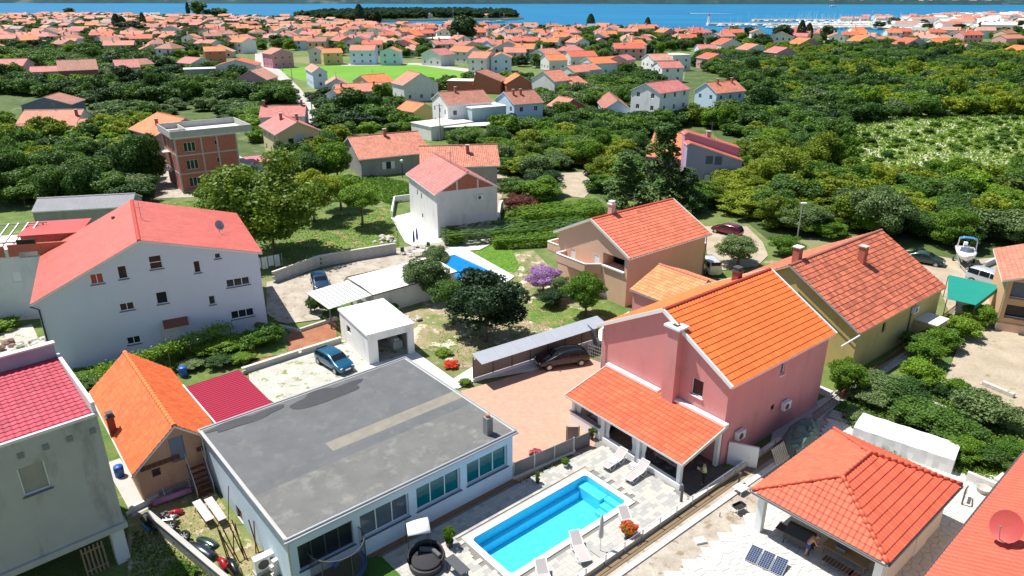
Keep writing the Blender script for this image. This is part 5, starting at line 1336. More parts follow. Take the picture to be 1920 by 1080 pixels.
def pot_plant(name,label,cat,u,v,r=.18,h=.3,pm=None,lm='L_bright',ph=.6,pr_=.35,kind='loose',z=.14,group=None,flowers=None,loc=None,tall=False):
 p=loc if loc else P(u,v,z); e=empty(name,p,0,label,cat,group); mb=MB(); mb.lathe((0,0,0),[(.0,0),(r*.7,0),(r*.95,h*.9),(r*1.05,h),(r*.9,h),(r*.85,h*.85),(0,h*.85)],14); mb.build('pot',pm or terracotta,e,True)
 c=link('foliage',getcrown(kind,lm,0,'mid'),e); c.location=(0,0,h*.75); c.scale=(pr_,pr_,ph/2)
 if flowers:
  c=link('blossom',getcrown('loose',flowers,1,'far'),e); c.location=(0,0,h*.8); c.scale=(pr_*1.02,pr_*1.02,ph/2*1.05)
 return e
dkpot=plain('dark_pot',(.05,.05,.055),.5)
pot_plant('potted_plant','tall bright green shrub in a dark pot beside the black wicker seat','potted plant',843,1024,.24,.4,dkpot,'L_bright',1.15,.42)
pot_plant('potted_plant','spiky green plant in a small black pot at the shadow edge of the workshop','potted plant',1008,905,.15,.28,dkpot,'L_bright',.7,.18)
pot_plant('potted_plant','low green bowl plant in a white pot by the mesh fence','potted plant',1060,874,.2,.25,white_paint,'L_bright',.45,.34)
pot_plant('potted_plant','green plant in a dark pot at the left end of the terrace','potted plant',1109,822,.18,.3,dkpot,'L_bright',.7,.3)
pot_plant('potted_plant','small plant in a white pot beside the dark one at the terrace end','potted plant',1120,820,.2,.35,white_paint,'L_oak',.5,.22)
pot_plant('flower_planter','planter overflowing with red and pink flowers at the kerb wall','planter',1178,1008,.26,.4,dkpot,'L_bright',.7,.55,flowers='L_redfl')
mb=MB(); p=P(1277,940,.14); sp_=empty('shower_post',p,0,'slim dark pool shower post at the kerb corner of the deck','shower'); mb.cyl(0,0,0,1.15,.09); mb.build('post',darkmetal,sp_); mb=MB(); mb.tube([(0,0,1.15),(0,0,1.25),(-.18,0,1.28)],.03); mb.build('shower_head',galv,sp_)
p=P(800,1060,.14); db=empty('wicker_daybed',p,R(-8),'round black wicker daybed with grey cushion ring at the bottom edge','daybed')
wick=plain('black_wicker',(.018,.018,.02),.55,var=.3,scale=30,bump=.6,bscale=60)
mb=MB(); mb.lathe((0,0,0),[(.0,.05),(.95,.05),(1.0,.34),(.95,.38),(.0,.38)],22); mb.build('seat_base',wick,db,True)
mb=MB(); vs=[];
for j,(rr_,z) in enumerate(((1.0,.38),(1.06,.7),(1.0,.95),(.93,.95),(.95,.7),(.90,.40))):
 for k in range(16): a=R(-20+k*15); vs.append((rr_*math.cos(a),rr_*math.sin(a),z-.18*abs(k-7.5)/7.5*(1 if j in(1,2,3,4) else 0)))
mb.add(vs,[(j*16+k,j*16+k+1,(j+1)*16+k+1,(j+1)*16+k) for j in range(5) for k in range(15)]); mb.build('backrest',wick,db,True)
mb=MB(); mb.lathe((0,0,0),[(.0,.39),(.80,.39),(.86,.44),(.80,.50),(.0,.50)],22); mb.build('cushion',plain('black_cushion',(.03,.03,.035),.9),db,True)
gcu=plain('grey_cushion',(.11,.11,.115),.9)
for x,y,rz_ in ((-.1,.55,.1),(.45,.38,-.7)):
 mb=MB(); mb.cbox((x,y,.62),(.85,.22,.26),rz_); q=mb.build('bolster',gcu,db,bevel=.08)
ca=empty('sunshade',P(782,1050,.14)+Vector((0,.9,0)),R(14),'curved white canopy sunshade standing over the black wicker daybed','sunshade')
mb=MB(); vs=[]
for i in range(12):
 t=i/11; yy=-.75+1.5*t; z=1.45+.42*math.sin(math.pi*(t*.8+.15));
 for x in (-.62,.62): vs.append((x,yy,z))
mb.add(vs,[(2*i,2*i+1,2*i+3,2*i+2) for i in range(11)]); o=mb.build('canopy',plain('white_canvas',(.82,.82,.80),.8,var=.02),ca,True); so_=o.modifiers.new('thickness','SOLIDIFY'); so_.thickness=.03
mb=MB(); [mb.tube([(x,y,0),(x,y,z)],.02,6) for x,y,z in ((-.62,-.7,1.6),(.62,-.7,1.6),(-.62,.72,1.5),(.62,.72,1.5))]; mb.each('post',darkmetal,ca)
dining_table(P(858,1078,.14),pr,'dark slatted garden table beside the wicker daybed',(.6,1.5),darkmetal)
p=P(636,1078,.05); tp=empty('trampoline',p,0,'round trampoline with black safety net at the foot of the workshop','trampoline'); rr_=1.5
mb=MB(); mb.tube([(rr_*math.cos(2*math.pi*k/28),rr_*math.sin(2*math.pi*k/28),.6) for k in range(29)],.04,6); mb.build('frame_ring',darkmetal,tp)
mb=MB(); mb.lathe((0,0,.6),[(0,0),(rr_-.2,0)],28); mb.build('jumping_mat',black,tp); mb=MB(); mb.lathe((0,0,.62),[(rr_-.2,0),(rr_+.05,0)],28); mb.build('edge_pad',plain('blue_edge_pad',(.02,.10,.45),.6),tp)
mb=MB(); mb.tube([(rr_*math.cos(2*math.pi*k/28),rr_*math.sin(2*math.pi*k/28),2.3) for k in range(29)],.03,6); mb.build('net_hoop',darkmetal,tp)
for k in range(6):
 a=R(60*k+15); mb=MB(); mb.tube([(rr_*math.cos(a),rr_*math.sin(a),0),(rr_*math.cos(a),rr_*math.sin(a),2.32)],.03,6); mb.build('pole',darkmetal,tp)
m,nt,b=newmat('safety_net'); tb=N(nt,'ShaderNodeBsdfTransparent'); mx=N(nt,'ShaderNodeMixShader'); mx.inputs[0].default_value=.45; b.inputs['Base Color'].default_value=(.03,.03,.035,1)
nt.links.new(tb.outputs[0],mx.inputs[1]); nt.links.new(b.outputs[0],mx.inputs[2]); nt.links.new(mx.outputs[0],nt.nodes['Material Output'].inputs[0])
mb=MB(); mb.lathe((0,0,0),[(rr_-.02,.65),(rr_-.02,2.28)],28); mb.build('net',m,tp)
bl=link('ball',MB().lathe((0,0,0),[(.0,-.16),(.11,-.12),(.16,0),(.11,.12),(0,.16)],14).mesh('ball',plain('blue_ball',(.02,.12,.7),.4),True)); bl.location=p+Vector((-.1,-.1,.79)); tag(bl,'small blue ball lying on the trampoline mat','ball')
# ---------------------------------------------------------------- mesh fence between drive and pool, gate leaf, planting strip
F0=P(963,900,0);F1=P(1104,838,0)
def panel_fence(name,label,p0,p1,n,h,z0,pm,postm,kerb=None,cat='fence',t=.04):
 d=(p1-p0);L=d.length;r=empty(name,(p0.x,p0.y,0),math.atan2(d.y,d.x),label,cat)
 for k in range(n):
  mb=MB(); mb.box(L*k/n+.05,-t/2,z0,L*(k+1)/n-.05,t/2,z0+h); mb.build('panel',pm,r)
 for k in range(n+1):
  mb=MB(); mb.box(L*k/n-.035,-.045,0,L*k/n+.035,.045,z0+h+.05); mb.build('post',postm,r)
 if kerb: mb=MB(); mb.box(-.1,-.12,0,L+.1,.12,kerb); mb.build('kerb',concrete_lt,r)
 return r
meshm=plain('grey_perforated_mesh',(.17,.175,.185),.5,metal=.3,var=.1,scale=40)
pf=panel_fence('mesh_fence','grey perforated metal fence between the brick drive and the pool deck',F0,F0+(F1-F0)*.78,3,1.0,.3,meshm,galv,.28)
gt=panel_fence('gate','dark grey metal gate leaf standing open at the end of the mesh fence',F0+(F1-F0)*.80,F1,1,1.1,.12,plain('dark_gate_panel',(.10,.105,.11),.5),darkmetal,None,'gate',.06)
pg2=panel_fence('garden_gate','small grey frame gate between the brick drive and the terrace parapet',P(1062,828,0),P(1085,828,0),1,1.1,.12,meshm,darkmetal,None,'gate')
tufts('flower_strip',[(970,906),(1075,850),(1080,856),(975,914)],900,.16,L_bright,seed=5)
rs=tree('rose_bush','small bush with pale red blooms behind the mesh fence','bush',*P(1005,862,0)[:2],.45,.9,'loose','L_oak',0,'mid',.1)
c=link('blossom',getcrown('loose','L_pinkfl',2,'far'),rs); c.location=(0,0,.25); c.scale=(.46,.46,.36)
# ---------------------------------------------------------------- canopy fence behind the brick drive
C0=P(888,716,0);C1=P(1120,640,0); d=C1-C0; L=d.length; cf=empty('carport_fence',(C0.x,C0.y,0),math.atan2(d.y,d.x),'grey panel fence with a sloping sheet canopy along the brick drive','fence')
pm_=plain('taupe_reed_panel',(.26,.23,.20),.85,var=.15,scale=6)
n=7
for k in range(n):
 mb=MB(); mb.box(L*k/n+.05,-.03,.35,L*(k+1)/n-.05,.03,2.0); mb.build('panel',pm_,cf)
for k in range(n+1):
 mb=MB(); mb.box(L*k/n-.04,-.05,0,L*k/n+.04,.05,2.25); mb.build('post',darkmetal,cf)
for k in range(n):
 mb=MB(); mb.slab([(L*k/n+.0,-1.35,2.2),(L*(k+1)/n-.012,-1.35,2.2),(L*(k+1)/n-.012,.2,2.5),(L*k/n,.2,2.5)],.03); mb.build('canopy_sheet',plain('translucent_grey_sheet',(.34,.36,.40),.4) if k==0 else MATS['translucent_grey_sheet'],cf)
mb=MB(); mb.box(-.1,-.14,0,L+.1,.14,.3); mb.build('kerb',white_paint,cf)
lg=empty('lattice_gate',P(1102,672,0),R(-40),'grey metal lattice gate between the black car and the pink house','gate')
for k in range(9):
 mb=MB(); mb.box(k*.22,-.02,.1,k*.22+.04,.02,1.5); mb.build('bar',galv,lg)
for k in range(5):
 mb=MB(); mb.box(0,-.045,.15+k*.3,1.8,-.021,.19+k*.3); mb.build('bar',galv,lg)
sh_=MB(); sh_.slab([(0,0,0),(1.2,0,0),(1.2,.9,2.6),(0,.9,2.6)],.05); o=sh_.build('leaning_sheet',plain('bluish_grey_tarpaulin',(.26,.29,.34),.6)); o.location=P(1128,664,0); o.rotation_euler=(0,0,R(110)); tag(o,'bluish grey sheet leaning on the corner of the pink house','sheet')
def blockrow(name,label,pts,h,t,mat,bl=1.0,rows=3,cat='wall',cap=None,z=0):
 p=[P(*q,0) for q in pts]; r=empty(name,(p[0].x,p[0].y,z),0,label,cat); o0=p[0]
 me=None; g=random.Random(9); cnt=0; mb_rest=MB()
 for i in range(len(p)-1):
  a,b=p[i]-o0,p[i+1]-o0; d=b-a; L=d.length; n=max(1,int(L/bl)); ang=math.atan2(d.y,d.x)
  for j in range(rows):
   for k in range(n):
    c=a+d*((k+.5+(.25 if j%2 else -.0))/n) if k<n-1 or not j%2 else a+d*((k+.5)/n)
    mb=MB(); mb.cbox((0,0,0),(L/n-.012,t,h/rows-.01));
    if cnt<280:
     if me is None or abs(me[0]-L/n)>.01: me=(L/n,mb.mesh('block',mat))
     o=link('block',me[1],r); o.location=(c.x+g.uniform(-.004,.004),c.y,h/rows*(j+.5)); o.rotation_euler=(0,0,ang)
    cnt+=1
  if cap: mb=MB(); mb.bar(a+Vector((0,0,h+.03)),b+Vector((0,0,h+.03)),t+.06,.06); mb.build('coping',cap,r)
 return r
blockrow('block_wall','pale concrete block wall between the lawn and the parking drive',[(513,532),(600,500),(743,476)],1.35,.2,whiteblock,1.0,5,cap=concrete_lt)
blockrow('retaining_wall','low concrete wall between the red soil bed and the gravel yard',[(455,702),(560,668),(640,643)],.55,.22,concrete,1.2,2,cap=concrete_lt)
blockrow('garden_wall','low stone edging wall between the vine garden and the drive',[(505,612),(560,624),(632,600)],.4,.25,stone,.6,2)
blockrow('junkyard_wall','old grey block wall between the junk yard and the lower left corner',[(283,985),(330,1025),(400,1085),(430,1110)],.95,.22,greyblock,.5,4,cap=concrete)
blockrow('yard_wall','pale low wall across the yard between the grey house and the junk',[(238,968),(300,938),(372,903)],.5,.18,concrete_lt,.8,2)
blockrow('garden_wall','white low wall by the white house with the brick gable',[(735,408),(740,380),(770,376)],1.0,.2,white_paint,1.5,1)
blockrow('shed_wall','small white wall stub at the right of the brick gabled house',[(934,425),(938,398),(942,392)],1.4,.3,white_old,1.0,1)
# ================================================================ VEHICLES
def carpaint(name,col,rough=.25): return plain(name,col,rough,metal=.25,var=.03,coat=.8)
def car(label,loc,rz,paint,kind='hatch',L=4.2,Wd=1.75,Ht=1.48,cat='car'):
 """lofted body: stations along x (front at +x)"""
 r=empty('van' if cat=='van' else 'parked_car',loc,rz,label,cat)
 if kind=='hatch': top=[(-.5,.62,.62),(-.485,.92,.95),(-.40,.98,1.36),(-.28,.985,1.46),(-.05,.985,1.48),(.10,.98,1.40),(.27,.95,.99),(.42,.84,.86),(.485,.70,.72),(.5,.55,.56)]
 elif kind=='sedan': top=[(-.5,.65,.66),(-.47,.93,.96),(-.34,.97,1.02),(-.20,.98,1.40),(-.05,.985,1.46),(.09,.98,1.38),(.26,.94,.98),(.42,.84,.86),(.485,.68,.70),(.5,.55,.56)]
 else: top=[(-.5,.6,.62),(-.49,1.0,1.3),(-.46,1.05,1.80),(-.25,1.05,1.86),(.05,1.05,1.84),(.20,1.04,1.70),(.36,1.0,1.12),(.45,.86,.90),(.495,.66,.70),(.5,.55,.56)]
 k=Ht/1.48 if kind!='van' else Ht/1.86
 rings=[];
 for f,zb,zt in top:
  w_=Wd/2*(1-.18*abs(f*2)**5); zb*=k; zt*=k; cab=zt-zb>.12
  tw=w_*(.80 if cab else .86)
  pts=[(w_*.90,.22),(w_,.42),(w_*1.0,zb*.78),(w_*.965,zb),(tw,max(zb+.012,zt-.06) if cab else zt-.02),(tw*.86,zt),(0,zt+.015)]
  rings.append([Vector((f*L,-y,z)) for y,z in pts]+[Vector((f*L,y,z)) for y,z in reversed(pts[:-1])])
 n=len(rings[0]); mb=MB(); vs=[p for g in rings for p in g]
 fs=[(i*n+j,i*n+j+1,(i+1)*n+j+1,(i+1)*n+j) for i in range(len(rings)-1) for j in range(n-1)]
 fs+=[(i*n+n-1,i*n,(i+1)*n,(i+1)*n+n-1) for i in range(len(rings)-1)]
 fs+=[tuple(range(n-1,-1,-1)),tuple((len(rings)-1)*n+j for j in range(n))]
 mb.add(vs,fs); body=mb.build('body',paint,r,True,sub=1)
 body.modifiers['sub'].levels=1
 def quad(i0,t0,i1,t1,j0,j1,nm):
  def pt(i,t,j,s=0):
   a=rings[i][j].lerp(rings[i+1][j],t) ; return a
 cabin=[i for i,(f,zb,zt) in enumerate(top) if zt-zb>.12]
 def side(sgn,fa,fb,nm='side_window'):
  pts=[]
  def samp(f,lo):
   for i in range(len(top)-1):
    if top[i][0]<=f<=top[i+1][0]:
     t=(f-top[i][0])/(top[i+1][0]-top[i][0]); a=rings[i];b=rings[i+1]; A_=a[3].lerp(b[3],t); B_=a[4].lerp(b[4],t); p=A_.lerp(B_,.12 if lo else .86); return Vector((p.x,(p.y-.012)*1 if sgn<0 else -(p.y-.012),p.z))
  n_=5; vs=[samp(fa[0]+(fb[0]-fa[0])*q/n_,True) for q in range(n_+1)]+[samp(fa[1]+(fb[1]-fa[1])*q/n_,False) for q in range(n_+1)]
  m_=MB(); m_.add(vs,[(q,q+1,n_+2+q,n_+1+q) for q in range(n_)]); m_.build(nm,glass_car,r,True)
 if kind=='van': segs=[((-.46,-.455),(-.20,-.20)),((-.18,-.18),(.04,.04)),((.06,.06),(.30,.20))]
 elif kind=='sedan': segs=[((-.30,-.20),(-.06,-.06)),((-.04,-.04),(.22,.08))]
 else: segs=[((-.455,-.40),(-.30,-.30)),((-.28,-.28),(-.07,-.07)),((-.05,-.05),(.23,.10))]
 for s_ in(-1,1):
  for a,b in segs: side(s_,a,b)
 ws={'hatch':(5,6),'sedan':(5,6),'van':(5,6)}[kind]; rw={'hatch':(1,2),'sedan':(2,3),'van':(1,2)}[kind]
 def screen(ia,ib,nm,t0=.10,t1=.90):
  A_,B_=rings[ia],rings[ib]; up=Vector((0,0,.02)); vs=[]
  for t in (t0,t1):
   ys=[A_[5].lerp(B_[5],t),A_[6].lerp(B_[6],t),A_[7].lerp(B_[7],t)]
   for p in ys: vs.append(Vector((p.x+(.015 if ia>3 else -.015),p.y*1.02,p.z+.018)))
  m_=MB(); m_.add(vs,[(0,1,4,3),(1,2,5,4)]); m_.build(nm,glass_car,r,True)
 screen(ws[0],ws[1],'windscreen'); screen(rw[0],rw[1],'rear_window')
 tyr,rimm=rubber,galv
 for sx in (-.31,.31):
  for sy in(-1,1):
   wz=.31; x=sx*L; y=sy*(Wd/2-.10)
   mb=MB(); T=Matrix.Translation((x,y,wz))@Matrix.Rotation(math.pi/2,4,'X')
   prof=[(.20,-.10),(.29,-.10),(.315,-.06),(.315,.06),(.29,.10),(.20,.10)]; q=MB(); q.lathe((0,0,0),prof,18); mb.add([T@Vector(v) for v in q.v],q.f); w_=mb.build('wheel',tyr,r,True)
   mb=MB(); q=MB(); q.lathe((0,0,0),[(0,.105*-sy),(.06,.108*-sy),(.20,.10*-sy),(.205,.06*-sy)],18)
   mb.add([T@Vector(v) for v in q.v],q.f); rm=mb.build('rim',rimm,w_)
   mb=MB()
   for s5 in range(5):
    a=2*math.pi*(s5+.5)/5; c=T@Vector((.135*math.cos(a),.135*math.sin(a),-.111*sy));
    ring=[c+(T.to_3x3()@Vector((.032*math.cos(k*math.pi/3),.032*math.sin(k*math.pi/3),0))) for k in range(6)]; mb.add(ring,[tuple(range(6))])
   mb.build('rim_opening',rubber,w_)
   mb=MB(); q=MB(); q.lathe((0,0,0),[(.33,0),(.37,0)],18); T2=Matrix.Translation((x,sy*(Wd/2*(1-.18*abs(sx*2)**5)+.004),wz))@Matrix.Rotation(math.pi/2,4,'X'); mb.add([T2@Vector(v) for v in q.v],q.f); mb.build('wheel_arch',black,r)
 for sy in(-1,1):
  mb=MB(); mb.cbox((L*.468,sy*Wd*.30,.66*k),(.14,.34,.14),-sy*.35); mb.build('headlight',plain('headlight_glass',(.62,.65,.68),.1) if 'headlight_glass' not in MATS else MATS['headlight_glass'],r,bevel=.03)
  mb=MB(); mb.cbox((-L*.478,sy*Wd*.33,.80*k),(.10,.22,.2),sy*.3); mb.build('tail_light',plain('tail_light_red',(.35,.01,.01),.2) if 'tail_light_red' not in MATS else MATS['tail_light_red'],r,bevel=.02)
  mb=MB(); mb.cbox((L*.20,sy*(Wd/2+.07),.95*k),(.12,.16,.10)); mb.build('mirror',paint,r,bevel=.02)
 mb=MB(); mb.cbox((L*.497,0,.38),(.04,Wd*.55,.14)); mb.build('grille',black,r)
 mb=MB(); mb.cbox((L*.505,0,.50),(.02,.5,.11)); mb.build('number_plate',white_paint,r)
 return r
def put_car(label,u0,v0,u1,v1,paint,**k):
 "rear ground pixel, front ground pixel"
 a=P(u0,v0,0.05);b=P(u1,v1,0.05); c=(a+b)/2; c.z=PATCH_N[0]*.004*.35
 return car(label,c,math.atan2(b.y-a.y,b.x-a.x),paint,**k)
put_car('black hatchback parked on the brick drive under the canopy fence',1098,676,1008,689,carpaint('black_car_paint',(.008,.008,.010)),kind='hatch',L=4.6,Wd=1.8)
put_car('metallic blue hatchback parked on the gravel beside the white garage',606,674,650,700,carpaint('blue_car_paint',(.01,.10,.19)),kind='hatch',L=4.1,Wd=1.68,Ht=1.42)
put_car('dark blue car parked half under the pale flat carport roof',596,524,606,552,carpaint('navy_car_paint',(.012,.04,.10)),kind='hatch',L=4.1)
put_car('dark red hatchback parked on the sandy track at the wood edge',1382,443,1344,434,carpaint('wine_red_paint',(.16,.01,.025)),kind='hatch',L=4.1)
put_car('black car parked in the sandy yard beneath the trees',1132,327,1098,330,carpaint('black_car_paint_b',(.01,.01,.012)),kind='hatch',L=4.1)
put_car('silver van parked between the boat and the green shade net',1822,526,1885,545,carpaint('silver_van_paint',(.50,.56,.62)),kind='van',L=4.5,Wd=1.8,Ht=1.8,cat='van')
put_car('dark green saloon car parked behind the brown roofed yellow house',1712,490,1750,497,carpaint('dark_green_paint',(.03,.055,.05)),kind='sedan',L=4.4)
put_car('white van parked under the right balcony of the beige house',1336,515,1322,500,carpaint('white_van_paint',(.62,.63,.62)),kind='van',L=4.3,Wd=1.75,Ht=1.8,cat='van')
put_car('small turquoise and white cabin car by the trees below the yellow house',588,346,588,338,carpaint('turquoise_paint',(.05,.25,.33)),kind='van',L=2.6,Wd=1.4,Ht=1.7,cat='van')
bt=empty('motor_boat',P(1806,497,0),R(-118),'white motor boat with a blue bimini hoop on a trailer behind the van','boat')
sts=[(-2.6,1.02,.0,.75),(-1.5,1.08,.0,.80),(0,1.08,.02,.90),(1.2,.88,.12,1.0),(2.1,.50,.35,1.1),(2.75,.04,.85,1.18)]
mb=MB(); vs=[]
for x,w_,zk,zs in sts: vs+=[(x,0,zk+.75),(x,-w_*.75,zk+.95+.1),(x,-w_,zs+.75),(x,-w_*.86,zs+.80),(x,w_*.86,zs+.80),(x,w_,zs+.75),(x,w_*.75,zk+.95+.1)]
fs=[(i*7+j,i*7+(j+1)%7,(i+1)*7+(j+1)%7,(i+1)*7+j) for i in range(5) for j in range(7)]+[(6,5,4,3,2,1,0),tuple(35+j for j in range(7))]
mb.add(vs,fs); mb.build('hull',plain('white_gelcoat',(.80,.80,.79),.3,var=.02,coat=.4),bt,True)
mb=MB(); mb.box(-1.9,-.62,1.5,.5,.62,1.58); mb.build('cockpit_floor',concrete_lt,bt)
mb=MB(); mb.add([(.3,-.75,1.66),(.3,.75,1.66),(-.05,.6,2.15),(-.05,-.6,2.15),(.9,0,1.72),(.2,0,2.18)],[(0,4,5,3),(4,1,2,5)]); mb.build('windscreen',glass_sky,bt)
mb=MB()
for x in (-.9,-.2):
 mb.tube([(x-.3,-.95,1.6),(x-.3,-.9,2.9),(x-.3,-.5,3.12),(x-.3,.5,3.12),(x-.3,.9,2.9),(x-.3,.95,1.6)],.03,6)
mb.each('bimini_frame',whitemetal,bt)
mb=MB(); mb.slab([(-1.25,-.9,3.0),(-.45,-.9,3.0),(-.45,-.4,3.16),(-1.25,-.4,3.16)],.05); mb.slab([(-1.25,-.4,3.16),(-.45,-.4,3.16),(-.45,.4,3.16),(-1.25,.4,3.16)],.05); mb.slab([(-1.25,.4,3.16),(-.45,.4,3.16),(-.45,.9,3.0),(-1.25,.9,3.0)],.05)
mb.build('bimini_top',plain('blue_canvas',(.03,.16,.38),.8),bt)
mb=MB(); mb.cbox((-2.75,0,1.6),(.35,.45,.9)); mb.build('outboard_motor',white_paint,bt,bevel=.08); mb=MB(); mb.box(-1.2,-.3,1.59,-.7,.3,2.1); mb.build('seat',white_paint,bt)
tl=empty('boat_trailer',P(1806,497,0),R(-118),'dark galvanised trailer carrying the white motor boat','trailer')
mb=MB(); mb.bar((-2.4,-.7,.5),(1.6,-.5,.5),.08,.1); mb.bar((-2.4,.7,.5),(1.6,.5,.5),.08,.1); mb.bar((1.6,-.5,.5),(3.3,0,.5),.08,.1); mb.bar((1.6,.5,.5),(3.3,0,.5),.08,.1); mb.bar((-1,-.9,.42),(-1,.9,.42),.08,.1); mb.bar((-1.4,-.5,.75),(.9,-.3,.75),.1,.3); mb.bar((-1.4,.5,.75),(.9,.3,.75),.1,.3); mb.each('frame',galv,tl)
for s_ in(-1,1):
 mb=MB(); mb.tube([(-1,s_*.98,.3),(-1,s_*1.12,.3)],.3,14); mb.build('wheel',rubber,tl)
G0=P(1776,578,0); gn=House('shade_canopy','green shade-net canopy on steel posts in front of the silver van','canopy',P(1777,560,2.3),R(-36),5.2,4.0,2.3); gn.root.location.z=0
netm=plain('teal_green_net',(.0,.22,.17),.7,var=.08)
q=[gn.Mi@P(u,v,z) for u,v,z in ((1775,562,2.3),(1828,572,2.2),(1876,537,2.5),(1778,518,2.6))]
q=[gn.Mi@P(u,v,2.4) for u,v in ((1776,560),(1829,572),(1875,538),(1778,518))]
mid=(q[0]+q[3])/2; mid2=(q[1]+q[2])/2
mb=MB(); mb.slab([q[0],q[1],mid2,mid],.03); mb.slab([mid+Vector((0,0,.002)),mid2+Vector((0,0,.002)),q[2]+Vector((0,0,.15)),q[3]+Vector((0,0,.15))],.03); mb.each('net_panel',netm,gn.root)
mb=MB(); [mb.bar((p.x,p.y,0),(p.x,p.y,2.36),.07) for p in q]; mb.each('post',darkmetal,gn.root)
mb=MB(); mb.slab([q[1]+Vector((0,0,-.04)),q[2]+Vector((0,0,.1)),q[2]+Vector((.02,-.02,-.35)),q[1]+Vector((.02,-.02,-.4))],.02); mb.build('net_valance',netm,gn.root)
# ================================================================ JUNK YARD
def wheel_thing(u,v,label,tilt,z=.3):
 r=empty('alloy_wheel',P(u,v,0)+Vector((0,0,z)),R(20),label,'wheel',None); r.rotation_euler=(R(tilt),R(-20),R(25))
 mb=MB(); mb.lathe((0,0,0),[(.22,-.11),(.31,-.11),(.34,-.07),(.34,.07),(.31,.11),(.22,.11),(.22,-.11)],20); mb.build('tyre',rubber,r,True)
 mb=MB(); mb.lathe((0,0,.0),[(.22,.10),(.20,.085),(.205,.03)],20); mb.build('rim_ring',galv,r,True); mb=MB(); mb.lathe((0,0,0),[(0,.02),(.2,.02)],16); mb.build('rim_back',black,r)
 for k in range(6):
  a=2*math.pi*k/6; mb=MB(); mb.bar((.03*math.cos(a),.03*math.sin(a),.08),(.21*math.cos(a),.21*math.sin(a),.09),.055,.02); mb.build('spoke',galv,r)
 return r
wheel_thing(323,999,'alloy wheel with black tyre lying nearer the engine block in the junk yard',35,.5)
wheel_thing(348,1017,'alloy wheel with black tyre leaning beside the block wall below the other wheel',35,.45)
dk_paint=carpaint('dark_blue_grey_paint',(.02,.03,.045)); red_paint=carpaint('red_body_paint',(.45,.01,.02))
def wreck(name,label,u,v,rz,mat,dims,cat):
 "a bent car body panel: curved shell with an arch cut and a light"
 r=empty(name,P(u,v,0),rz,label,cat); Lx_,Wy,Hz=dims; mb=MB(); vs=[];n=9;m_=5
 for i in range(n):
  t=i/(n-1); x=(t-.5)*Lx_
  for j in range(m_):
   s_=j/(m_-1); y=(s_-.5)*Wy*(1-.35*abs(t-.5)*2); z=.12+Hz*math.sin(math.pi*(.15+.7*s_))*(.55+.45*math.sin(math.pi*t))
   vs.append((x,y,z))
 mb.add(vs,[(i*m_+j,i*m_+j+1,(i+1)*m_+j+1,(i+1)*m_+j) for i in range(n-1) for j in range(m_-1)]); o=mb.build('shell',mat,r,True); s=o.modifiers.new('t','SOLIDIFY'); s.thickness=.03
 mb=MB(); mb.cbox((Lx_*.1,0,Hz*.95),(Lx_*.4,Wy*.5,.06),.1); mb.build('window',glass_car,r)
 mb=MB(); mb.cbox((-Lx_*.42,Wy*.2,Hz*.5),(.2,.25,.12),.3); mb.build('lamp',galv,r)
 return r
wreck('bumper_wreck','dark blue-grey crumpled car front section at the top of the junk pile',291,985,R(-35),dk_paint,(1.9,1.1,.65),'car part')
wreck('car_bonnet','black and glass car body part lying in the grass of the junk yard',378,1040,R(-30),dk_paint,(2.2,.9,.5),'car part')
wreck('glazed_wreck','dark green glazed car door lying behind the wheels',390,1022,R(-28),carpaint('bottle_green_paint',(.02,.05,.045)),(1.5,.6,.25),'car part')
wreck('red_fairing','bright red body panel on the black wreck at the bottom of the junk yard',420,1066,R(-50),red_paint,(1.1,.45,.55),'car part')
wreck('dark_fender','black fender wreck along the bottom edge beside the red panel',438,1072,R(-50),carpaint('gloss_black_panel',(.008,.008,.009)),(1.6,.6,.6),'car part')
wreck('broken_fairing','red and white broken panel beside the engine block',330,968,R(20),red_paint,(.9,.5,.35),'car part')
wreck('blue_panel','light blue plastic panel at the end of the block wall',276,992,R(-40),plain('light_blue_plastic',(.03,.25,.55),.5),(.9,.25,.15),'plastic panel')
eg=empty('engine_block',P(318,985,0),R(10),'grey greasy engine block between the wreck and the wheels','engine'); g=random.Random(2)
mb=MB(); mb.cbox((0,0,.35),(.75,.5,.5)); mb.build('block',galv,eg,bevel=.04)
mb=MB()
for k in range(16): mb.cbox((g.uniform(-.45,.45),g.uniform(-.3,.3),g.uniform(.3,.75)),(g.uniform(.08,.22),g.uniform(.08,.2),g.uniform(.06,.2)),g.uniform(0,3))
mb.each('fitting',darkmetal,eg)
ra=empty('rolled_awning',P(293,955,0)+Vector((0,0,.35)),0,'long rolled pink awning lying along the low yard wall','awning'); a=P(288,953,0)-P(293,955,0);b=P(360,927,0)-P(293,955,0)
mb=MB(); mb.tube([a,b],.19,14); mb.build('roll',plain('pink_canvas',(.50,.22,.36),.7),ra,True); mb=MB(); mb.tube([a*1.02,a*1.02-(b-a)*.01],.2,14); mb.tube([b*1.001,b*1.02],.2,14); mb.each('end_cap',plain('magenta_end',(.4,.03,.15),.6),ra)
mg=empty('metal_grating',P(308,940,0),R(38),'leaning stack of galvanised railing bars in front of the cottage','grating')
for k in range(11):
 mb=MB(); mb.bar((-.2+.02*k,-.1+.09*k,.25+.11*k),(3.3+.02*k,-.1+.09*k,.25+.11*k),.03,.04); mb.build('bar',galv,mg)
for x in(.1,1.6,3.1): mb=MB(); mb.bar((x,-.15,.2),(x,.85,1.42),.04,.04); mb.build('cross_bar',galv,mg)
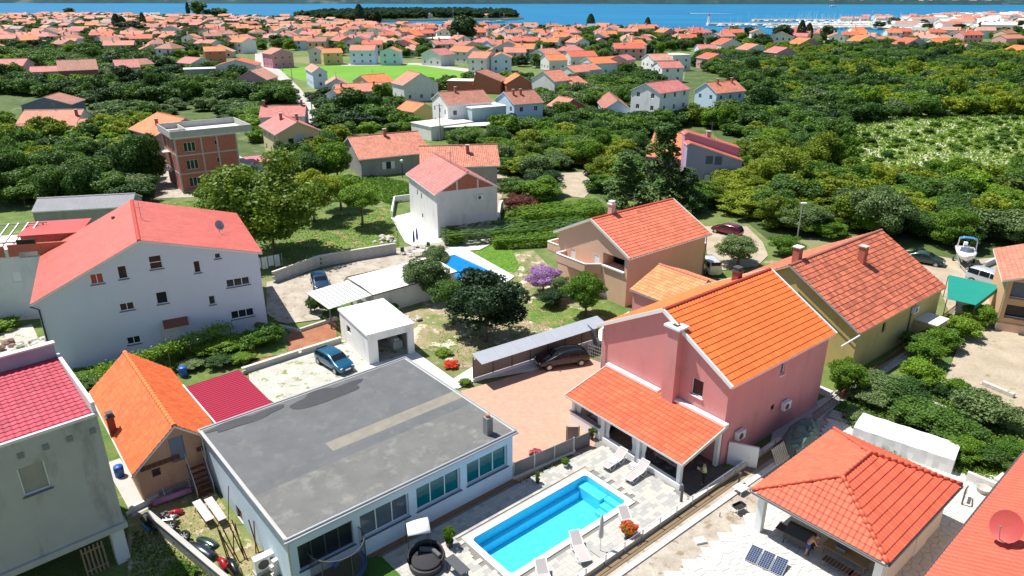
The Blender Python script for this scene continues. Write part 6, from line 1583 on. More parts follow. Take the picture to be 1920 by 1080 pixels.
def plank_bench(u,v,u2,v2,label):
 a=P(u,v,.6);b=P(u2,v2,.6); c=(a+b)/2; L=(b-a).length; r=empty('trestle_table',(c.x,c.y,0),math.atan2(b.y-a.y,b.x-a.x),label,'trestle table','pink trestle tables')
 mb=MB(); mb.box(-L/2,-.24,.62,L/2,.24,.66); mb.build('tabletop',pinkplank,r)
 for x in(-L/2+.3,L/2-.3):
  for s_ in(-1,1): mb=MB(); mb.bar((x,s_*.05,.62),(x,s_*.32,0),.04); mb.build('leg',darkmetal,r)
  mb=MB(); mb.bar((x,-.2,.3),(x,.2,.3),.03); mb.build('brace',darkmetal,r)
plank_bench(368,940,394,976,'faded pink trestle table farther from the workshop wall')
plank_bench(390,935,418,975,'faded pink trestle table close to the workshop wall')
pr_=empty('rusty_props',P(470,1040,0),R(40),'stack of rusty steel props leaning on the workshop wall','steel props'); g=random.Random(8)
for k in range(12):
 mb=MB(); x=g.uniform(-1.3,1.3); mb.tube([(x,-.3+g.uniform(-.2,.1),0),(x+g.uniform(-.5,.5),.42,g.uniform(1.5,2.5))],.035,6); mb.build('prop',rust,pr_)
b_=empty('steel_beam',P(428,985,0),R(40),'single thin dark steel rod leaning on the workshop wall by the tables','rod'); mb=MB(); mb.tube([(0,0,0),(.5,.35,2.4)],.025,6); mb.build('rod',darkmetal,b_)
hp=empty('heat_pump',P(498,1072,0),R(40),'white outdoor heat pump unit at the corner of the workshop','heat pump')
mb=MB(); mb.box(-.55,-.22,.3,.55,.22,1.15); mb.build('casing',whitemetal,hp,bevel=.02); mb=MB(); mb.box(-.6,-.26,0,.6,.26,.29); mb.build('plinth',concrete,hp)
q=MB(); q.lathe((0,0,0),[(0,0),(.3,0)],18); T=Matrix.Translation((-.1,-.226,.72))@Matrix.Rotation(math.pi/2,4,'X'); mb=MB(); mb.add([T@Vector(v) for v in q.v],q.f); mb.build('fan_grille',darkmetal,hp)
q=MB(); q.lathe((0,0,0),[(0,0),(.09,0)],12); T=Matrix.Translation((.35,-.226,.9))@Matrix.Rotation(math.pi/2,4,'X'); mb=MB(); mb.add([T@Vector(v) for v in q.v],q.f); mb.build('valve_cover',darkmetal,hp)
blockrow('stub_wall','pale block stub wall at the workshop corner by the heat pump',[(510,1085),(548,1062)],1.1,.25,concrete_lt,.5,4)
mb=MB(); mb.lathe((0,0,0),[(0,0),(.28,0),(.3,.8),(.28,.88),(0,.9)],16); o=mb.build('barrel',plain('blue_barrel',(.02,.10,.42),.45),None,True); o.location=P(226,895,0); tag(o,'blue plastic barrel between the grey house and the cottage','barrel')
mb=MB(); mb.lathe((0,0,0),[(0,0),(.30,0),(.33,.85),(.3,.9),(0,.92)],16); o=mb.build('barrel',MATS['blue_barrel'],None,True); o.location=P(345,706,0); tag(o,'blue plastic barrel behind the cottage by the vine garden','barrel')
# ================================================================ RIGHT-HAND YARD
sp=empty('solar_panels',P(1432,1062,.1),R(-38),'row of three dark solar panels propped on the white paving before the pavilion','solar panels')
m,nt,b=newmat('solar_cells'); co=obj_co(nt); br=N(nt,'ShaderNodeTexBrick'); br.offset=0; br.inputs['Scale'].default_value=1; br.inputs['Brick Width'].default_value=.125; br.inputs['Row Height'].default_value=.125; br.inputs['Mortar Size'].default_value=.006; br.inputs['Color1'].default_value=(.02,.03,.07,1); br.inputs['Color2'].default_value=(.025,.035,.08,1); br.inputs['Mortar'].default_value=(.35,.4,.5,1); nt.links.new(co,br.inputs[0]); nt.links.new(br.outputs[0],b.inputs['Base Color']); b.inputs['Roughness'].default_value=.15; solar=m
for k in range(3):
 fr=MB(); fr.box(0,0,-.03,.66,1.15,0); f=fr.build('panel',galv,sp); f.location=(-1.0+k*.70,-.3,.15); f.rotation_euler=(R(14),0,0)
 h=MB(); h.box(.02,.02,.001,.64,1.13,.006); c=h.build('cells',solar,f)
br_=empty('umbrella_base',P(1349,971,0),R(20),'dark round parasol base lying on the gravel','parasol base'); mb=MB(); mb.lathe((0,0,0),[(0,0),(.30,0),(.32,.05),(.22,.09),(0,.10)],10); mb.build('base',darkmetal,br_); mb=MB(); mb.cyl(0,0,.10,.38,.03); mb.build('sleeve',darkmetal,br_)
gr=empty('barbecue',P(1384,962,0),R(30),'small open barbecue tray on thin white legs standing on the gravel','barbecue')
mb=MB(); mb.add([(-.4,-.25,.62),(.4,-.25,.62),(.4,.25,.62),(-.4,.25,.62),(-.34,-.2,.45),(.34,-.2,.45),(.34,.2,.45),(-.34,.2,.45)],[(4,5,6,7),(0,1,5,4),(1,2,6,5),(2,3,7,6),(3,0,4,7)]); mb.build('tray',black,gr)
mb=MB(); [mb.bar((sx*.36,sy*.22,.60),(sx*.45,sy*.28,0),.03) for sx in(-1,1) for sy in(-1,1)]; mb.each('leg',whitemetal,gr); mb=MB(); mb.tube([(-.45,-.3,.62),(-.65,-.3,.66),(-.65,.3,.66),(-.45,.3,.62)],.02,6); mb.build('handle',whitemetal,gr)
gt_=empty('glass_table',P(1387,925,0),R(38),'pale table frame with a glass top next to the barbecue tray','table'); mb=MB(); mb.box(-.4,-.35,.45,.4,.35,.47); mb.build('tabletop',plain('frosted_glass',(.50,.56,.57),.2),gt_); mb=MB(); [mb.bar((sx*.36,sy*.3,.45),(sx*.36,sy*.3,0),.03) for sx in(-1,1) for sy in(-1,1)]; mb.each('leg',whitemetal,gt_)
lp=empty('stove_pipe',P(1385,908,0),0,'short dark pipe stump at the second kerb above the barbecue','pipe'); mb=MB(); mb.cyl(0,0,0,.8,.07); mb.build('pipe',darkmetal,lp); mb=MB(); mb.cyl(0,0,.8,.9,.12,.1); mb.build('cap',darkmetal,lp)
pb=empty('perforated_block',P(1312,1018,0),R(15),'white perforated concrete block stack lying alone on the gravel','block')
mb=MB(); mb.box(-.32,-.24,0,.32,.24,.24); mb.build('block',white_old,pb,bevel=.015);
for i in range(4):
 for j in range(3): mb=MB(); mb.cyl(-.24+i*.16,-.16+j*.16,.235,.243,.045,n=8); mb.build('hole',grey_plaster,pb)
def voronoi(poly,step,seed,gap,prefer=None):
 g=np.random.default_rng(seed); S=poisson(poly,step,seed,.36); out=[]
 for i,p in enumerate(S):
  d=np.hypot(*(S-p).T); nb=np.argsort(d)[1:14]; cell=[p+np.array(q)*step*1.4 for q in((-1,-1),(1,-1),(1,1),(-1,1))]
  for j in nb:
   m_=(S[j]+p)/2; n_=(S[j]-p)/np.linalg.norm(S[j]-p); m_=m_-n_*gap; new=[]
   for k in range(len(cell)):
    a,b=cell[k],cell[(k+1)%len(cell)]; da,db=(a-m_)@n_,(b-m_)@n_
    if da<=0: new.append(a)
    if da*db<0: new.append(a+(b-a)*da/(da-db))
   cell=new
   if len(cell)<3: break
  if len(cell)>=3: out.append((p,cell))
 return out
area=[P(u,v,0) for u,v in ((1360,1110),(1300,1130),(1262,1100),(1430,975),(1500,930),(1560,800),(1590,790),(1800,900),(1870,905),(1780,1010),(1730,1090),(1640,1180),(1500,1250))]
ap=[(p.x,p.y) for p in area]
patch('crazy_paving',ap,.004*PATCH_N[0]+.004,plain('paving_mortar',(.40,.385,.355),.95),px=False)
flag=plain('white_flagstone',(.54,.53,.49),.75,var=.1,scale=3,bump=.25,bscale=18); PVO=bpy.data.objects['crazy_paving']
cells=voronoi(ap,.50,5,.011); cells.sort(key=lambda c:np.hypot(c[0][0],c[0][1]))
fz=.004*PATCH_N[0]+.005
def flagm(cells,name):
 mb=MB()
 for p,c in cells:
  n=len(c); vs=[(q[0],q[1],fz) for q in c]+[(p[0]+(q[0]-p[0])*.95,p[1]+(q[1]-p[1])*.95,fz+.03) for q in c]
  a=sum(c[i][0]*c[(i+1)%n][1]-c[(i+1)%n][0]*c[i][1] for i in range(n));
  fs=[tuple(range(n,2*n))]+[(i,(i+1)%n,n+(i+1)%n,n+i) for i in range(n)]; mb.add(vs,fs)
 return mb
for c in cells[:290]: flagm([c],'').build('flagstone',flag,PVO)
if len(cells)>290: o=flagm(cells[290:],'').build('flagstone',flag,PVO); o['kind']='stuff'
O=P(1786,893,0); wbx=empty('covered_box',P(1782,893,0),R(141),'long storage box under a taut white tarpaulin behind the pavilion','covered box')
mb=MB(); tarp=plain('white_tarpaulin',(.68,.70,.70),.55,var=.05,bump=.3,bscale=6)
L_,W2_=6.2,-2.4; nx=16
vs=[];fs=[]
def zt(t,s_): return 1.25+.03*math.sin(t*9)-.04*abs(s_-.5)*2
for i in range(nx+1):
 t=i/nx
 for j,(y,z) in enumerate(((0.02,.1),(0,.7),(0,1.22),(-1.2,1.30),(-2.4,1.22),(-2.4,.7),(-2.42,.1))):
  rip=.03*math.sin(i*2.4+j) if j in(0,1,5,6) else 0; vs.append((t*L_,y+rip,z+(.02*math.sin(i*1.7) if j in (2,3,4) else 0)))
fs=[(i*7+j,i*7+j+1,(i+1)*7+j+1,(i+1)*7+j) for i in range(nx) for j in range(6)]+[(0,1,2,3,4,5,6),tuple(nx*7+j for j in range(6,-1,-1))]
mb.add(vs,fs); mb.build('tarpaulin',tarp,wbx)
gt2=empty('covered_dinghy',P(1495,838,0),R(48),'dinghy wrapped in crumpled grey-green tarpaulin beside the kerb','covered boat'); mb=MB(); vs=[]; g=random.Random(6); n=18;m_=12
for i in range(n):
 t=i/(n-1); w_=.95*math.sin(math.pi*min(1,.12+t*.88))**.5+.05; h_=.95+.6*math.sin(math.pi*t)**1.0
 for j in range(m_):
  s_=j/(m_-1); a=math.pi*s_; vs.append(((t-.35)*4.6+g.uniform(-.05,.05),w_*math.cos(a)*(1+.08*g.uniform(-1,1)),max(.02,h_*math.sin(a)**.75*(1+.13*g.uniform(-1,1)))))
mb.add(vs,[(i*m_+j,i*m_+j+1,(i+1)*m_+j+1,(i+1)*m_+j) for i in range(n-1) for j in range(m_-1)]+[tuple(range(m_)),tuple((n-1)*m_+j for j in range(m_-1,-1,-1))]); mb.build('tarpaulin',plain('grey_green_tarpaulin',(.10,.145,.13),.6,var=.2,bump=.5,bscale=4),gt2)
pl2=empty('pallet',P(1466,868,0),R(40),'pale wooden pallet leaning beside the tarpaulin covered dinghy','pallet')
for k in range(8): mb=MB(); mb.bar((-.7+.2*k,-.1,.05),(-.7+.2*k,.5,1.15),.12,.025); mb.build('slat',wood_pale,pl2)
mb=MB(); mb.bar((-.75,0,.1),(.75,0,.1),.03,.1); mb.bar((-.75,.45,1.0),(.75,.45,1.0),.03,.1); mb.each('batten',wood_pale,pl2)
ld=empty('ladder',P(1596,800,0),R(-38),'stack of timber and pipes lying behind the pavilion roof','timber stack')
for k in range(6): mb=MB(); mb.bar((-1.6,.14*k,.3+.03*k),(1.6,.14*k,.3+.03*k),.09,.06); mb.build('plank',wood_pale if k%2 else galv,ld)
tb_=empty('mixing_tub',P(1842,926,0),0,'grey round mortar tub standing by the low white wall','tub'); mb=MB(); mb.lathe((0,0,0),[(0,.02),(.30,.0),(.44,.48),(.47,.5),(.42,.5),(.29,.08),(0,.08)],20); mb.build('tub',concrete,tb_,True)
blockrow('garden_wall','short pale rendered wall behind the mortar tub',[(1810,903),(1862,925)],.8,.22,white_old,.9,2)
blockrow('step_blocks','pale stepped blocks beside the corner roof',[(1864,918),(1880,905)],.7,.4,white_old,.4,2)
ex_=empty('mini_crane',P(1802,950,0),R(30),'small dark hoist with a wooden beam on the paving behind the pavilion','hoist')
mb=MB(); mb.bar((0,0,0),(0,0,1.3),.08); mb.bar((0,0,1.3),(.9,.3,1.0),.07); mb.bar((-.5,-.3,.05),(.5,.3,.05),.1); mb.bar((-.4,.4,.05),(.4,-.4,.05),.1); mb.each('arm',darkmetal,ex_); mb=MB(); mb.bar((.2,.1,.85),(1.0,.35,.7),.14,.1); mb.build('timber_beam',wood_pale,ex_)
pm2=pv.M
bq=empty('black_grill',pm2@Vector((1.05,4.9,.05)),R(-45),'large black lidded grill under the left side of the pavilion','grill')
mb=MB(); mb.box(-.8,-.35,.45,.8,.35,.9); mb.build('firebox',black,bq,bevel=.03); mb=MB(); mb.add([(-.8,-.35,.91),(.8,-.35,.91),(.8,.35,.91),(-.8,.35,.91),(-.75,.1,1.3),(.75,.1,1.3),(.75,.4,1.25),(-.75,.4,1.25)],[(0,1,5,4),(1,2,6,5),(2,3,7,6),(3,0,4,7),(4,5,6,7)]); mb.build('lid',black,bq)
mb=MB(); [mb.bar((sx*.7,sy*.3,.45),(sx*.75,sy*.32,0),.05) for sx in(-1,1) for sy in(-1,1)]; mb.each('leg',black,bq); mb=MB(); mb.box(-1.3,-.3,.8,-.82,.3,.84); mb.build('side_shelf',black,bq)
gs=empty('gas_bottle',pm2@Vector((1.6,6.3,.05)),0,'orange gas bottle behind the black grill','gas bottle'); mb=MB(); mb.lathe((0,0,0),[(0,0),(.15,0),(.16,.06),(.16,.42),(.12,.52),(.05,.56),(0,.56)],16); mb.build('bottle',plain('orange_paint',(.70,.17,.02),.5),gs,True); mb=MB(); mb.tube([(.1*math.cos(a*.6),.1*math.sin(a*.6),.62) for a in range(9)],.015,6); mb.cyl(0,0,.56,.64,.03); mb.each('valve_guard',darkmetal,gs)
bc1=empty('wooden_bench',pm2@Vector((.95,2.55,.05)),R(-49),'slatted wooden bench under the pavilion beside the standing man','bench')
bc2=empty('wooden_bench',pm2@Vector((.9,1.1,.05)),R(-49),'red-brown slatted bench under the front corner of the pavilion','bench')
for bnc,mt in((bc1,plain('dark_slat_wood',(.10,.06,.04),.7)),(bc2,plain('redbrown_slat',(.24,.09,.05),.65))):
 for k in range(9): mb=MB(); mb.box(-.8+.18*k,-.28,.45,-.67+.18*k,.28,.49); mb.build('slat',mt,bnc)
 for sx in(-1,1):
  for sy in(-1,1): mb=MB(); mb.box(sx*.72-.035,sy*.24-.035,0,sx*.72+.035,sy*.24+.035,.44); mb.build('leg',wood,bnc)
dining_table(pm2@Vector((1.9,2.6,.05)),R(-49),'long dark wooden table under the pavilion behind the benches',(2.4,.8),wood)
bs_=empty('sink_basin',pm2@Vector((1.9,2.9,.81)),R(-49),'grey washing-up basin standing on the pavilion table','basin'); mb=MB(); mb.add([(-.3,-.22,.22),(.3,-.22,.22),(.3,.22,.22),(-.3,.22,.22),(-.24,-.16,.0),(.24,-.16,.0),(.24,.16,.0),(-.24,.16,.0)],[(4,5,6,7),(0,1,5,4),(1,2,6,5),(2,3,7,6),(3,0,4,7)]); mb.build('basin',plain('grey_plastic',(.20,.20,.23),.5),bs_)
# ================================================================ PEOPLE
skin=plain('tanned_skin',(.50,.23,.15),.55,var=.05); hairm=plain('brown_hair',(.06,.035,.02),.7); hairg=plain('greying_hair',(.20,.17,.15),.8)
def skinmesh(name,verts,edges,radii,mat,parent,sub=2,root=0):
 me=bpy.data.meshes.new(name); me.from_pydata([tuple(v) for v in verts],edges,[]); me.materials.append(mat); o=link(name,me,parent)
 m=o.modifiers.new('skin','SKIN'); m.use_smooth_shade=True
 me.skin_vertices[0].data  # noqa
 for i,r_ in enumerate(radii):
  sv=me.skin_vertices[0].data[i]; sv.radius=(r_,r_) if not isinstance(r_,tuple) else r_; sv.use_root=(i==root)
 s=o.modifiers.new('sub','SUBSURF'); s.levels=sub; s.render_levels=sub; return o
def person(label,loc,rz,J,bodymat,parts,hair,hairshape=(.105,.125,.12),face=0.0):
 """J: joints dict. parts: list of clothing (name, joints chain [(point, radius)...], material)"""
 r=empty('person',loc,rz,label,'person')
 me=bpy.data.meshes.new('body'); me.materials.append(bodymat) if False else None
 names=['pelvis','waist','chest','neck','head0','head1','shL','elL','wrL','haL','shR','elR','wrR','haR','hipL','knL','anL','toL','hipR','knR','anR','toR']
 E_=[('pelvis','waist'),('waist','chest'),('chest','neck'),('neck','head0'),('head0','head1'),('chest','shL'),('shL','elL'),('elL','wrL'),('wrL','haL'),('chest','shR'),('shR','elR'),('elR','wrR'),('wrR','haR'),
  ('pelvis','hipL'),('hipL','knL'),('knL','anL'),('anL','toL'),('pelvis','hipR'),('hipR','knR'),('knR','anR'),('anR','toR')]
 rad=dict(pelvis=(.15,.12),waist=(.135,.105),chest=(.155,.115),neck=(.055,.055),head0=(.075,.085),head1=(.085,.10),shL=.06,elL=.042,wrL=.028,haL=.03,shR=.06,elR=.042,wrR=.028,haR=.03,hipL=.095,knL=.06,anL=.04,toL=.035,hipR=.095,knR=.06,anR=.04,toR=.035)
 o=skinmesh('body',[J[n] for n in names],[(names.index(a),names.index(b)) for a,b in E_],[rad[n] for n in names],bodymat,r)
 for nm,chain,edges,rr_,mt in parts: skinmesh(nm,chain,edges,rr_,mt,r)
 h=Vector(J['head1']); f=Vector((math.cos(face),math.sin(face),0))
 mb=MB(); mb.lathe((0,0,0),[(0,-.02),(.7,.0),(1.0,.35),(.96,.62),(.7,.88),(.0,1.0)],14);
 mb.v=[(h.x-f.x*.02+v[0]*hairshape[0],h.y-f.y*.02+v[1]*hairshape[0],h.z-.02+v[2]*hairshape[1]) for v in mb.v]; mb.build('hair',hair,r,True)
 side=Vector((-f.y,f.x,0))
 for s_ in(-1,1):
  mb=MB(); c=h+f*.088+side*(.032*s_)+Vector((0,0,-.01)); mb.cbox(c,(.012,.022,.012),face); mb.build('eye',black,r)
  mb=MB(); c=h+side*(.088*s_)+Vector((0,0,-.02)); mb.cbox(c,(.03,.015,.05),face); mb.build('ear',bodymat,r,bevel=.006)
 mb=MB(); c=h+f*.10+Vector((0,0,-.035)); mb.cbox(c,(.03,.02,.035),face); mb.build('nose',bodymat,r,bevel=.006)
 mb=MB(); c=h+f*.088+Vector((0,0,-.072)); mb.cbox(c,(.01,.04,.01),face); mb.build('mouth',plain('lips',(.35,.08,.07),.5) if 'lips' not in MATS else MATS['lips'],r)
 for wr,ha in(('wrL','haL'),('wrR','haR')):
  w_=Vector(J[wr]);q=Vector(J[ha]); d=(q-w_).normalized(); sd=d.cross(Vector((0,0,1))); sd=sd.normalized() if sd.length>.1 else Vector((1,0,0)); dn=d.cross(sd)
  for k in range(4):
   b=q+sd*(-.03+.02*k)+d*.01; ln=(.068,.078,.073,.056)[k]
   mb=MB(); mb.tube([b,b+d*ln*.5+dn*.008,b+d*ln*.85+dn*.028],[.0095,.0085,.006],6); mb.build('finger',bodymat,r,True)
  b=w_.lerp(q,.55)+sd*-.03; mb=MB(); mb.tube([b,b-sd*.03+d*.03,b-sd*.035+d*.06],[.011,.010,.007],6); mb.build('thumb',bodymat,r,True)
 return r
J=dict(pelvis=(0,0,.92),waist=(.0,0,1.07),chest=(0.01,0,1.27),neck=(.02,0,1.43),head0=(.03,0,1.50),head1=(.045,0,1.59),shL=(0,.17,1.36),elL=(.06,.23,1.12),wrL=(.27,.12,1.12),haL=(.34,.08,1.14),shR=(0,-.17,1.36),elR=(.05,-.24,1.11),wrR=(.25,-.12,1.10),haR=(.32,-.08,1.12),
 hipL=(0,.09,.86),knL=(.02,.10,.47),anL=(-.02,.11,.08),toL=(.12,.12,.035),hipR=(0,-.09,.86),knR=(.03,-.10,.47),anR=(.0,-.11,.08),toR=(.14,-.12,.035))
topm=plain('yellow_green_cloth',(.48,.58,.22),.9,var=.2,scale=9); trou=plain('black_trousers',(.012,.012,.015),.9)
pts=[(0,0,.86),(0,0,1.07),(0.01,0,1.27),(.01,0,1.38),(0,.17,1.36),(.04,.22,1.2),(0,-.17,1.36),(.035,-.23,1.2)]
pts2=[(0,0,.92),(0,.09,.86),(.02,.10,.47),(-.02,.11,.12),(0,-.09,.86),(.03,-.10,.47),(.0,-.11,.12)]
person('person in a loose yellow-green top and black trousers reading a paper by the terrace post',P(1318,908,.1)+Vector((0,0,0)),R(165),J,skin,
 [('top',pts,[(0,1),(1,2),(2,3),(2,4),(4,5),(2,6),(6,7)],[(.19,.155),(.165,.135),(.175,.135),(.09,.08),.078,.07,.078,.07],topm),('trousers',pts2,[(0,1),(1,2),(2,3),(0,4),(4,5),(5,6)],[(.16,.13),.108,.075,.06,.108,.075,.06],trou)],hairm)
pp=MB(); pp.cbox((0,0,0),(.21,.30,.004),M=Matrix.Rotation(R(-25),4,'Y')); o=pp.build('paper',plain('pinkish_paper',(.75,.55,.52),.8)); q=P(1318,908,.1); o.location=q+Vector((math.cos(R(165))*.37,math.sin(R(165))*.37,1.15)); o.rotation_euler=(0,0,R(165)); tag(o,'pinkish paper held by the person at the terrace post','paper')
J2=dict(pelvis=(0,0,.92),waist=(.08,0,1.05),chest=(.22,0,1.20),neck=(.33,0,1.31),head0=(.39,0,1.35),head1=(.46,0,1.41),shL=(.22,.19,1.27),elL=(.36,.24,1.02),wrL=(.55,.18,.94),haL=(.62,.15,.92),shR=(.22,-.19,1.27),elR=(.34,-.26,1.03),wrR=(.53,-.2,.93),haR=(.60,-.17,.91),
 hipL=(-.02,.10,.86),knL=(.03,.12,.47),anL=(-.05,.14,.08),toL=(.09,.16,.035),hipR=(-.02,-.10,.86),knR=(-.06,-.12,.47),anR=(-.16,-.13,.09),toR=(-.02,-.14,.035))
pts3=[(.0,0,.99),(-.0,0,.90),(-.02,.10,.84),(.015,.12,.58),(-.02,-.10,.84),(-.05,-.12,.58)]
person('person bare-chested in blue shorts and red sandals leaning over the pavilion table',P(1512,1042,.08),R(-12),J2,skin,
 [('shorts',pts3,[(0,1),(1,2),(2,3),(1,4),(4,5)],[(.15,.12),(.17,.14),.125,.10,.125,.10],plain('blue_shorts_cloth',(.02,.07,.35),.9)),
  ('sandal',[(-.09,.14,.045),(.12,.165,.03)],[(0,1)],[.055,.05],plain('red_sandal',(.4,.02,.03),.6)),('sandal',[(-.2,-.13,.045),(.01,-.145,.03)],[(0,1)],[.055,.05],MATS['red_sandal'])],hairg)
# ================================================================ MIDDLE GARDEN
O=P(700,553,2.5);
ob=House('outbuilding','long low outbuilding with pale flat sheet roof beside the far swimming pool','outbuilding',*fit((700,549),(852,507),2.5)[:2],fit((700,549),(852,507),2.5)[2],4.6,2.4)
ob.wallmesh(white_old)
psheet=plain('pale_fibre_sheet',(.66,.65,.61),.8,var=.06)
Lo=ob.L
for k in range(2):
 mb=MB(); y0,y1=(-.25,2.28) if k==0 else (2.32,4.85); z0,z1=(2.42,2.62) if k==0 else (2.62,2.66)
 n=6
 for i in range(n): q=MB(); q.slab([(-.2+(Lo+.4)*i/n+.01,y0,z0),(-.2+(Lo+.4)*(i+1)/n-.01,y0,z0),(-.2+(Lo+.4)*(i+1)/n-.01,y1,z1),(-.2+(Lo+.4)*i/n+.01,y1,z1)],.06); q.build('roof_sheet',psheet,ob.root)
mb=MB(); mb.bar((-.22,-.27,2.36),(Lo+.2,-.27,2.36),.06,.12); mb.bar((-.23,-.27,2.36),(-.23,2.3,2.58),.06,.12); mb.each('fascia',darkmetal,ob.root)
cp_=empty('carport',ob.root.location,ob.rot,'open carport with a pale slatted roof at the left end of the outbuilding','carport')
n=10
for i in range(n): q=MB(); q.slab([(-4.9+4.6*i/n+.02,-.3,2.25+.02*i),(-4.9+4.6*(i+1)/n-.02,-.3,2.25+.02*i),(-4.9+4.6*(i+1)/n-.02,4.6,2.35+.02*i),(-4.9+4.6*i/n+.02,4.6,2.35+.02*i)],.05); q.build('roof_sheet',plain('greyish_roof_sheet',(.50,.51,.50),.7) if i==0 else MATS['greyish_roof_sheet'],cp_)
for x,y in((-4.7,-.1),(-4.7,4.3),(-2.4,-.1)): mb=MB(); mb.box(x-.06,y-.06,0,x+.06,y+.06,2.2); mb.build('post',darkmetal,cp_)
A=P(853,480,.05);B=P(925,513,.05);C=P(866,532,.05)
fp=empty('swimming_pool',(A.x,A.y,0),math.atan2(B.y-A.y,B.x-A.x),'narrow blue swimming pool in the middle garden beside the mown lawn','swimming pool')
Lp=(B-A).length; Wp=4.2
z_=.004*PATCH_N[0]
mb=MB()
for x0_,y0_,x1_,y1_ in((-.4,-.0,Lp+.4,.4),(-.4,-Wp-.4,Lp+.4,-Wp),(-.4,-Wp,0,0),(Lp,-Wp,Lp+.4,0)): mb.box(x0_,y0_,0,x1_,y1_,z_+.12)
mb.each('coping_stone',copm,fp)
mb=MB(); mb.box(.005,-Wp+.005,.0,Lp-.005,-.005,z_+.012); mb.build('basin',plain('deep_pool_blue',(.01,.22,.52),.3,var=.06),fp)
mb=MB(); mb.add([(0.006,-Wp+.006,z_+.075),(Lp-.006,-Wp+.006,z_+.075),(Lp-.006,-.006,z_+.075),(.006,-.006,z_+.075)],[(0,1,2,3)]); mb.build('water',MATS['pool_water'],fp)
patch('pool_surround',[(820,476),(852,466),(880,472),(965,520),(940,540),(900,545),(840,515)],0,G_concw)
for u,v,lb in((777,470,'closed navy blue parasol, the left of the pair behind the outbuilding'),(783,465,'closed navy blue parasol, the right of the pair behind the outbuilding')):
 p=P(u,v,0); e=empty('parasol',p,0,lb,'parasol',group='closed navy parasols'); mb=MB(); mb.cyl(0,0,0,2.6,.025); mb.build('pole',darkmetal,e); mb=MB(); mb.lathe((0,0,0),[(.02,2.7),(.10,2.3),(.14,1.5),(.10,1.1),(.03,1.08)],10); mb.build('canopy',plain('navy_canvas',(.02,.05,.25),.9) if 'navy_canvas' not in MATS else MATS['navy_canvas'],e,True); mb=MB(); mb.box(-.25,-.25,0,.25,.25,.08); mb.build('base',concrete,e)
grn=plain('dark_green_plastic',(.02,.09,.07),.5)
for u,v,rz,lb in((756,478,30,'dark green high-backed garden chair behind the flat outbuilding, left'),(802,468,-20,'dark green high-backed garden chair behind the flat outbuilding, right')): chair(P(u,v,0.02),R(rz),lb,grn)
for u,v,rz,lb in((768,482,0,'white garden chair nearest the left green chair'),(792,478,90,'white garden chair between the parasols and the right green chair'),(822,474,200,'white garden chair by the corner of the small blue pool')): chair(P(u,v,0.02),R(rz),lb,whitemetal)
dining_table(P(785,481,.02),R(20),'white garden table among chairs behind the flat outbuilding',(1.3,.8),whitemetal)
mb=MB(); mb.cyl(0,0,0,2.6,.09); o=mb.build('pole',darkmetal); o.location=P(836,462,0); tag(o,'short dark post by the slab corner of the brick-gabled house','post')
def rocks(label,u,v,n,sp,sz,seed,mat=None,name='rock_pile',cat='rock pile'):
 r=empty(name,P(u,v,0),0,label,cat); g=random.Random(seed)
 for k in range(n):
  mb=MB(); nn=8; s_=sz*g.uniform(.5,1.2); q=MB(); q.lathe((0,0,0),[(0,-.1),(.5,.0),(.55,.3),(.3,.55),(0,.6)],7); cx,cy=g.gauss(0,sp),g.gauss(0,sp*.6)
  vs=[(cx+v_[0]*s_*g.uniform(.8,1.2),cy+v_[1]*s_*g.uniform(.8,1.2),v_[2]*s_+ (.35*sz*(k%3==0))) for v_ in q.v]; mb.add(vs,q.f); mb.build('rock',mat or stone,r)
rocks('heap of pale limestone rubble at the end of the garden block wall',728,452,22,.7,.7,3)
rocks('row of pale rocks along the left wall of the white house',68,655,20,.9,.75,4)
rocks('dark reddish rocks and planters at the left edge of the yard',18,650,12,.9,.7,5,plain('reddish_rock',(.25,.15,.12),.9))
rocks('small heap of pale stones beside the garage in the orchard',782,600,10,.4,.45,6)
cl=empty('clothes_line',P(505,510,0),R(35),'clothes line hung with white laundry at the right corner of the white house','clothes line')
mb=MB(); mb.tube([(-1.6,0,0),(-1.6,0,2.0)],.03,6); mb.tube([(1.6,0,0),(1.6,0,2.0)],.03,6); mb.tube([(-1.6,0,1.9),(1.6,0,1.9)],.01,4); mb.each('pole',galv,cl)
for k in range(4):
 mb=MB(); vs=[]; x0_=-1.4+k*.72; h_=1.2+.2*(k%2)
 for i in range(6):
  for j in range(2): vs.append((x0_+.12*i,.05*math.sin(i*2+k),1.88-j*h_))
 mb.add(vs,[(2*i,2*i+2,2*i+3,2*i+1) for i in range(5)]); o=mb.build('laundry',curtain,None,True); o.location=cl.location; o.rotation_euler=cl.rotation_euler; tag(o,['white sheet on the clothes line nearest the white house wall','second white cloth from the house on the clothes line','third white cloth from the house on the clothes line','outermost white cloth on the clothes line, toward the block wall'][k],'laundry','white laundry on the clothes line')
def lamp(label,u,v,h,arm=.0):
 e=empty('street_lamp',P(u,v,0),0,label,'street lamp'); mb=MB(); mb.tube([(0,0,0),(0,0,h)],[.09,.06],8); mb.build('pole',galv,e); mb=MB(); mb.cbox((.15,0,h+.05),(.7,.35,.14)); mb.build('lamp_head',whitemetal,e,bevel=.03)
lamp('slim street lamp with a pale head rising behind the brown tile roof',1491,470,6.0)
e=empty('garden_lamp',P(755,333,0),0,'black lamp post with a glass globe at the corner of the grey stone house','lamp'); mb=MB(); mb.cyl(0,0,0,2.6,.07); mb.build('pole',black,e); mb=MB(); mb.lathe((0,0,2.6),[(.1,0),(.3,.25),(.33,.4),(.1,.6),(0,.62)],12); mb.build('lamp_glass',plain('milky_glass',(.6,.62,.62),.2),e,True)
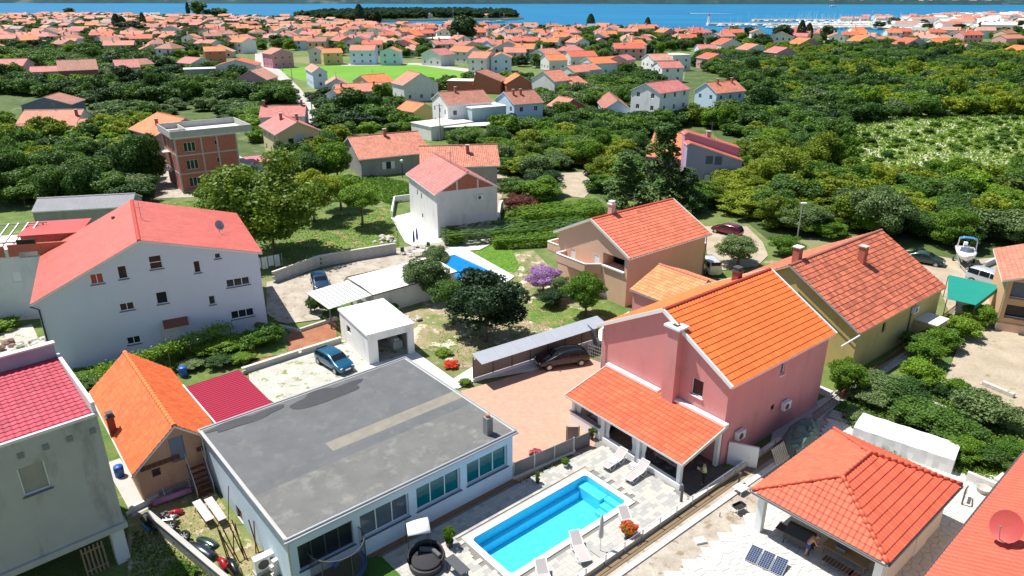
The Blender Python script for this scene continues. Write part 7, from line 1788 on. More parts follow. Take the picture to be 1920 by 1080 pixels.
def pole(u,v,h,label):
 e=empty('utility_pole',P(u,v,0),0,label,'utility pole'); mb=MB(); mb.tube([(0,0,0),(0,0,h)],[.14,.09],8); mb.build('pole',bark_lt,e); mb=MB(); mb.bar((-.7,0,h-.4),(.7,0,h-.4),.1); mb.build('cross_arm',bark_lt,e)
for u,v,h,lb in((590,255,9,'tall utility pole beside the small yellow house'),(548,150,8,'nearest utility pole standing along the pale road'),(530,133,8,'middle utility pole standing along the pale road'),(517,120,8,'farthest utility pole standing along the pale road'),(826,265,8,'leaning pole in front of the white and blue villa'),(188,228,9,'utility pole beside the meadow behind the long grey roof')): pole(u,v,h,lb)
rf_=empty('red_fence',P(1520,800,0),math.atan2(*( (P(1790,590,0)-P(1520,800,0)).yx )),'low rusty red bar fence along the path beside the yellow house','fence'); Lr=(P(1790,590,0)-P(1520,800,0)).length
mb=MB(); mb.box(0,-.1,0,Lr,.1,.25); mb.build('kerb',concrete,rf_)
rb=MB(); rb.box(-.012,-.012,.25,.012,.012,1.1); rbme=rb.mesh('bar',rust)
for k in range(int(Lr/.22)): o=link('bar',rbme,rf_); o.location=(k*.22,0,0)
mb=MB(); mb.box(0,-.03,1.08,Lr,.03,1.13); mb.build('rail',rust,rf_)
blockrow('planter_edge','low pale stone edging between garden grass and the terrace of the apricot house',[(1708,742),(1772,770)],.3,.3,stone,.7,1)
blockrow('stone_plinth','low rubble stone plinth at the foot of the apricot house',[(1838,722),(1900,748)],.45,.35,stone,.45,2)
blockrow('yard_wall','broken pale block walls beyond the silver van',[(1842,505),(1900,478),(1930,470)],.8,.3,whiteblock,.8,2)
pot_plant('potted_palm','small palm-like shrub in a terracotta pot at the corner of the pink house path',  'potted plant',1578,742,.35,.45,terracotta,'L_bright',1.5,.9,'loose',.02)
blockrow('block_kerb','white concrete block lying beside the young tree by the yellow house',[(1534,735),(1558,745)],.5,.4,white_paint,.9,1)
# ================================================================ HOUSES OF THE MIDDLE DISTANCE
HOUSE_SPOTS=[]
def proj(p):
 r=Vector(p)-cam.location; de=r.y*math.cos(PITCH)-r.z*math.sin(PITCH); return 960+F_PX*r.x/de,540-F_PX*(r.y*math.sin(PITCH)+r.z*math.cos(PITCH))/de
def autowin(h,f,rows,mat=None,skip=(),w=.95,hh=1.15,frame=None):
 l=h.face(f)[3]; n=max(1,int(l/3.2))
 for r in range(rows):
  for k in range(n):
   if (r,k) in skip: continue
   x=(k+.5)*l/n; z=1.0+2.85*r
   if z+hh>h.he-.15: continue
   h.opening_m(f,x-w/2,z,x+w/2,z+hh,.12,'win',mat or glass_dk,frame or frame_w,2 if l<60 else 1,None)
def mh(label,A,B,z,C=None,end='L',R_=None,axis='x',D=8.0,hr=None,wall=white,roof='salmon',rows=None,rp=.5,oe=.35,og=.25,flat=False,chim=(),name='house',cat='house',faces=(0,3),z0=0,capt=True,group=None,he2=None):
 O,rot,L=fit(A,B,z)
 if C:
  c=P(*C,z)-O; D=abs(-c.x*math.sin(rot)+c.y*math.cos(rot)); D=max(3.5,min(D,18))
 h=House(name,label,cat,O,rot,L,D,z,group=group); HOUSE_SPOTS.append((O.x,O.y,rot,L,D))
 rows=rows if rows is not None else max(1,int(z/2.7))
 for f in faces: autowin(h,f,rows)
 if flat:
  h.wallmesh(wall); mb=MB(); mb.box(-.15,-.15,z+.001,L+.15,D+.15,z+.18); mb.build('roof',roof if not isinstance(roof,str) else concrete_lt,h.root); h.planes=[([Vector((0,0,z+.18))],Vector((1,0,0)),Vector((0,1,0)))]
 else:
  if hr is None:
   if R_:
    if axis=='x': pl=h.M@Vector((0 if end=='L' else L,D*rp,0))
    else: pl=h.M@Vector((L*rp,0,0))
    best=min((abs(proj((pl.x,pl.y,zz_/20))[1]-R_[1]),zz_/20) for zz_ in range(int(z*20)+10,int(z*20)+110)); hr=best[1]
   else: hr=z+(D if axis=='x' else L)*.2
  span=(D if axis=='x' else L); hr=max(z+span*.13,min(hr,z+span*.42))
  h.gable(axis,hr,RU[roof],oe=oe,og=og,rp=rp,wall=wall,underside=white_old,cap=capt,he2=he2)
 for cx,cy in chim:
  x,y=cx*L,cy*D; zz_=(surf(h,x,y) if not flat else z); h.chimney(x,y,zz_-.3,zz_+1.2,(.5,.5),redbrick if not flat else white,concrete)
 return h
wg=House('brick_gable_house','white house with an unrendered red brick gable under a rose red roof in the centre','house',*fit((822,447),(933,432),0)[:2],fit((822,447),(933,432),0)[2],12.4,6.05)
HOUSE_SPOTS.append((wg.root.location.x,wg.root.location.y,wg.rot,wg.L,wg.W))
for u,v in((781,356),(789,363)): wg.opening(3,(u,v),(u+3,v+9),.1,'win',glass_sky,darkmetal,1,None,size=(.4,.8))
wg.opening(3,(791,400),(794,408),.1,'win',glass_dk,darkmetal,1,None,size=(.5,.6)); wg.opening(3,(770,410),(774,425),.08,'door',frame=shutter,size=(.9,2.0))
wg.gable('y',8.35,RU['rose'],oe=.35,og=.3,wall=white_old,underside=white)
L_=wg.L; bm_=MB(); bm_.add([(.5,-.03,6.15),(L_-.5,-.03,6.15),(L_/2,-.03,8.15),(.5,-.005,6.15),(L_-.5,-.005,6.15),(L_/2,-.005,8.15)],[(0,1,2),(0,2,5,3),(1,4,5,2),(0,3,4,1)]); bm_.build('brick_gable',redbrick,wg.root)
for x in(L_*.33,L_*.67): q=MB(); q.box(x-.1,-.07,6.16,x+.1,-.031,7.3); q.build('concrete_rib',concrete_lt,wg.root)
ac_unit(wg,0,899,369)
patch('gravel_yard',[(822,449),(935,434),(945,440),(935,452),(900,470),(850,475)],0,G_conc)
mh('grey rendered stone house with a large mottled orange roof behind the brick gabled house',(793,312),(932,308),4.3,C=(755,292),R_=(771,274),wall=grey_plaster,roof='salmon',chim=((.62,.3),),rows=1,oe=.4,og=.5)
h3=mh('grey house with white shutters and a striped orange roof left of the stone house',(676,297),(803,284),3.4,C=(632,277),R_=(651,257),wall=grey_plaster,roof='salmon',chim=((.5,.45),),rows=0,oe=.4,og=.4)
x,z=h3.on(0,728,304)
mb=MB(); mb.box(x-.45,-.04,1.1,x+.45,-.005,2.3); w_=mb.build('window',glass_dk,h3.root)
for s_ in(-1,1): mb=MB(); mb.box(x+s_*.8-.34,-.06,1.05,x+s_*.8+.34,-.01,2.35); mb.build('shutter',shutter,h3.root)
hy=mh('small pale yellow two-storey house with a pink-red gabled roof and outside stair',(519,250),(597,243),5.6,C=(497,233),end='L',R_=(557,228),axis='y',wall=yellow_pale,roof='rose',faces=(3,),chim=((.35,.6),(.7,.5)),og=.6,oe=.5)
for x0_,x1_,za,zb2,mt in((.25,.37,3.2,4.4,glass_dk),(.75,.86,3.6,4.4,glass_dk)): q=MB(); q.box(hy.L*x0_,-.04,za,hy.L*x1_,-.005,zb2); q.build('window',mt,hy.root)
q=MB(); q.box(hy.L*.46,-.05,2.9,hy.L*.60,-.006,5.0); q.build('door',plain('pale_blue_door',(.50,.56,.62),.5),hy.root)
balcony(hy,[(hy.L*.42,-.01),(hy.L*.42,-1.3),(hy.L*.75,-1.3),(hy.L*.75,-.01)],2.85,.9,plain('blue_grey_railing',(.30,.32,.38),.6))
q=MB();
for k in range(9): q.box(hy.L*.75+.3*k,-1.3,2.6-.3*k,hy.L*.75+.3*k+.29,-.3,2.75-.3*k)
q.each('step',concrete,hy.root)
A=P(344,362,0); O,rot,Lq=fit((328,262),(447,250),9.3);
O=Vector((A.x,A.y,0))
bs2=House('unfinished_building','three-storey unfinished red hollow-brick building with a concrete frame and roof parapet','building',O,rot,Lq,9.0,8.6); HOUSE_SPOTS.append((O.x,O.y,rot,Lq+3,9))
for f_,zz_ in ((0,6.4),(0,3.6),(0,.8)):
 bs2.opening_m(0,1.2,zz_,3.0,zz_+1.5,.2,'win',glassy('greenish_glass',(.02,.05,.03)) if 'greenish_glass' not in MATS else MATS['greenish_glass'],frame_w,3); bs2.opening_m(0,5.9,zz_+.6,6.6,zz_+1.4,.2,'win',glass_dk,frame_w,1)
for zz_ in(6.2,3.4,.4): bs2.opening_m(3,5.2,zz_,6.4,zz_+1.9,.3,'win',glass_dk,frame_w,1)
bs2.wallmesh(redbrick)
fm=MB()
for z_ in(0,2.9,5.8,8.45): fm.box(-.04,-.04,z_,Lq+.04,9.04,z_+.2)
fm.each('floor_band',concrete,bs2.root)
fm=MB()
for x in (0,Lq*.42,Lq*.68,Lq):
 for za,zb2 in((.201,2.899),(3.101,5.799),(6.001,8.449)): fm.box(x-.12,-.05,za,x+.12,.1,zb2)
for y in (3.2,6.2,9):
 for za,zb2 in((.201,2.899),(3.101,5.799),(6.001,8.449)): fm.box(-.05,y-.12,za,.1,y+.12,zb2)
fm.each('concrete_column',concrete,bs2.root)
fm=MB(); fm.box(-.5,-.3,8.651,Lq+2.6,9.3,8.8); fm.build('roof_slab',plain('bleached_slab',(.66,.64,.60),.85,var=.08),bs2.root)
fm=MB(); x1_=Lq+2.6
for a,b in(((-.5,-.25),(x1_,-.25)),((x1_-.08,-.15),(x1_-.08,9.3)),((x1_-.2,9.25),(-.5,9.25)),((-.45,9.1),(-.45,-.1))): fm.bar((a[0],a[1],9.3),(b[0],b[1],9.3),.16,1.0)
fm.each('parapet',concrete,bs2.root); fm=MB(); fm.box(2.5,-.1,8.801,2.7,9.1,9.5); fm.box(.0,3.5,8.801,2.49,3.7,9.5); fm.each('parapet',concrete,bs2.root)
fm=MB(); fm.box(Lq+.05,.5,2.9,Lq+2.6,9,3.05); fm.box(Lq+.05,.5,5.8,Lq+2.6,9,5.95) if False else None; fm.build('balcony_slab',concrete,bs2.root)
for z_ in(5.75,2.85): fm=MB(); fm.box(-1.1,4.6,z_,-.05,6.9,z_+.15); fm.build('balcony_slab',concrete,bs2.root)
mh('low annex roof of pink sheet between the brick shell and the yellow house',(462,308),(520,302),2.6,D=5.5,flat=True,wall=white_old,roof=plain('dusty_pink_roof',(.50,.14,.18),.6),rows=0,name='annex',cat='annex')
mh('house with a bright orange hipped-looking roof half hidden behind the brick shell',(292,252),(400,238),4.6,D=11,R_=(344,222),axis='y',wall=pink_soft,roof='orange',rows=1,og=.8,oe=.6,chim=((.2,.4),))
mh('low house with a long red roof and white chimneys behind the yellow house',(487,219),(570,217),3.3,D=9,wall=white_old,roof='rose',rows=1,chim=((.05,.5),(.92,.5)))
mh('white villa with an old red-brown roof and a round balcony in the upper middle',(839,196),(921,191),6.4,C=(798,186),R_=(818,173),wall=white,roof='brown',chim=((.35,.45),))
mh('flat-roofed pale blue extension of the white villa',(885,204),(949,199),5.6,D=9,flat=True,wall=plain('pale_teal_render',(.42,.55,.60),.75,var=.1),roof=white,rows=1,name='extension',cat='building')
mh('low white walled terrace building in front of the white villa',(808,239),(886,229),2.9,D=8,flat=True,wall=white,rows=0,name='outbuilding',cat='building')
cpv=mh('thin flat carport roof below the white and blue villa',(834,240),(925,236),2.6,D=4.2,flat=True,wall=MATS['safety_net'],roof=concrete_lt,rows=0,name='carport',cat='carport',faces=())
mh('white-blue house with a weathered pinkish brown roof and two chimneys',(964,195),(1018,191),5.8,C=(930,186),R_=(947,172),wall=white_blue,roof='brown',chim=((.2,.35),(.45,.35)))
mh('small red brick hut with an orange roof right of the two-chimney house',(1053,201),(1095,197),3.2,C=(1028,196),R_=(1077,185),axis='y',wall=redbrick,roof='salmon',rows=1)
mh('small pale blue-white bungalow with rusty red roof among the trees',(1134,204),(1182,204),3.2,C=(1117,187),R_=(1158,188),axis='y',wall=white_blue,roof='brown',rows=1)
mh('tall white three-storey house with a rose red roof above the wood',(1238,174),(1293,166),8.2,C=(1208,165),R_=(1226,156),wall=white,roof='rose')
mh('low white gabled wing in front of the tall white house',(1233,206),(1272,212),2.6,D=4,wall=white,roof='rose',rows=0,name='wing',cat='building')
mh('white twin-roofed house right of the tall white house',(1344,174),(1397,169),5.8,C=(1298,169),R_=(1331,155),wall=white_blue,roof='salmon',chim=((.3,.4),(.8,.4)))
a_=P(1282,352,0);b_=P(1386,353,0)
def stepped(label,off,wall,p0,p1,dep,name='house',gap=0):
 rot=math.atan2(b_.y-a_.y,b_.x-a_.x); n_=Vector((-math.sin(rot),math.cos(rot),0)); O=a_+n_*off; L=(b_-a_).length
 h=House(name,label,'house',O,rot,L,dep,3); zl=h.on(0,*p0)[1]; zr=h.on(0,*p1)[1]; h.he=zl-.25; HOUSE_SPOTS.append((O.x,O.y,rot,L,dep))
 h.gable('y',zl,RU['red'],oe=.15,og=.12,rp=.05,he2=zr,wall=wall,cap=False); return h
lp_=stepped('lilac two-storey front with a sloping red verge at the wood edge',0,purple,(1290,268),(1388,301),2.6)
for u,v,s_ in((1330,300,(.9,1.1)),(1347,301,(.9,1.1)),(1326,334,(.95,1.2)),(1343,337,(1.1,1.7))):
 x,z=lp_.on(0,u,v); z=max(z,s_[1]/2+.15); q=MB(); q.box(x-s_[0]/2-.12,-.03,z-s_[1]/2-.12,x+s_[0]/2+.12,-.004,z+s_[1]/2+.12); w_=q.build('window',sill_dk,lp_.root); q=MB(); q.box(x-s_[0]/2,-.05,z-s_[1]/2,x+s_[0]/2,-.031,z+s_[1]/2); q.build('pane',shutter if v>330 else glass_sky,w_)
mv=stepped('mauve pink upper storey rising behind the lilac front',2.75,mauve,(1284,248),(1373,277),2.4,'upper_house'); mv.chimney(mv.L*.45,1.2,7.0,mv.on(0,1342,249)[1],(.6,.6),mauve,concrete)
mh('orange tiled front wing left of the lilac front behind the cedar',(1214,290),(1312,299),4.0,D=9,R_=(1228,246),wall=mauve,roof='orange',rows=1,name='wing',cat='building')
mh('long house with a pale orange roof by the meadow on the far left',(29,236),(140,234),3.5,D=11,R_=(32,207),wall=white_old,roof='salmon',rows=1,chim=((.95,.3),))
mh('dark grey gabled house with an old brown roof behind the long orange roof',(39,197),(132,195),4.6,D=9,axis='y',R_=(88,182),wall=plain('slate_blue_render',(.16,.19,.24),.8),roof='brown',rows=1)
mh('low salmon roofed shed at the far left edge beside the long house',(-20,253),(58,249),2.8,D=7,wall=white_old,roof='salmon',rows=0)
mh('small wing at the right end of the long orange roofed house',(141,240),(160,239),3.0,D=7,wall=white_old,roof='salmon',rows=0,name='wing',cat='building')
rnh=mh('derelict red brick house with a holed tile roof in the upper left',(110,132),(183,129),5.6,D=10,R_=(106,113),wall=redbrick,roof='brown',rows=0)
mh('pink house with a flat pink roof at the far left edge, nearest the ruin',(56,135),(111,133),4.4,D=10,hr=5.8,wall=white_old,roof='rose',rows=1)
mh('mauve walled house with a pink roof at the upper left edge',(-15,124),(42,123),6.0,D=11,hr=8,wall=pink_soft,roof='rose')
mh('blue-grey walled house with a rose roof right of the brick ruin',(218,127),(262,125),4.8,D=9,R_=(213,112),wall=plain('slate_violet_render',(.22,.24,.36),.8),roof='rose')
mh('white side house with a brown roof right of the blue-grey walled house',(262,121),(288,119),5.0,D=9,wall=white_old,roof='brown')
mh('peach house with a grey-white slope and outside stairs near the pale road',(442,149),(499,149),4.8,C=(428,142),R_=(468,132),axis='y',wall=pink_soft,roof='pale',faces=(0,))
mh('long low dark concrete building left of the peach stair house',(344,131),(404,129),4.2,D=7,flat=True,wall=grey_plaster,rows=1,name='building',cat='building')
mh('broad house with a red roof behind the peach stair house',(405,123),(480,122),5,D=11,axis='y',R_=(452,112),wall=white_old,roof='red')
mh('house with a light red roof left of the broad red roof',(358,119),(398,116),4.5,D=11,axis='y',wall=white_old,roof='rose')
mh('orange block-roofed house behind the red roofs',(383,96),(422,95),5.5,D=9,wall=plain('burnt_orange_render',(.55,.2,.12),.8),roof='orange')
mh('white double house with pale twin roofs beside the sports field',(586,135),(613,134),5.6,C=(558,128),R_=(598,126),axis='y',wall=white_blue,roof='pale')
mh('bright pink two-storey house left of the sports field',(509,101),(549,99),6.2,D=10,axis='y',R_=(527,91),wall=plain('bright_pink_render',(.60,.25,.33),.8),roof='salmon')
mh('grey and cream house between the pink and the yellow house by the field',(578,94),(603,94),6,D=9,axis='y',wall=white_old,roof='salmon')
mh('yellow house with an orange roof at the top left of the field',(606,99),(642,98),5.5,D=8,wall=yellow,roof='orange')
mh('pale house with a long salmon roof directly below the sports field',(635,173),(723,169),4.6,D=10,R_=(627,158),wall=white_blue,roof='salmon',chim=((.1,.3),(.8,.3)))
mh('cream villa with a big half-hipped salmon roof below the field',(757,159),(821,155),5.2,C=(731,154),hr=8.2,axis='y',wall=white_old,roof='salmon')
mh('bright orange narrow roof between the two houses below the field',(694,156),(738,152),4.2,D=10,wall=yellow_pale,roof='orange',rows=1)
mh('cream gabled house at the left corner of the field',(612,158),(650,157),4.6,D=9,axis='y',R_=(628,147),wall=white_old,roof='pale')
mh('small house at the left of the cream gabled one',(612,176),(640,180),4.0,D=9,axis='y',wall=white,roof='orange')
mh('small ochre hut with an orange roof among trees below the villas',(744,204),(776,209),3.0,D=7,hr=4.6,wall=yellow,roof='orange',rows=0,name='hut',cat='hut')
mh('low flat brick shell with a concrete slab beside the field',(838,152),(886,153),3.4,D=7,flat=True,wall=redbrick,rows=0,name='brick_shell',cat='building')
mh('taller unfinished brick shell with slanting top right of the low shell',(889,150),(938,152),4.2,D=8,axis='y',rp=.08,hr=7.0,wall=redbrick,roof='brown',rows=0,name='brick_shell',cat='building')
mh('red brick gabled house with a vivid orange slope beside the brick shells',(950,156),(1000,155),3.8,C=(936,151),R_=(976,141),axis='y',wall=redbrick,roof='orange',rows=1)
mh('cream house with a salmon roof in front of the brick gable, left part',(1040,152),(1071,149),5.2,C=(1018,145),R_=(1028,133),wall=white_old,roof='salmon')
mh('right part of the cream house with two chimneys on the salmon roof',(1073,158),(1101,155),4.0,D=9,wall=pink_soft,roof='salmon',rows=1,chim=((.1,.6),(.3,.6)))
mh('low salmon lean-to roof below the cream house',(1032,168),(1077,166),2.5,D=5,wall=pink_soft,roof='salmon',rows=0,name='lean_to',cat='shed')
mh('salmon roofed house above the cream house, left of its twin',(1078,135),(1104,133),4.5,D=9,wall=white_old,roof='salmon')
mh('salmon roofed house above the cream house, right of its twin',(1105,131),(1127,129),4.5,D=9,wall=white_old,roof='salmon')
mh('long orange roofed row house at the right end of the village centre',(1114,119),(1174,116),4.8,D=10,wall=white_blue,roof='orange')
mh('narrow tower-like end house of the long orange row',(1176,112),(1191,110),6.0,D=8,wall=pink_soft,roof='rose')
mh('orange hipped roof house left of the long orange row',(1070,106),(1120,105),4.4,D=10,axis='x',wall=white_old,roof='red')
mh('vivid orange roof house beside the grey walled yard',(1030,113),(1064,112),4.4,D=10,wall=white_old,roof='orange')
mh('white modern flat house with a terrace near the village edge',(1174,88),(1228,87),4.5,D=9,flat=True,wall=white,roof=white,name='modern_house')
mh('house with a rose roof behind the white modern house',(1184,76),(1222,75),5,D=10,wall=white_old,roof='rose')
mh('large white house group with a pale roof above the tall white house',(1226,113),(1262,112),6.5,D=10,wall=white,roof='pale')
mh('white flat-topped house right of the large white group',(1262,104),(1296,103),6.5,D=10,flat=True,wall=white,roof=concrete_lt)
mh('white house with a rose roof at the top of the block wall',(1242,127),(1282,126),5.5,D=9,wall=white,roof='rose')
mh('tall white-blue house at the left top corner of the field',(655,94),(701,94),6.5,D=10,wall=white_blue,roof='salmon')
mh('white house with a salmon gable right of the tall white-blue house',(712,97),(748,97),6.0,D=10,axis='y',wall=white_blue,roof='salmon')
mh('grey gabled house behind the sports field hedge',(790,101),(826,103),5.0,D=10,axis='y',wall=white_old,roof='rose')
mh('house with an orange front roof behind the sports field',(840,95),(876,97),5.5,D=10,wall=white_old,roof='orange')
mh('two-storey house with a salmon roof right of the field road',(878,108),(912,109),6,D=11,wall=white_old,roof='salmon')
mh('white gabled house at the right end of the field road',(920,108),(959,108),6,D=10,axis='y',wall=white_blue,roof='salmon')
mh('grey walled house with a salmon roof above the right end of the field',(945,98),(986,98),5.5,D=10,wall=white_old,roof='salmon')
mh('long white-roofed sports hall with a blue-grey glazed front',(798,72),(858,73),5.0,D=25,flat=True,wall=plain('blue_grey_cladding',(.16,.24,.30),.6),roof=white,rows=1,name='sports_hall',cat='hall')
for lb,A_,B_,w_,r_ in (('white gabled house with pink roof, leftmost at the top edge of the wood',(1311,92),(1345,92),white_blue,'rose'),('red roofed pair of houses above the wood',(1353,83),(1392,82),white_old,'red'),('white house with a salmon roof in front of a dark round tree',(1402,93),(1440,92),white,'salmon'),
 ('low double red roof at the wood edge',(1457,99),(1494,98),pink_soft,'rose'),('large orange hipped roof house above the wood centre',(1500,82),(1537,81),pink_soft,'orange'),('lone red roof hut in the wood left of centre',(1330,110),(1365,109),pink_soft,'red'),
 ('orange roofed villa at the upper right wood edge',(1612,77),(1648,76),white_old,'orange'),('second orange roofed villa at the upper right, right of the first',(1652,75),(1692,74),white_old,'salmon'),('vivid red roof house behind the long white wall on the right',(1698,83),(1740,82),white_old,'red'),
 ('brown and orange gabled house on the right of the red one',(1755,80),(1795,79),white_old,'orange'),('pale gabled house at the right end of the wood edge',(1784,90),(1806,91),white_blue,'salmon'),('peach gabled house near the right edge above the wood',(1885,92),(1912,94),white,'orange'),('salmon roof house at the far right edge',(1888,72),(1925,71),pink_soft,'salmon')):
 mh(lb,A_,B_,4.6,D=10,wall=w_,roof=r_,axis='x' if len(lb)%2 else 'y')
g=random.Random(44)
for h in [o for o in bpy.data.objects if o.get('category')=='house' and 60<o.location.length<330]:
 rf=[c for c in h.children if c.name.split('.')[0]=='roof']
 if not rf or g.random()<.35 or rf[0].name.startswith('roof_slab'): continue
 top=max((Vector(c) for c in rf[0].bound_box),key=lambda c:c.z).z; bb=[Vector(c) for c in rf[0].bound_box]; cx=sum(c.x for c in bb)/8; cy=sum(c.y for c in bb)/8
 q=MB(); q.bar((cx,cy,top-.6),(cx,cy,top+1.5),.05); q.bar((cx-.5,cy,top+1.3),(cx+.5,cy,top+1.3),.03); q.bar((cx-.35,cy,top+1.0),(cx+.35,cy,top+1.0),.03); q.build('aerial',greymetal,h)
# ================================================================ THE FAR TOWN
def pxpoly(pts):
 return [(P(u,v,0).x,P(u,v,0).y) for u,v in pts]
def nearhouse(Q_,m=6):
 bad=np.zeros(len(Q_),bool)
 for x,y,rot,L,D in HOUSE_SPOTS:
  dx=Q_[:,0]-x;dy=Q_[:,1]-y; a=dx*math.cos(rot)+dy*math.sin(rot); b=-dx*math.sin(rot)+dy*math.cos(rot)
  bad|=(a>-m)&(a<L+m)&(b>-m)&(b<D+m)
 return bad
town=pxpoly([(-60,36),(100,30),(300,34),(560,38),(640,47),(800,56),(960,58),(1150,60),(1250,64),(1330,68),(1310,88),(1270,100),(1200,108),(1140,122),(1010,128),(905,118),(870,112),(640,110),(600,108),(500,112),(480,95),(380,112),(300,118),(150,108),(0,112),(-80,100)])
town2=pxpoly([(1330,72),(1560,73),(1700,64),(1960,64),(2000,88),(1700,84),(1560,88),(1330,90)])
field=pxpoly([(470,92),(640,105),(880,112),(905,145),(700,175),(560,175),(470,130)])
S=np.vstack([poisson(town,23,3,.36),poisson(town2,24,4,.36)])
S=S[~inpoly(S,field)]; S=S[~nearhouse(S,9)]
gt_rng=np.random.default_rng(11); S=S[gt_rng.uniform(size=len(S))<.74]
S=S[np.argsort(np.hypot(S[:,0],S[:,1]))]
n_hand=sum(1 for o in bpy.data.objects if o.get('category')=='house')
protos=[]
wcols=[white,white_old,white_blue,white_old,pink_soft,white,yellow_pale,peach]
rcols=['salmon','rose','orange','brown','red','pale','salmon','brown','orange','pale']
def far_house(i):
 g=random.Random(100+i); L=g.uniform(9,15);D=g.uniform(8,10.5);z=g.choice((3.3,5.8,5.8,6.3)); ax='x' if i%3 else 'y'
 r=House('village_house','far village house proto','house',Vector((0,0,0)),0,L,D,z)
 w_=wcols[i%8]
 for k in range(int(L/3.4)):
  for rr in range(int(z/2.8)):
   x=(k+.5)*L/int(L/3.4); q=MB(); q.box(x-.5,-.05,1+2.8*rr,x+.5,-.004,2.2+2.8*rr); q.build('window',glass_dk,r.root)
 if i%4==1: r.hip(z+D*.28,RU[rcols[i%10]],wall=w_,oe=.5)
 else: r.gable(ax,z+(D if ax=='x' else L)*.21,RU[rcols[i%10]],wall=w_,oe=.5,og=.3,cap=False)
 q=MB(); q.box(L*.3-.3,D*.4-.3,z,L*.3+.3,D*.4+.3,z+D*.28+1.0); q.build('chimney',redbrick if i%2 else white,r.root)
 return r
NP=16;
for i in range(NP): protos.append(far_house(i))
HL=['small village house among the dense roofs of the far town','two-storey village house in the far town by the shore','village house with clay tile roof in the crowded far town']
n_ind=max(0,min(len(S),298-n_hand)); used=set()
names={white:'white',white_old:'off-white',white_blue:'cool white',pink_soft:'pinkish',yellow_pale:'pale yellow',peach:'peach'}
rn=dict(salmon='salmon',rose='rose',orange='orange',red='red',pale='pale pink',brown='brown')
for k in range(n_ind):
 x,y=S[k]; i=k%NP; h=protos[i]; rz=R(random.choice((-12,8,20,-50,35,4,-28))+random.uniform(-6,6))
 lb='%s walled far village house with %s tile roof, %s storey%s'%(names[wcols[i%8]],rn[rcols[i%10]],'one' if h.he<4 else 'two','' if h.he<4 else 's')
 if i not in used:
  used.add(i); r=h.root; r.location=(x,y,0); r.rotation_euler=(0,0,rz)
 else: r=place(h.root,(x,y,0),rz)
 r['label']=lb; r['group']='far village houses of the %s %s kind'%(names[wcols[i%8]],rn[rcols[i%10]])
for i in range(NP):
 if i not in used:
  for c in list(protos[i].root.children_recursive): bpy.data.objects.remove(c)
  bpy.data.objects.remove(protos[i].root)
def simple_houses(name,pts,mats_w,mats_r,seed,lw=(9,14),hz=(3.2,6.2)):
 g=random.Random(seed); V=[];F=[];MI=[];UV=[]
 mats=mats_w+mats_r
 for x,y in pts:
  L,D,z=g.uniform(*lw),g.uniform(8,10),g.uniform(*hz); a=R(g.uniform(-60,60)); ca,sa=math.cos(a),math.sin(a); hr=z+D*.22; o=.4
  def T(p): return (x+p[0]*ca-p[1]*sa,y+p[0]*sa+p[1]*ca,p[2])
  b=len(V); V+=[T(p) for p in((0,0,0),(L,0,0),(L,D,0),(0,D,0),(0,0,z),(L,0,z),(L,D,z),(0,D,z),(0,D/2,hr),(L,D/2,hr))]
  wm=g.randrange(len(mats_w)); F+=[(b,b+1,b+5,b+4),(b+1,b+2,b+6,b+9,b+5),(b+2,b+3,b+7,b+6),(b+3,b,b+4,b+8,b+7)]; MI+=[wm]*4
  b=len(V); rm=len(mats_w)+g.randrange(len(mats_r)); V+=[T(p) for p in((-o,-o,z-.1),(L+o,-o,z-.1),(L+o,D/2,hr+.1),(-o,D/2,hr+.1),(L+o,D+o,z-.1),(-o,D+o,z-.1))]; F+=[(b,b+1,b+2,b+3),(b+3,b+2,b+4,b+5)]; MI+=[rm]*2
 me=bpy.data.meshes.new(name); me.from_pydata(V,[],F); [me.materials.append(m) for m in mats]; me.polygons.foreach_set('material_index',MI)
 uv=me.uv_layers.new(name='UVMap');
 co=np.array(V); li=np.empty(len(me.loops),dtype=np.int32); me.loops.foreach_get('vertex_index',li); uv.data.foreach_set('uv',(co[li][:,:2]*.9).astype(np.float32).ravel())
 o=link(name,me); o['kind']='stuff'; return o
simple_houses('far_town_houses',S[n_ind:],[white,white_old,white_blue,pink_soft],[RU['salmon'],RU['brown'],RU['orange'],RU['pale'],RU['pale'],RU['grey'],RU['rose']],5)
HS=np.array([(x+L/2*math.cos(r)-D/2*math.sin(r),y+L/2*math.sin(r)+D/2*math.cos(r)) for x,y,r,L,D in HOUSE_SPOTS]+[tuple(p+np.array([5,4])) for p in S])
hp_=pxpoly([(790,27),(960,30.5),(940,34),(800,34),(720,36),(690,34)]); simple_houses('headland_houses',poisson(hp_,26,8),[white,white_old],[RU['salmon'],RU['pale']],6)
pts=[];g=random.Random(9)
for k in range(330):
 x=g.choice((g.uniform(-900,1300),g.uniform(1400,2900),g.uniform(1500,2700))); pts.append((x,hill_y(x)+g.uniform(60,210)))
fs_=simple_houses('far_shore_village',pts,[white,white_old],[RU['pale'],RU['rose']],10,(12,26));
me=fs_.data; co=np.empty(len(me.vertices)*3); me.vertices.foreach_get('co',co); co=co.reshape(-1,3)
co[:,2]+=np.interp(co[:,1]-np.array([hill_y(x) for x in co[:,0]]),[0,60,200],[0,12,34]); me.vertices.foreach_set('co',co.ravel())
mar=pxpoly([(1640,52),(1700,42),(1800,37),(1920,32),(2050,30),(2050,62),(1920,62),(1760,60),(1720,56)])
mp_=poisson(mar,30,12,.4); simple_houses('marina_buildings',mp_,[white,white_old,concrete_lt],[concrete_lt,RU['pale'],white,RU['salmon'],concrete_lt],13,(14,34),(3,8))
back=pxpoly([(1560,42),(1620,38),(1720,34.5),(1860,29.5),(2000,27),(2000,31),(1860,34),(1720,39),(1600,44)])
simple_houses('marina_town_houses',poisson(back,24,14,.4),[white,white_old],[RU['salmon'],RU['rose'],concrete_lt,RU['pale']],15)
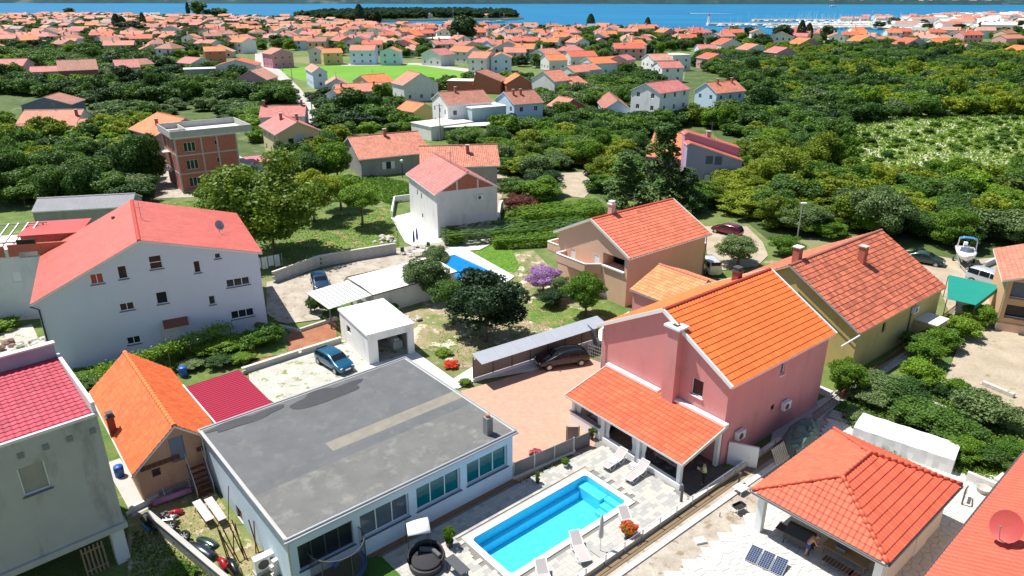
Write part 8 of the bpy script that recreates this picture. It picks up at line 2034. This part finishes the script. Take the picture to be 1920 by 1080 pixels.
patch('quay',[(1470,46),(1560,43),(1640,44),(1740,40),(1860,36),(2000,33),(2000,60),(1860,58),(1740,58),(1640,50.5),(1540,50)],0,G_concw)
def pier(name,label,u0,v0,u1,v1,w_=9):
 a=P(u0,v0,0);b=P(u1,v1,0); d=(b-a); e=empty(name,(a.x,a.y,0),math.atan2(d.y,d.x),label,'pier'); mb=MB(); mb.box(0,-w_/2,-2.2,d.length,w_/2,.35); mb.build('deck',concrete_lt,e);
 mb=MB(); mb.box(0,w_/2-1,.351,d.length,w_/2,1.2); mb.build('parapet',stone,e); return e
pier('breakwater','long pale breakwater reaching left into the channel from the marina',1326,44.5,1560,44.5,11); pier('breakwater','outer pale breakwater behind the long one',1412,37,1600,37,12); pier('pier','stone pier along the marina water on its near side',1440,48.2,1660,50.2,9)
bc=empty('beacon',P(1328,44.4,0),0,'small harbour beacon at the tip of the long breakwater','beacon'); mb=MB(); mb.cyl(0,0,.35,9,1.6,1.1); mb.build('tower',white_paint,bc); mb=MB(); mb.cyl(0,0,9,12,1.4,.2); mb.build('lantern',plain('red_beacon_paint',(.5,.03,.03),.5),bc)
hullm=plain('white_boat_hull',(.80,.80,.80),.4,var=.02);
def boat_mesh(L=10,mast=True):
 mb=MB(); w_=L*.15; sts=[(-.5,.8,.0),(-.2,1,.0),(.2,.9,.1),(.42,.4,.35),(.5,.04,.5)]; vs=[]
 for f,ww,up in sts: vs+=[(f*L,0,-.5+up),(f*L,-w_*ww,1.2+up*.6),(f*L,w_*ww,1.2+up*.6)]
 mb.add(vs,[(i*3+j,i*3+(j+1)%3,(i+1)*3+(j+1)%3,(i+1)*3+j) for i in range(4) for j in range(3)]+[(0,2,1),(12,13,14)]); mb.box(-L*.25,-w_*.6,1.3,L*.15,w_*.6,2.2)
 if mast: mb.cyl(0,0,2.2,L*.85,.05,n=4)
 return mb.mesh('boat',hullm)
bms=[boat_mesh(9,False),boat_mesh(12,True),boat_mesh(14,True)]
water=pxpoly([(1350,45.8),(1440,49),(1660,51.5),(1640,54),(1480,50.5),(1350,47)]); basin=pxpoly([(1480,47.3),(1700,49.5),(1760,45),(1740,57),(1660,54),(1540,51)])
BP=[]
for j,(a,b,n_b) in enumerate((((1345,46),(1560,46.3),46),((1440,49.6),(1660,51.8),52),((1480,47),(1690,49),44),((1500,45.2),(1700,46.2),44),((1700,52),(1750,47),18),((1420,38.2),(1590,38.2),20))):
 A_=P(*a,0);B_=P(*b,0)
 for k in range(n_b): t=(k+random.uniform(.1,.9))/n_b; p=A_.lerp(B_,t); BP.append((p.x+random.uniform(-3,3),p.y+random.uniform(-6,6),SEA_Z if j!=3 else .3))
for k,(x,y,z) in enumerate(BP):
 b=bms[k%3]; o=link('moored_boat',b); o.location=(x,y,z); o.rotation_euler=(0,0,R(random.choice((80,95,-85,100)))); s_=random.uniform(.8,1.4); o.scale=(s_,)*3
 tag(o,['small white boat without mast moored in the rows of the distant marina','small white sailing boat moored in the rows of the distant marina','larger white sailing boat moored in the rows of the distant marina'][k%3],'boat','white boats moored in the marina, kind '+'abc'[k%3])
bx=[];g=np.random.default_rng(4); bw=poisson(pxpoly([(1560,44),(1700,43),(1840,38),(1990,34),(1990,42),(1850,48),(1760,51),(1700,48)]),12,20,.45)
o=None
V=[];F=[]; bm0=bms[1]; co0=np.array([v.co[:] for v in bm0.vertices]); f0=[tuple(p.vertices) for p in bm0.polygons]
for k,(x,y) in enumerate(bw[:700]):
 a=g.uniform(1.3,1.8); ca,sa=math.cos(a),math.sin(a); V.append(np.c_[co0[:,0]*ca-co0[:,1]*sa+x,co0[:,0]*sa+co0[:,1]*ca+y,co0[:,2]+.6]); F+=[tuple(i+k*len(co0) for i in f) for f in f0]
me=bpy.data.meshes.new('boatyard'); me.from_pydata(np.vstack(V).tolist(),[],F); me.materials.append(hullm); o=link('boatyard_boats',me); o['kind']='stuff'
for u,v,s_,lb in ((850,44.5,1.9,'white yacht anchored in the bay behind the headland'),(913,43.5,1.3,'white motor boat anchored right of the anchored yacht'),(937,42,1.1,'small white boat farthest right in the bay'),(1497,58,1.2,'small white boat near the shore trees'),(780,15,1.4,'lone white boat far out in the channel'),(1562,13,2.0,'white sailing boat far out in the channel')):
 o=link('anchored_boat',bms[2]); p=P(u,v,0); d=p-cam.location; t=(SEA_Z-CAM_H)/d.z; p=cam.location+d*t; o.location=(p.x,p.y,SEA_Z+.3); o.scale=(s_,)*3; o.rotation_euler=(0,0,.1); tag(o,lb,'boat')
wk_=MB(); a=P(1294,25,SEA_Z);b=P(1370,25.6,SEA_Z); wk_.add([(a.x,a.y-9,SEA_Z+.12),(b.x,b.y-2,SEA_Z+.12),(b.x,b.y+2,SEA_Z+.12),(a.x,a.y+9,SEA_Z+.12)],[(0,1,2,3)]); o=wk_.build('boat_wake',plain('white_foam',(.8,.84,.86),.8)); o['kind']='structure'
o=link('speed_boat',bms[0]); o.location=(a.x-4,a.y,SEA_Z+.3); o.rotation_euler=(0,0,math.pi); tag(o,'speed boat at the head of the white wake in the channel','boat')
# ================================================================ TREES AND BUSHES ONE CAN TELL APART
def T(label,u,v,rx,h,kind='oak',mat='L_oak',dens='fine',trunk=None,name='tree',cat='tree',bk=None,ry=None,group=None,var=None):
 p=P(u,v,0); return tree(name,label,cat,p.x,p.y,rx,h,kind,mat,var,dens,trunk,group,ry,bk)
T('dark dense evergreen tree, the largest in the orchard behind the garage',912,640,4.4,7.0,'round','L_dark',trunk=1.0,var=0)
T('rounded grey-green olive tree with a dark trunk left of the large evergreen',850,608,2.4,5.0,'olive','L_oak',trunk=1.5,var=1)
T('pale-topped shrubby tree over the end of the outbuilding roof',805,560,2.7,4.8,'round','L_olive',trunk=.8,var=2)
T('second pale-tipped tree between outbuilding and blue pool',818,524,1.8,4.2,'olive','L_olive',trunk=1.2,var=0)
T('bright green citrus tree in front of the beige house',1098,592,2.4,4.8,'round','L_bright',trunk=.6,var=1)
T('mauve flowering shrub left of the beige house balcony',1018,548,1.9,3.4,'loose','L_purple',trunk=.6,name='flowering_shrub',cat='shrub')
T('spiky yucca-like shrub under the beige balcony',1050,560,1.3,2.6,'loose','L_olive',trunk=.6,name='shrub',cat='shrub')
T('dark green bush between mauve shrub and citrus tree',1035,575,1.6,1.9,'round','L_dark',trunk=.1,name='bush',cat='bush')
T('big bright pine with dark underside in front of the brick shell',516,478,7.0,12.0,'pine','L_pine',dens='fine',trunk=1.6,var=0)
T('lower yellow-green pine left of the big pine',445,425,5.0,8.0,'pine','L_pine',trunk=1.4,var=1)
T('young light green tree with dark stem on the lawn',680,425,3.4,6.5,'loose','L_bright',trunk=2.3,var=1)
T('second small light tree behind the young tree on the lawn',640,395,3.6,6.0,'loose','L_bright',trunk=1.5,var=2)
T('yellow-green pine right of the big pine by the lawn',590,415,3.6,7.5,'pine','L_pine',trunk=2,var=2)
T('tall drooping cedar, its tip rising before the lilac house',1236,392,5.6,13.0,'cedar','L_cedar',dens='near',trunk=1.0,var=0)
T('second shorter cedar left of the tall cedar',1165,392,5.2,8.5,'cedar','L_cedar',trunk=1.0,var=1)
T('third drooping cedar right of the tall cedar',1285,400,3.6,7.0,'cedar','L_cedar',trunk=1,var=2)
T('dense broad bush wall left of the cedars',1010,388,4.2,4.8,'round','L_bright',trunk=.5,var=0)
T('red-leaved shrub beside the white brick gabled house',975,405,3.0,3.4,'loose','L_red',trunk=.5,name='shrub',cat='shrub')
T('green bush behind the red-leaved shrub',958,378,3.2,4.0,'round','L_oak',trunk=.4,name='bush',cat='bush')
T('round bush by the sandy yard entrance',1020,370,3.6,4.2,'oak','L_dark',trunk=.5,name='bush',cat='bush')
T('feathery olive on the sandy track behind the beige house',1383,497,2.9,3.8,'olive','L_olive',trunk=.5,var=2)
T('young fig tree by the pink house corner and red fence',1580,742,1.6,3.3,'loose','L_bright',trunk=.8,var=0)
T('leafy vine bush right of the street lamp behind the brown roof',1470,478,2.4,2.6,'loose','L_bright',trunk=.3,name='bush',cat='bush')
T('small green bush at the garage back corner',703,570,1.0,1.6,'loose','L_bright','mid',.2,name='bush',cat='bush')
T('dead grey branching tree at the right edge of the wood',1900,395,2.8,5.5,'loose','L_dry','far',2.5,bk=bark_lt)
g=random.Random(31)
for k,(u,v,rx,h,m_) in enumerate(((395,668,1.7,2.0,'L_bright'),(430,660,1.8,2.4,'L_bright'),(470,655,1.6,2.5,'L_bright'),(505,645,1.7,3.0,'L_bright'),(345,672,1.2,1.6,'L_oak'),(360,690,1.3,1.1,'L_olive'),(415,685,1.4,1.4,'L_oak'),(455,680,1.2,1.3,'L_bright'),(240,700,1.5,1.6,'L_bright'),(160,715,1.6,1.5,'L_bright'),(200,722,1.4,1.5,'L_oak'),(140,735,1.2,1.1,'L_oak'))):
 T('leafy vegetable or vine bush in the garden below the white house',u,v,rx,h*.72,'loose',m_,'near',.2,name='garden_bush',cat='bush',group='bushes of the vine garden below the white house')
pv0=P(180,700,1.9);pv1=P(430,610,1.9); vp=empty('vine_pergola',(pv0.x,pv0.y,0),0,'long garland of vine trained on a wire below the white house','vine')
g2=np.random.default_rng(6); n=4200; t=g2.uniform(0,1,n); base_=np.array([pv0.x,pv0.y,0]); d=np.array([pv1.x-pv0.x,pv1.y-pv0.y,0]); C=d*t[:,None]+np.c_[g2.normal(size=(n,2))*.35,1.9+.15*np.sin(t*30)+g2.normal(size=n)*.22]
Nn=g2.normal(size=(n,3)); Nn[:,2]=abs(Nn[:,2])+.3; Nn/=np.linalg.norm(Nn,axis=1)[:,None]; link('foliage',quads_mesh('foliage',C,Nn,g2.uniform(.1,.2,n),L_bright,1.0,g2),vp)
for k in range(7): mb=MB(); a=d*(k/6); mb.tube([(a[0],a[1],0),(a[0],a[1],1.9)],.04,6); mb.build('post',wood,vp)
for u,v,rx,ry,h,rz,m_,lb in ((965,440,9,3.0,1.5,15,'L_oak','broad low leafy hedge between the mown lawn and the sandy path'),(1050,415,6,2.4,2.2,20,'L_bright','higher leafy hedge running towards the beige house roof'),(1000,455,5,2.0,1.2,10,'L_bright','front leafy row along the mown lawn')):
 p=P(u,v,0); e=empty('hedge',p,R(rz),lb,'hedge'); c=link('foliage',getcrown('hedge',m_,1,'near'),e); c.scale=(rx,ry,h/2); c.location=(0,0,0)
for (u,v,rx,h,m_,lb) in ((690,585,.9,1.1,'L_bright','small shrub at the far wall of the garage'),(620,585,1.2,1.6,'L_bright','bush beside the carport left of the garage'),(590,585,.9,1.8,'L_bright','thin vine bush at the carport corner post'),(728,590,1.2,1.2,'L_oak','low bush behind the garage roof')):
 T(lb,u,v,rx,h,'loose',m_,'mid',.2,name='bush',cat='bush')
T('row of low red and green flowers along the garage apron edge',832,665,.8,.6,'loose','L_bright','mid',.05,name='flower_bush',cat='bush')
T('red flowering low bush at the end of the garage apron',845,688,.7,.6,'loose','L_redfl','mid',.05,name='flower_bush',cat='bush')
T('leafy plants at the left end of the canopy fence',872,722,.6,.6,'loose','L_bright','mid',.05,name='flower_bush',cat='bush')
for k,(u,v,rx,h,kd,m_) in enumerate(((1835,610,1.7,2.3,'round','L_bright'),(1800,632,1.8,2.3,'loose','L_bright'),(1768,655,1.8,2.2,'round','L_bright'),(1735,680,1.7,2.2,'loose','L_bright'),(1715,660,1.6,2.0,'loose','L_oak'),(1720,720,1.8,2.4,'loose','L_bright'),(1790,745,1.1,1.8,'loose','L_bright'),(1765,745,.8,1.2,'loose','L_oak'),
   (1650,740,2.0,1.9,'loose','L_olive'),(1690,750,2.2,1.9,'loose','L_oak'),(1625,760,1.6,1.5,'olive','L_olive'),(1720,800,2.3,2.0,'loose','L_oak'),(1780,820,2.2,2.0,'loose','L_oak'),(1830,790,2.3,2.6,'olive','L_olive'),(1870,800,1.8,2.2,'olive','L_olive'),(1805,860,1.6,1.6,'loose','L_bright'),(1850,870,1.5,1.5,'loose','L_oak'),(1890,860,1.3,1.4,'loose','L_bright'),(1600,790,1.2,1.0,'loose','L_olive'))):
 T('leafy bush in the wild garden strip between the yellow house and the pavilion',u,v,rx,h,kd,m_,'near',.15,name='garden_bush',cat='bush',group='bushes of the right-hand garden')
T('leafy bush on the ground in the lower left corner below the block wall',340,1085,.9,.8,'loose','L_bright','near',.05,name='bush',cat='bush')
T('green plants at the left edge of the rock yard',10,690,1.2,1.3,'loose','L_oak','mid',.1,name='bush',cat='bush')
T('grey-green plant in the rock yard beside the white house',45,668,.9,.9,'olive','L_olive','mid',.1,name='bush',cat='bush')
T('small bush in the corner between white block and white house',10,618,1.6,1.2,'loose','L_bright','mid',.1,name='bush',cat='bush')
# ---------------------------------------------------------------- woods: crowns one by one, nearest first
woods=[(pxpoly([(1290,395),(1400,410),(1450,440),(1600,440),(1700,470),(1780,470),(1830,455),(1960,470),(2040,440),(2000,340),(1840,345),(1700,360),(1590,350),(1560,300),(1590,235),(1700,222),(1920,215),(2060,200),(2050,100),(1900,96),(1700,90),(1560,95),(1500,100),(1400,102),(1310,112),(1300,125),(1400,160),(1410,200),(1300,235),(1395,260),(1400,340),(1330,370)]),4.2,(3.2,5.6),{'L_dark':.07,'L_oak':.38,'L_olive':.10,'L_bright':.22,'L_pine':.23}),
 (pxpoly([(900,285),(940,240),(1000,238),(1100,225),(1190,225),(1290,232),(1200,262),(1200,330),(1130,370),(1110,320),(1040,325),(1030,350),(960,340)]),3.8,(2.6,4.6),{'L_oak':.45,'L_bright':.35,'L_pine':.1,'L_olive':.1}),
 (pxpoly([(-40,395),(60,388),(235,385),(280,372),(285,290),(285,250),(180,245),(60,255),(-40,258)]),4.0,(3.5,6.5),{'L_dark':.06,'L_oak':.38,'L_olive':.06,'L_bright':.2,'L_pine':.30}),
 (pxpoly([(-40,170),(0,155),(110,152),(260,150),(330,160),(430,165),(500,170),(560,175),(610,190),(720,190),(740,205),(720,240),(620,250),(600,225),(560,195),(480,195),(400,200),(300,195),(160,200),(140,185),(30,180)]),4.6,(3.5,6.0),{'L_oak':.60,'L_dark':.2,'L_bright':.12,'L_olive':.08}),
 (pxpoly([(180,205),(480,203),(490,240),(480,300),(475,245),(400,212),(330,205),(280,240),(200,240)]),3.6,(2.2,3.4),{'L_olive':.55,'L_oak':.25,'L_bright':.2}),
 (pxpoly([(600,300),(620,262),(660,262),(790,235),(780,250),(650,255),(625,300),(640,330),(600,345),(560,345),(540,315)]),3.4,(3,5),{'L_bright':.4,'L_oak':.4,'L_pine':.2}),
 (pxpoly([(850,268),(930,250),(940,290),(870,285)]),3.6,(3,4.2),{'L_oak':.5,'L_bright':.5}),
 (pxpoly([(1000,180),(1100,160),(1200,140),(1240,170),(1200,205),(1180,215),(1100,225),(1020,230),(1010,205)]),4.4,(3,5),{'L_oak':.5,'L_bright':.3,'L_olive':.2}),
 (pxpoly([(725,175),(840,160),(1000,158),(1030,175),(1000,172),(900,166),(830,170),(790,182),(770,180)]),4.2,(3,4.5),{'L_oak':.5,'L_bright':.4,'L_dark':.1}),
 (pxpoly([(-60,100),(100,98),(260,112),(360,130),(430,150),(500,160),(300,150),(200,145),(0,148),(-60,150)]),6.5,(3.5,6),{'L_oak':.6,'L_bright':.2,'L_dark':.2})]
ALLP=[]
g=np.random.default_rng(17)
roads=[pxpoly([(470,95),(500,95),(570,165),(605,200),(612,255),(560,255),(555,200),(500,140)]),pxpoly([(1042,322),(1115,318),(1125,372),(1048,370)]),pxpoly([(1300,420),(1400,425),(1435,455),(1445,500),(1330,505)]),pxpoly([(1690,468),(1800,488),(1920,480),(1990,520),(1990,620),(1780,600),(1700,560)]),pxpoly([(285,320),(320,300),(350,365),(500,345),(520,372),(285,380)])]
for wi,(poly,sp_,hh,mix_d) in enumerate(woods):
 Q_=poisson(poly,sp_,30+wi,.42); Q_=Q_[~nearhouse(Q_,1.8)]
 for r_ in roads: Q_=Q_[~inpoly(Q_,r_)]
 ks=list(mix_d); pr_w=np.array([mix_d[k] for k in ks]); cl=np.sin(Q_[:,0]*.055+wi)+np.sin(Q_[:,1]*.06+Q_[:,0]*.02)+g.normal(size=len(Q_))*.8
 cum=np.cumsum(pr_w/pr_w.sum()); rk=np.argsort(np.argsort(cl))/max(1,len(cl)); mi=np.searchsorted(cum,rk)
 for (x,y),m_ in zip(Q_,mi):
  h=g.uniform(*hh);
  if g.uniform()<.2: h*=.6
  elif g.uniform()<.1: h*=1.5
  ALLP.append((x,y,h,sp_*g.uniform(.62,.9),ks[min(m_,len(ks)-1)],wi))
ALLP.sort(key=lambda q:math.hypot(q[0],q[1]))
kindof={'L_oak':'oak','L_bright':'round','L_pine':'pine','L_dark':'round','L_olive':'olive'}
desc={'L_oak':'dark green holm oak crown','L_bright':'fresh green bushy tree','L_pine':'yellow-green pine','L_dark':'very dark evergreen tree','L_olive':'grey-green olive-like tree'}
wname=['in the wood on the right','in the thicket left of the cedars','in the grove on the left','in the long tree belt of the upper left','in the olive grove behind the brick shell','in the garden belt by the grey houses','beside the grey houses','in the belt below the village edge','in the hedge line below the field','among the upper left houses']
inview=[q for q in ALLP if -60<proj((q[0],q[1],2))[0]<1980]
IND=set(); n_trees=sum(1 for o in bpy.data.objects if o.get('category')=='tree'); cnt=0
rest={}
for q in ALLP:
 x,y,h,rx,m_,wi=q; dist=math.hypot(x,y); u,v=proj((x,y,h/2)); vis=-60<u<1980
 if vis and cnt<296-n_trees:
  cnt+=1; kd=kindof[m_]
  tree('tree','%s standing %s'%(desc[m_],wname[wi]),'tree',x,y,rx*1.12,h,kd,m_,None,'fine' if dist<105 else 'near' if dist<260 else 'mid',h*.03,'%ss %s'%(desc[m_],wname[wi]),parts=True)
 else: rest.setdefault((m_,int(x*7)%3),[]).append((x,y,h,rx*1.15))
crown_objs={}
for o in bpy.data.objects:
 if o.name.split('.')[0]=='crown': crown_objs.setdefault(o.data.name,o)
def crown_src(kd,m_,var,dens):
 me=getcrown(kd,m_,var,dens)
 for o in bpy.data.objects:
  if o.data is me: return o
 return None
extra=[]
for (m_,var),L in rest.items():
 kd=kindof[m_]; src=crown_src(kd,m_,var,'mid')
 if src is None:
  x,y,h,rx=L.pop(); t_=tree('tree','%s standing in the far part of the woods'%desc[m_],'tree',x,y,rx,h,kd,m_,var,'mid',h*.12,'%ss in the far part of the woods'%desc[m_]); src=t_.children[0]
 if not L: continue
 A_=np.array(L); scatter('wood_crowns',A_[:,:2],np.c_[A_[:,3],A_[:,3],A_[:,2]*.5],src,z=0.0)
TP=np.vstack([poisson(town,9.5,50,.45),poisson(town2,11,51,.45)]); TP=TP[~inpoly(TP,field)]; TP=TP[~nearhouse(TP,2.5)]
dmin=np.full(len(TP),1e9)
for i in range(0,len(HS)): dmin=np.minimum(dmin,np.hypot(TP[:,0]-HS[i,0],TP[:,1]-HS[i,1]))
TP=TP[(dmin>6.3)]; cl=np.sin(TP[:,0]*.018)+np.sin(TP[:,1]*.02)+g.normal(size=len(TP))*.5; TP=TP[cl>-.5]
for k,m_ in enumerate(('L_oak','L_dark','L_bright')):
 sel=TP[k::3] if k else TP[::3]; src=crown_src(kindof[m_],m_,0,'mid') or crown_src(kindof[m_],m_,1,'mid') or crown_src(kindof[m_],m_,2,'mid')
 nS=len(sel); sc=g.uniform(3.0,5.0,nS); scatter('town_trees',sel,np.c_[sc,sc,g.uniform(2.2,3.8,nS)],src)
src=crown_src('round','L_dark',0,'near') or src
hd=poisson(pxpoly([(560,34),(640,27),(700,25),(850,24),(930,26),(975,31),(975,33),(930,34.5),(850,34),(760,36),(640,41),(590,42)]),15,70,.45); sc=g.uniform(6,10,len(hd)); scatter('headland_trees',hd,np.c_[sc,sc,g.uniform(4,7,len(hd))],crown_src(kindof['L_dark'],'L_dark',0,'near') or src)
mt_=poisson(mar,45,71,.45); sc=g.uniform(5,9,len(mt_)); scatter('marina_trees',mt_,np.c_[sc,sc,g.uniform(3,5,len(mt_))],crown_src(kindof['L_dark'],'L_dark',0,'near') or src)
for u,v,rx,h,kd,m_,lb in ((354,31,3.5,22,'cypress','L_dark','lone tall cypress against the sea in the upper left'),(375,31,16,26,'round','L_oak','large broad tree against the sea right of the lone cypress'),(413,33,15,16,'round','L_oak','broad tree at the shore right of the largest one'),(395,34,14,14,'round','L_dark','dark tree between the broad shore trees'),(132,29,12,14,'round','L_dark','dark clump of trees at the upper left shore'),
  (222,62,4,16,'cypress','L_dark','cypress at the left of the dark grove in the upper left town'),(232,61,4,14,'cypress','L_dark','second cypress beside the dark grove in the upper left town'),(271,57,3,16,'cypress','L_dark','single narrow cypress right of the dark grove'),(245,65,14,12,'round','L_dark','dark grove tree in the upper left town'),
  (870,84,10,20,'round','L_dark','tall dark tree beside the white-roofed sports hall'),(860,84,8,17,'round','L_dark','dark tree left of the tall one by the sports hall'),(1107,58,4,15,'cypress','L_dark','cypress in the middle of the shore town'),(1213,62,3,13,'cypress','L_dark','narrow cypress right of the shore town centre'),(1466,85,9,14,'round','L_dark','dark round tree behind the red roofs above the wood'),
  (1499,83,3,15,'cypress','L_dark','left cypress of the pair above the wood'),(1513,82,3,13,'cypress','L_dark','right cypress of the pair above the wood'),(1550,82,6,13,'round','L_dark','dark shore tree above the wood'),(1373,73,9,10,'round','L_oak','broad shore tree above the left end of the wood'),(1407,72,7,9,'round','L_dark','dark shore tree right of the broad one'),
  (675,46,6,22,'cypress','L_dark','dark cypress group where the headland begins'),(700,50,10,18,'round','L_dark','dark pine grove where the headland begins'),(560,36,8,12,'round','L_oak','shore tree left of the headland'),(335,60,12,9,'round','L_oak','leafy tree in the centre of the left town')):
 p=P(u,v,0); tree('tree',lb,'tree',p.x,p.y,rx,h,kd,m_,0,'mid',h*.05)
def low(name,px,sp_,src,s0,s1,hz,seed):
 Q_=poisson(pxpoly(px),sp_,seed,.45); Q_=Q_[~nearhouse(Q_,1)]; gg=np.random.default_rng(seed); keep=(np.sin(Q_[:,0]*.12)+np.sin(Q_[:,1]*.1+Q_[:,0]*.05)+gg.normal(size=len(Q_))*.8)>-.2; Q_=Q_[keep]; s_=gg.uniform(s0,s1,len(Q_)); return scatter(name,Q_,np.c_[s_,s_,s_*hz],src)
clr=[(1590,232),(1700,217),(1930,218),(2100,225),(2200,400),(1930,335),(1830,335),(1700,350),(1610,335),(1565,295)]
low('clearing_scrub',clr,3.4,crown_src('round','L_bright',0,'mid') or crown_src('round','L_bright',1,'mid'),.5,1.3,.45,81); low('clearing_scrub',clr,5.4,crown_src('oak','L_oak',0,'mid') or src,.4,1.2,.6,82)
tufts('clearing_grass',clr,16000,.4,L_grass,seed=3,size=.5); tufts('clearing_grass',clr,4500,.3,L_dry,seed=4,size=.4)
tufts('meadow_grass',[(280,385),(420,370),(560,372),(600,410),(740,385),(750,462),(640,478),(520,510),(480,480),(430,410)],16000,.12,L_grass,seed=5,size=.15)
tufts('meadow_grass',[(700,330),(770,345),(765,375),(735,385),(700,372),(620,380),(640,345)],9000,.25,L_grass,seed=25,size=.3)
tufts('orchard_grass',[(800,655),(850,590),(860,540),(1000,480),(1060,575),(1170,600),(1080,640),(890,690),(860,690)],9000,.08,L_grass,seed=6,size=.11); tufts('orchard_grass',[(800,655),(850,590),(860,540),(1000,480),(1090,600),(890,690),(860,690)],3500,.05,L_dry,seed=7,size=.08)
tufts('lawn_grass',[(864,467),(905,452),(960,470),(975,500),(965,512),(930,505)],9000,.04,L_grass,seed=8,size=.12)
tufts('garden_growth',[(1560,770),(1630,720),(1800,760),(1920,820),(1960,900),(1850,905),(1640,850)],26000,.32,L_grass,seed=9,size=.13)
tufts('garden_growth',[(1560,770),(1630,720),(1800,760),(1920,820),(1850,895),(1640,850)],12000,.35,L_olive,seed=10,size=.16)
tufts('garden_growth',[(100,720),(500,590),(540,620),(500,650),(330,700),(120,740)],12000,.30,L_bright,seed=11,size=.16)
tufts('yard_weeds',[(270,960),(390,910),(450,1000),(520,1085),(430,1085)],7000,.10,L_dry,seed=12,size=.08); tufts('yard_weeds',[(300,960),(390,910),(450,1000),(520,1085),(430,1085)],4000,.12,L_grass,seed=13,size=.09)
tufts('corner_weeds',[(250,1000),(290,1000),(400,1090),(390,1200),(240,1200)],7000,.2,L_bright,seed=14,size=.12)
tufts('gravel_weeds',[(480,700),(560,665),(600,655),(640,690),(560,740),(500,745)],1200,.05,L_grass,seed=15,size=.07)
tufts('path_weeds',[(940,400),(1070,385),(1060,420),(950,440)],3500,.2,L_grass,seed=16,size=.25)
# ================================================================ LABELS THAT SINGLE OUT ONE THING
LM=[(850,40,'the headland'),(358,31,'the tall shore cypress'),(828,66,'the white-roofed sports hall'),(700,135,'the sports field'),(1107,55,'the shore cypress'),(1293,45,'the breakwater beacon'),(1466,78,'the dark round tree'),(527,108,'the bright pink house'),(250,60,'the dark grove'),(147,125,'the brick ruin'),(240,120,'the blue-grey house'),(470,140,'the peach stair house'),(585,135,'the white double house'),(785,145,'the cream half-hipped villa'),
(870,195,'the white villa'),(990,195,'the two-chimney house'),(1070,195,'the brick hut'),(1155,200,'the small bungalow'),(1250,185,'the tall white house'),(1347,170,'the twin-roofed house'),(1330,290,'the lilac house'),(1230,300,'the tall cedar'),(1098,322,'the black car in the sandy yard'),(1363,434,'the dark red car'),(1491,430,'the slim street lamp'),(1600,480,'the brown tile roof'),(1730,490,'the dark green saloon'),(1806,470,'the motor boat'),(1860,535,'the silver van'),
(850,390,'the brick-gabled house'),(850,290,'the mottled orange roof'),(720,290,'the striped orange roof'),(550,240,'the pale yellow house'),(385,300,'the unfinished brick block'),(345,230,'the vivid orange roof'),(85,220,'the long salmon roof'),(88,190,'the slate-blue house'),(505,400,'the big pine'),(140,385,'the grey barn roof'),(1750,260,'the scrub clearing'),(1325,110,'the lone red hut'),(1475,98,'the double red roof'),(1630,75,'the orange villa'),(1795,88,'the pale gabled house'),(1900,92,'the peach gabled house'),
(1200,86,'the white modern house'),(1145,115,'the long orange row'),(1095,105,'the orange hipped roof'),(930,150,'the brick shells'),(1060,150,'the two-chimney salmon roof'),(400,95,'the orange block-roofed house'),(505,110,'the pale road'),(622,97,'the yellow house by the field'),(678,90,'the tall white-blue house'),(1850,45,'the marina'),(1200,760,'the terrace roof'),(1600,930,'the pavilion'),(1715,840,'the white tarpaulin box'),(1740,600,'the yellow shed'),(1520,700,'the pink house'),(1870,650,'the apricot house'),(345,700,'the blue barrel'),(300,560,'the white house door'),(700,600,'the garage'),(1895,400,'the dead grey tree')]
USED=set()
def where(u,v):
 for k,(d,lu,lv,nm) in enumerate(sorted((math.hypot(u-a,(v-b)*2.2),a,b,n_) for a,b,n_ in LM)):
  dx,dy=u-lu,(v-lv)*2.2; a=math.degrees(math.atan2(-dy,dx))%360
  side=['right of','above and right of','above','above and left of','left of','below and left of','below','below and right of'][int((a+22.5)//45)%8]
  dist='just' if d<45 else 'a little' if d<95 else 'some way' if d<170 else 'well' if d<280 else 'far'
  key=(nm,side,dist)
  yield key,'%s %s %s'%(dist,side,nm)
for o in list(bpy.data.objects):
 if o.parent or not o.get('group') or not o.get('label'): continue
 if not o['group'].startswith(('dark green','fresh','yellow-green','very dark','grey-green','far village','bushes of')): continue
 u,v=proj(o.location+Vector((0,0,2))); base=o['label'].split(' standing ')[0]
 base=base.replace(' far village house','house').replace('leafy bush in the wild garden strip between the yellow house and the pavilion','leafy garden bush').replace('leafy vegetable or vine bush in the garden below the white house','leafy vine-garden bush').replace(' walled',' walled ').replace('  ',' ')
 for key,txt in where(u,v):
  if (base,)+key in USED: continue
  USED.add((base,)+key); lb='%s, %s'%(base,txt)
  if len(lb.split())<=16: o['label']=lb; break
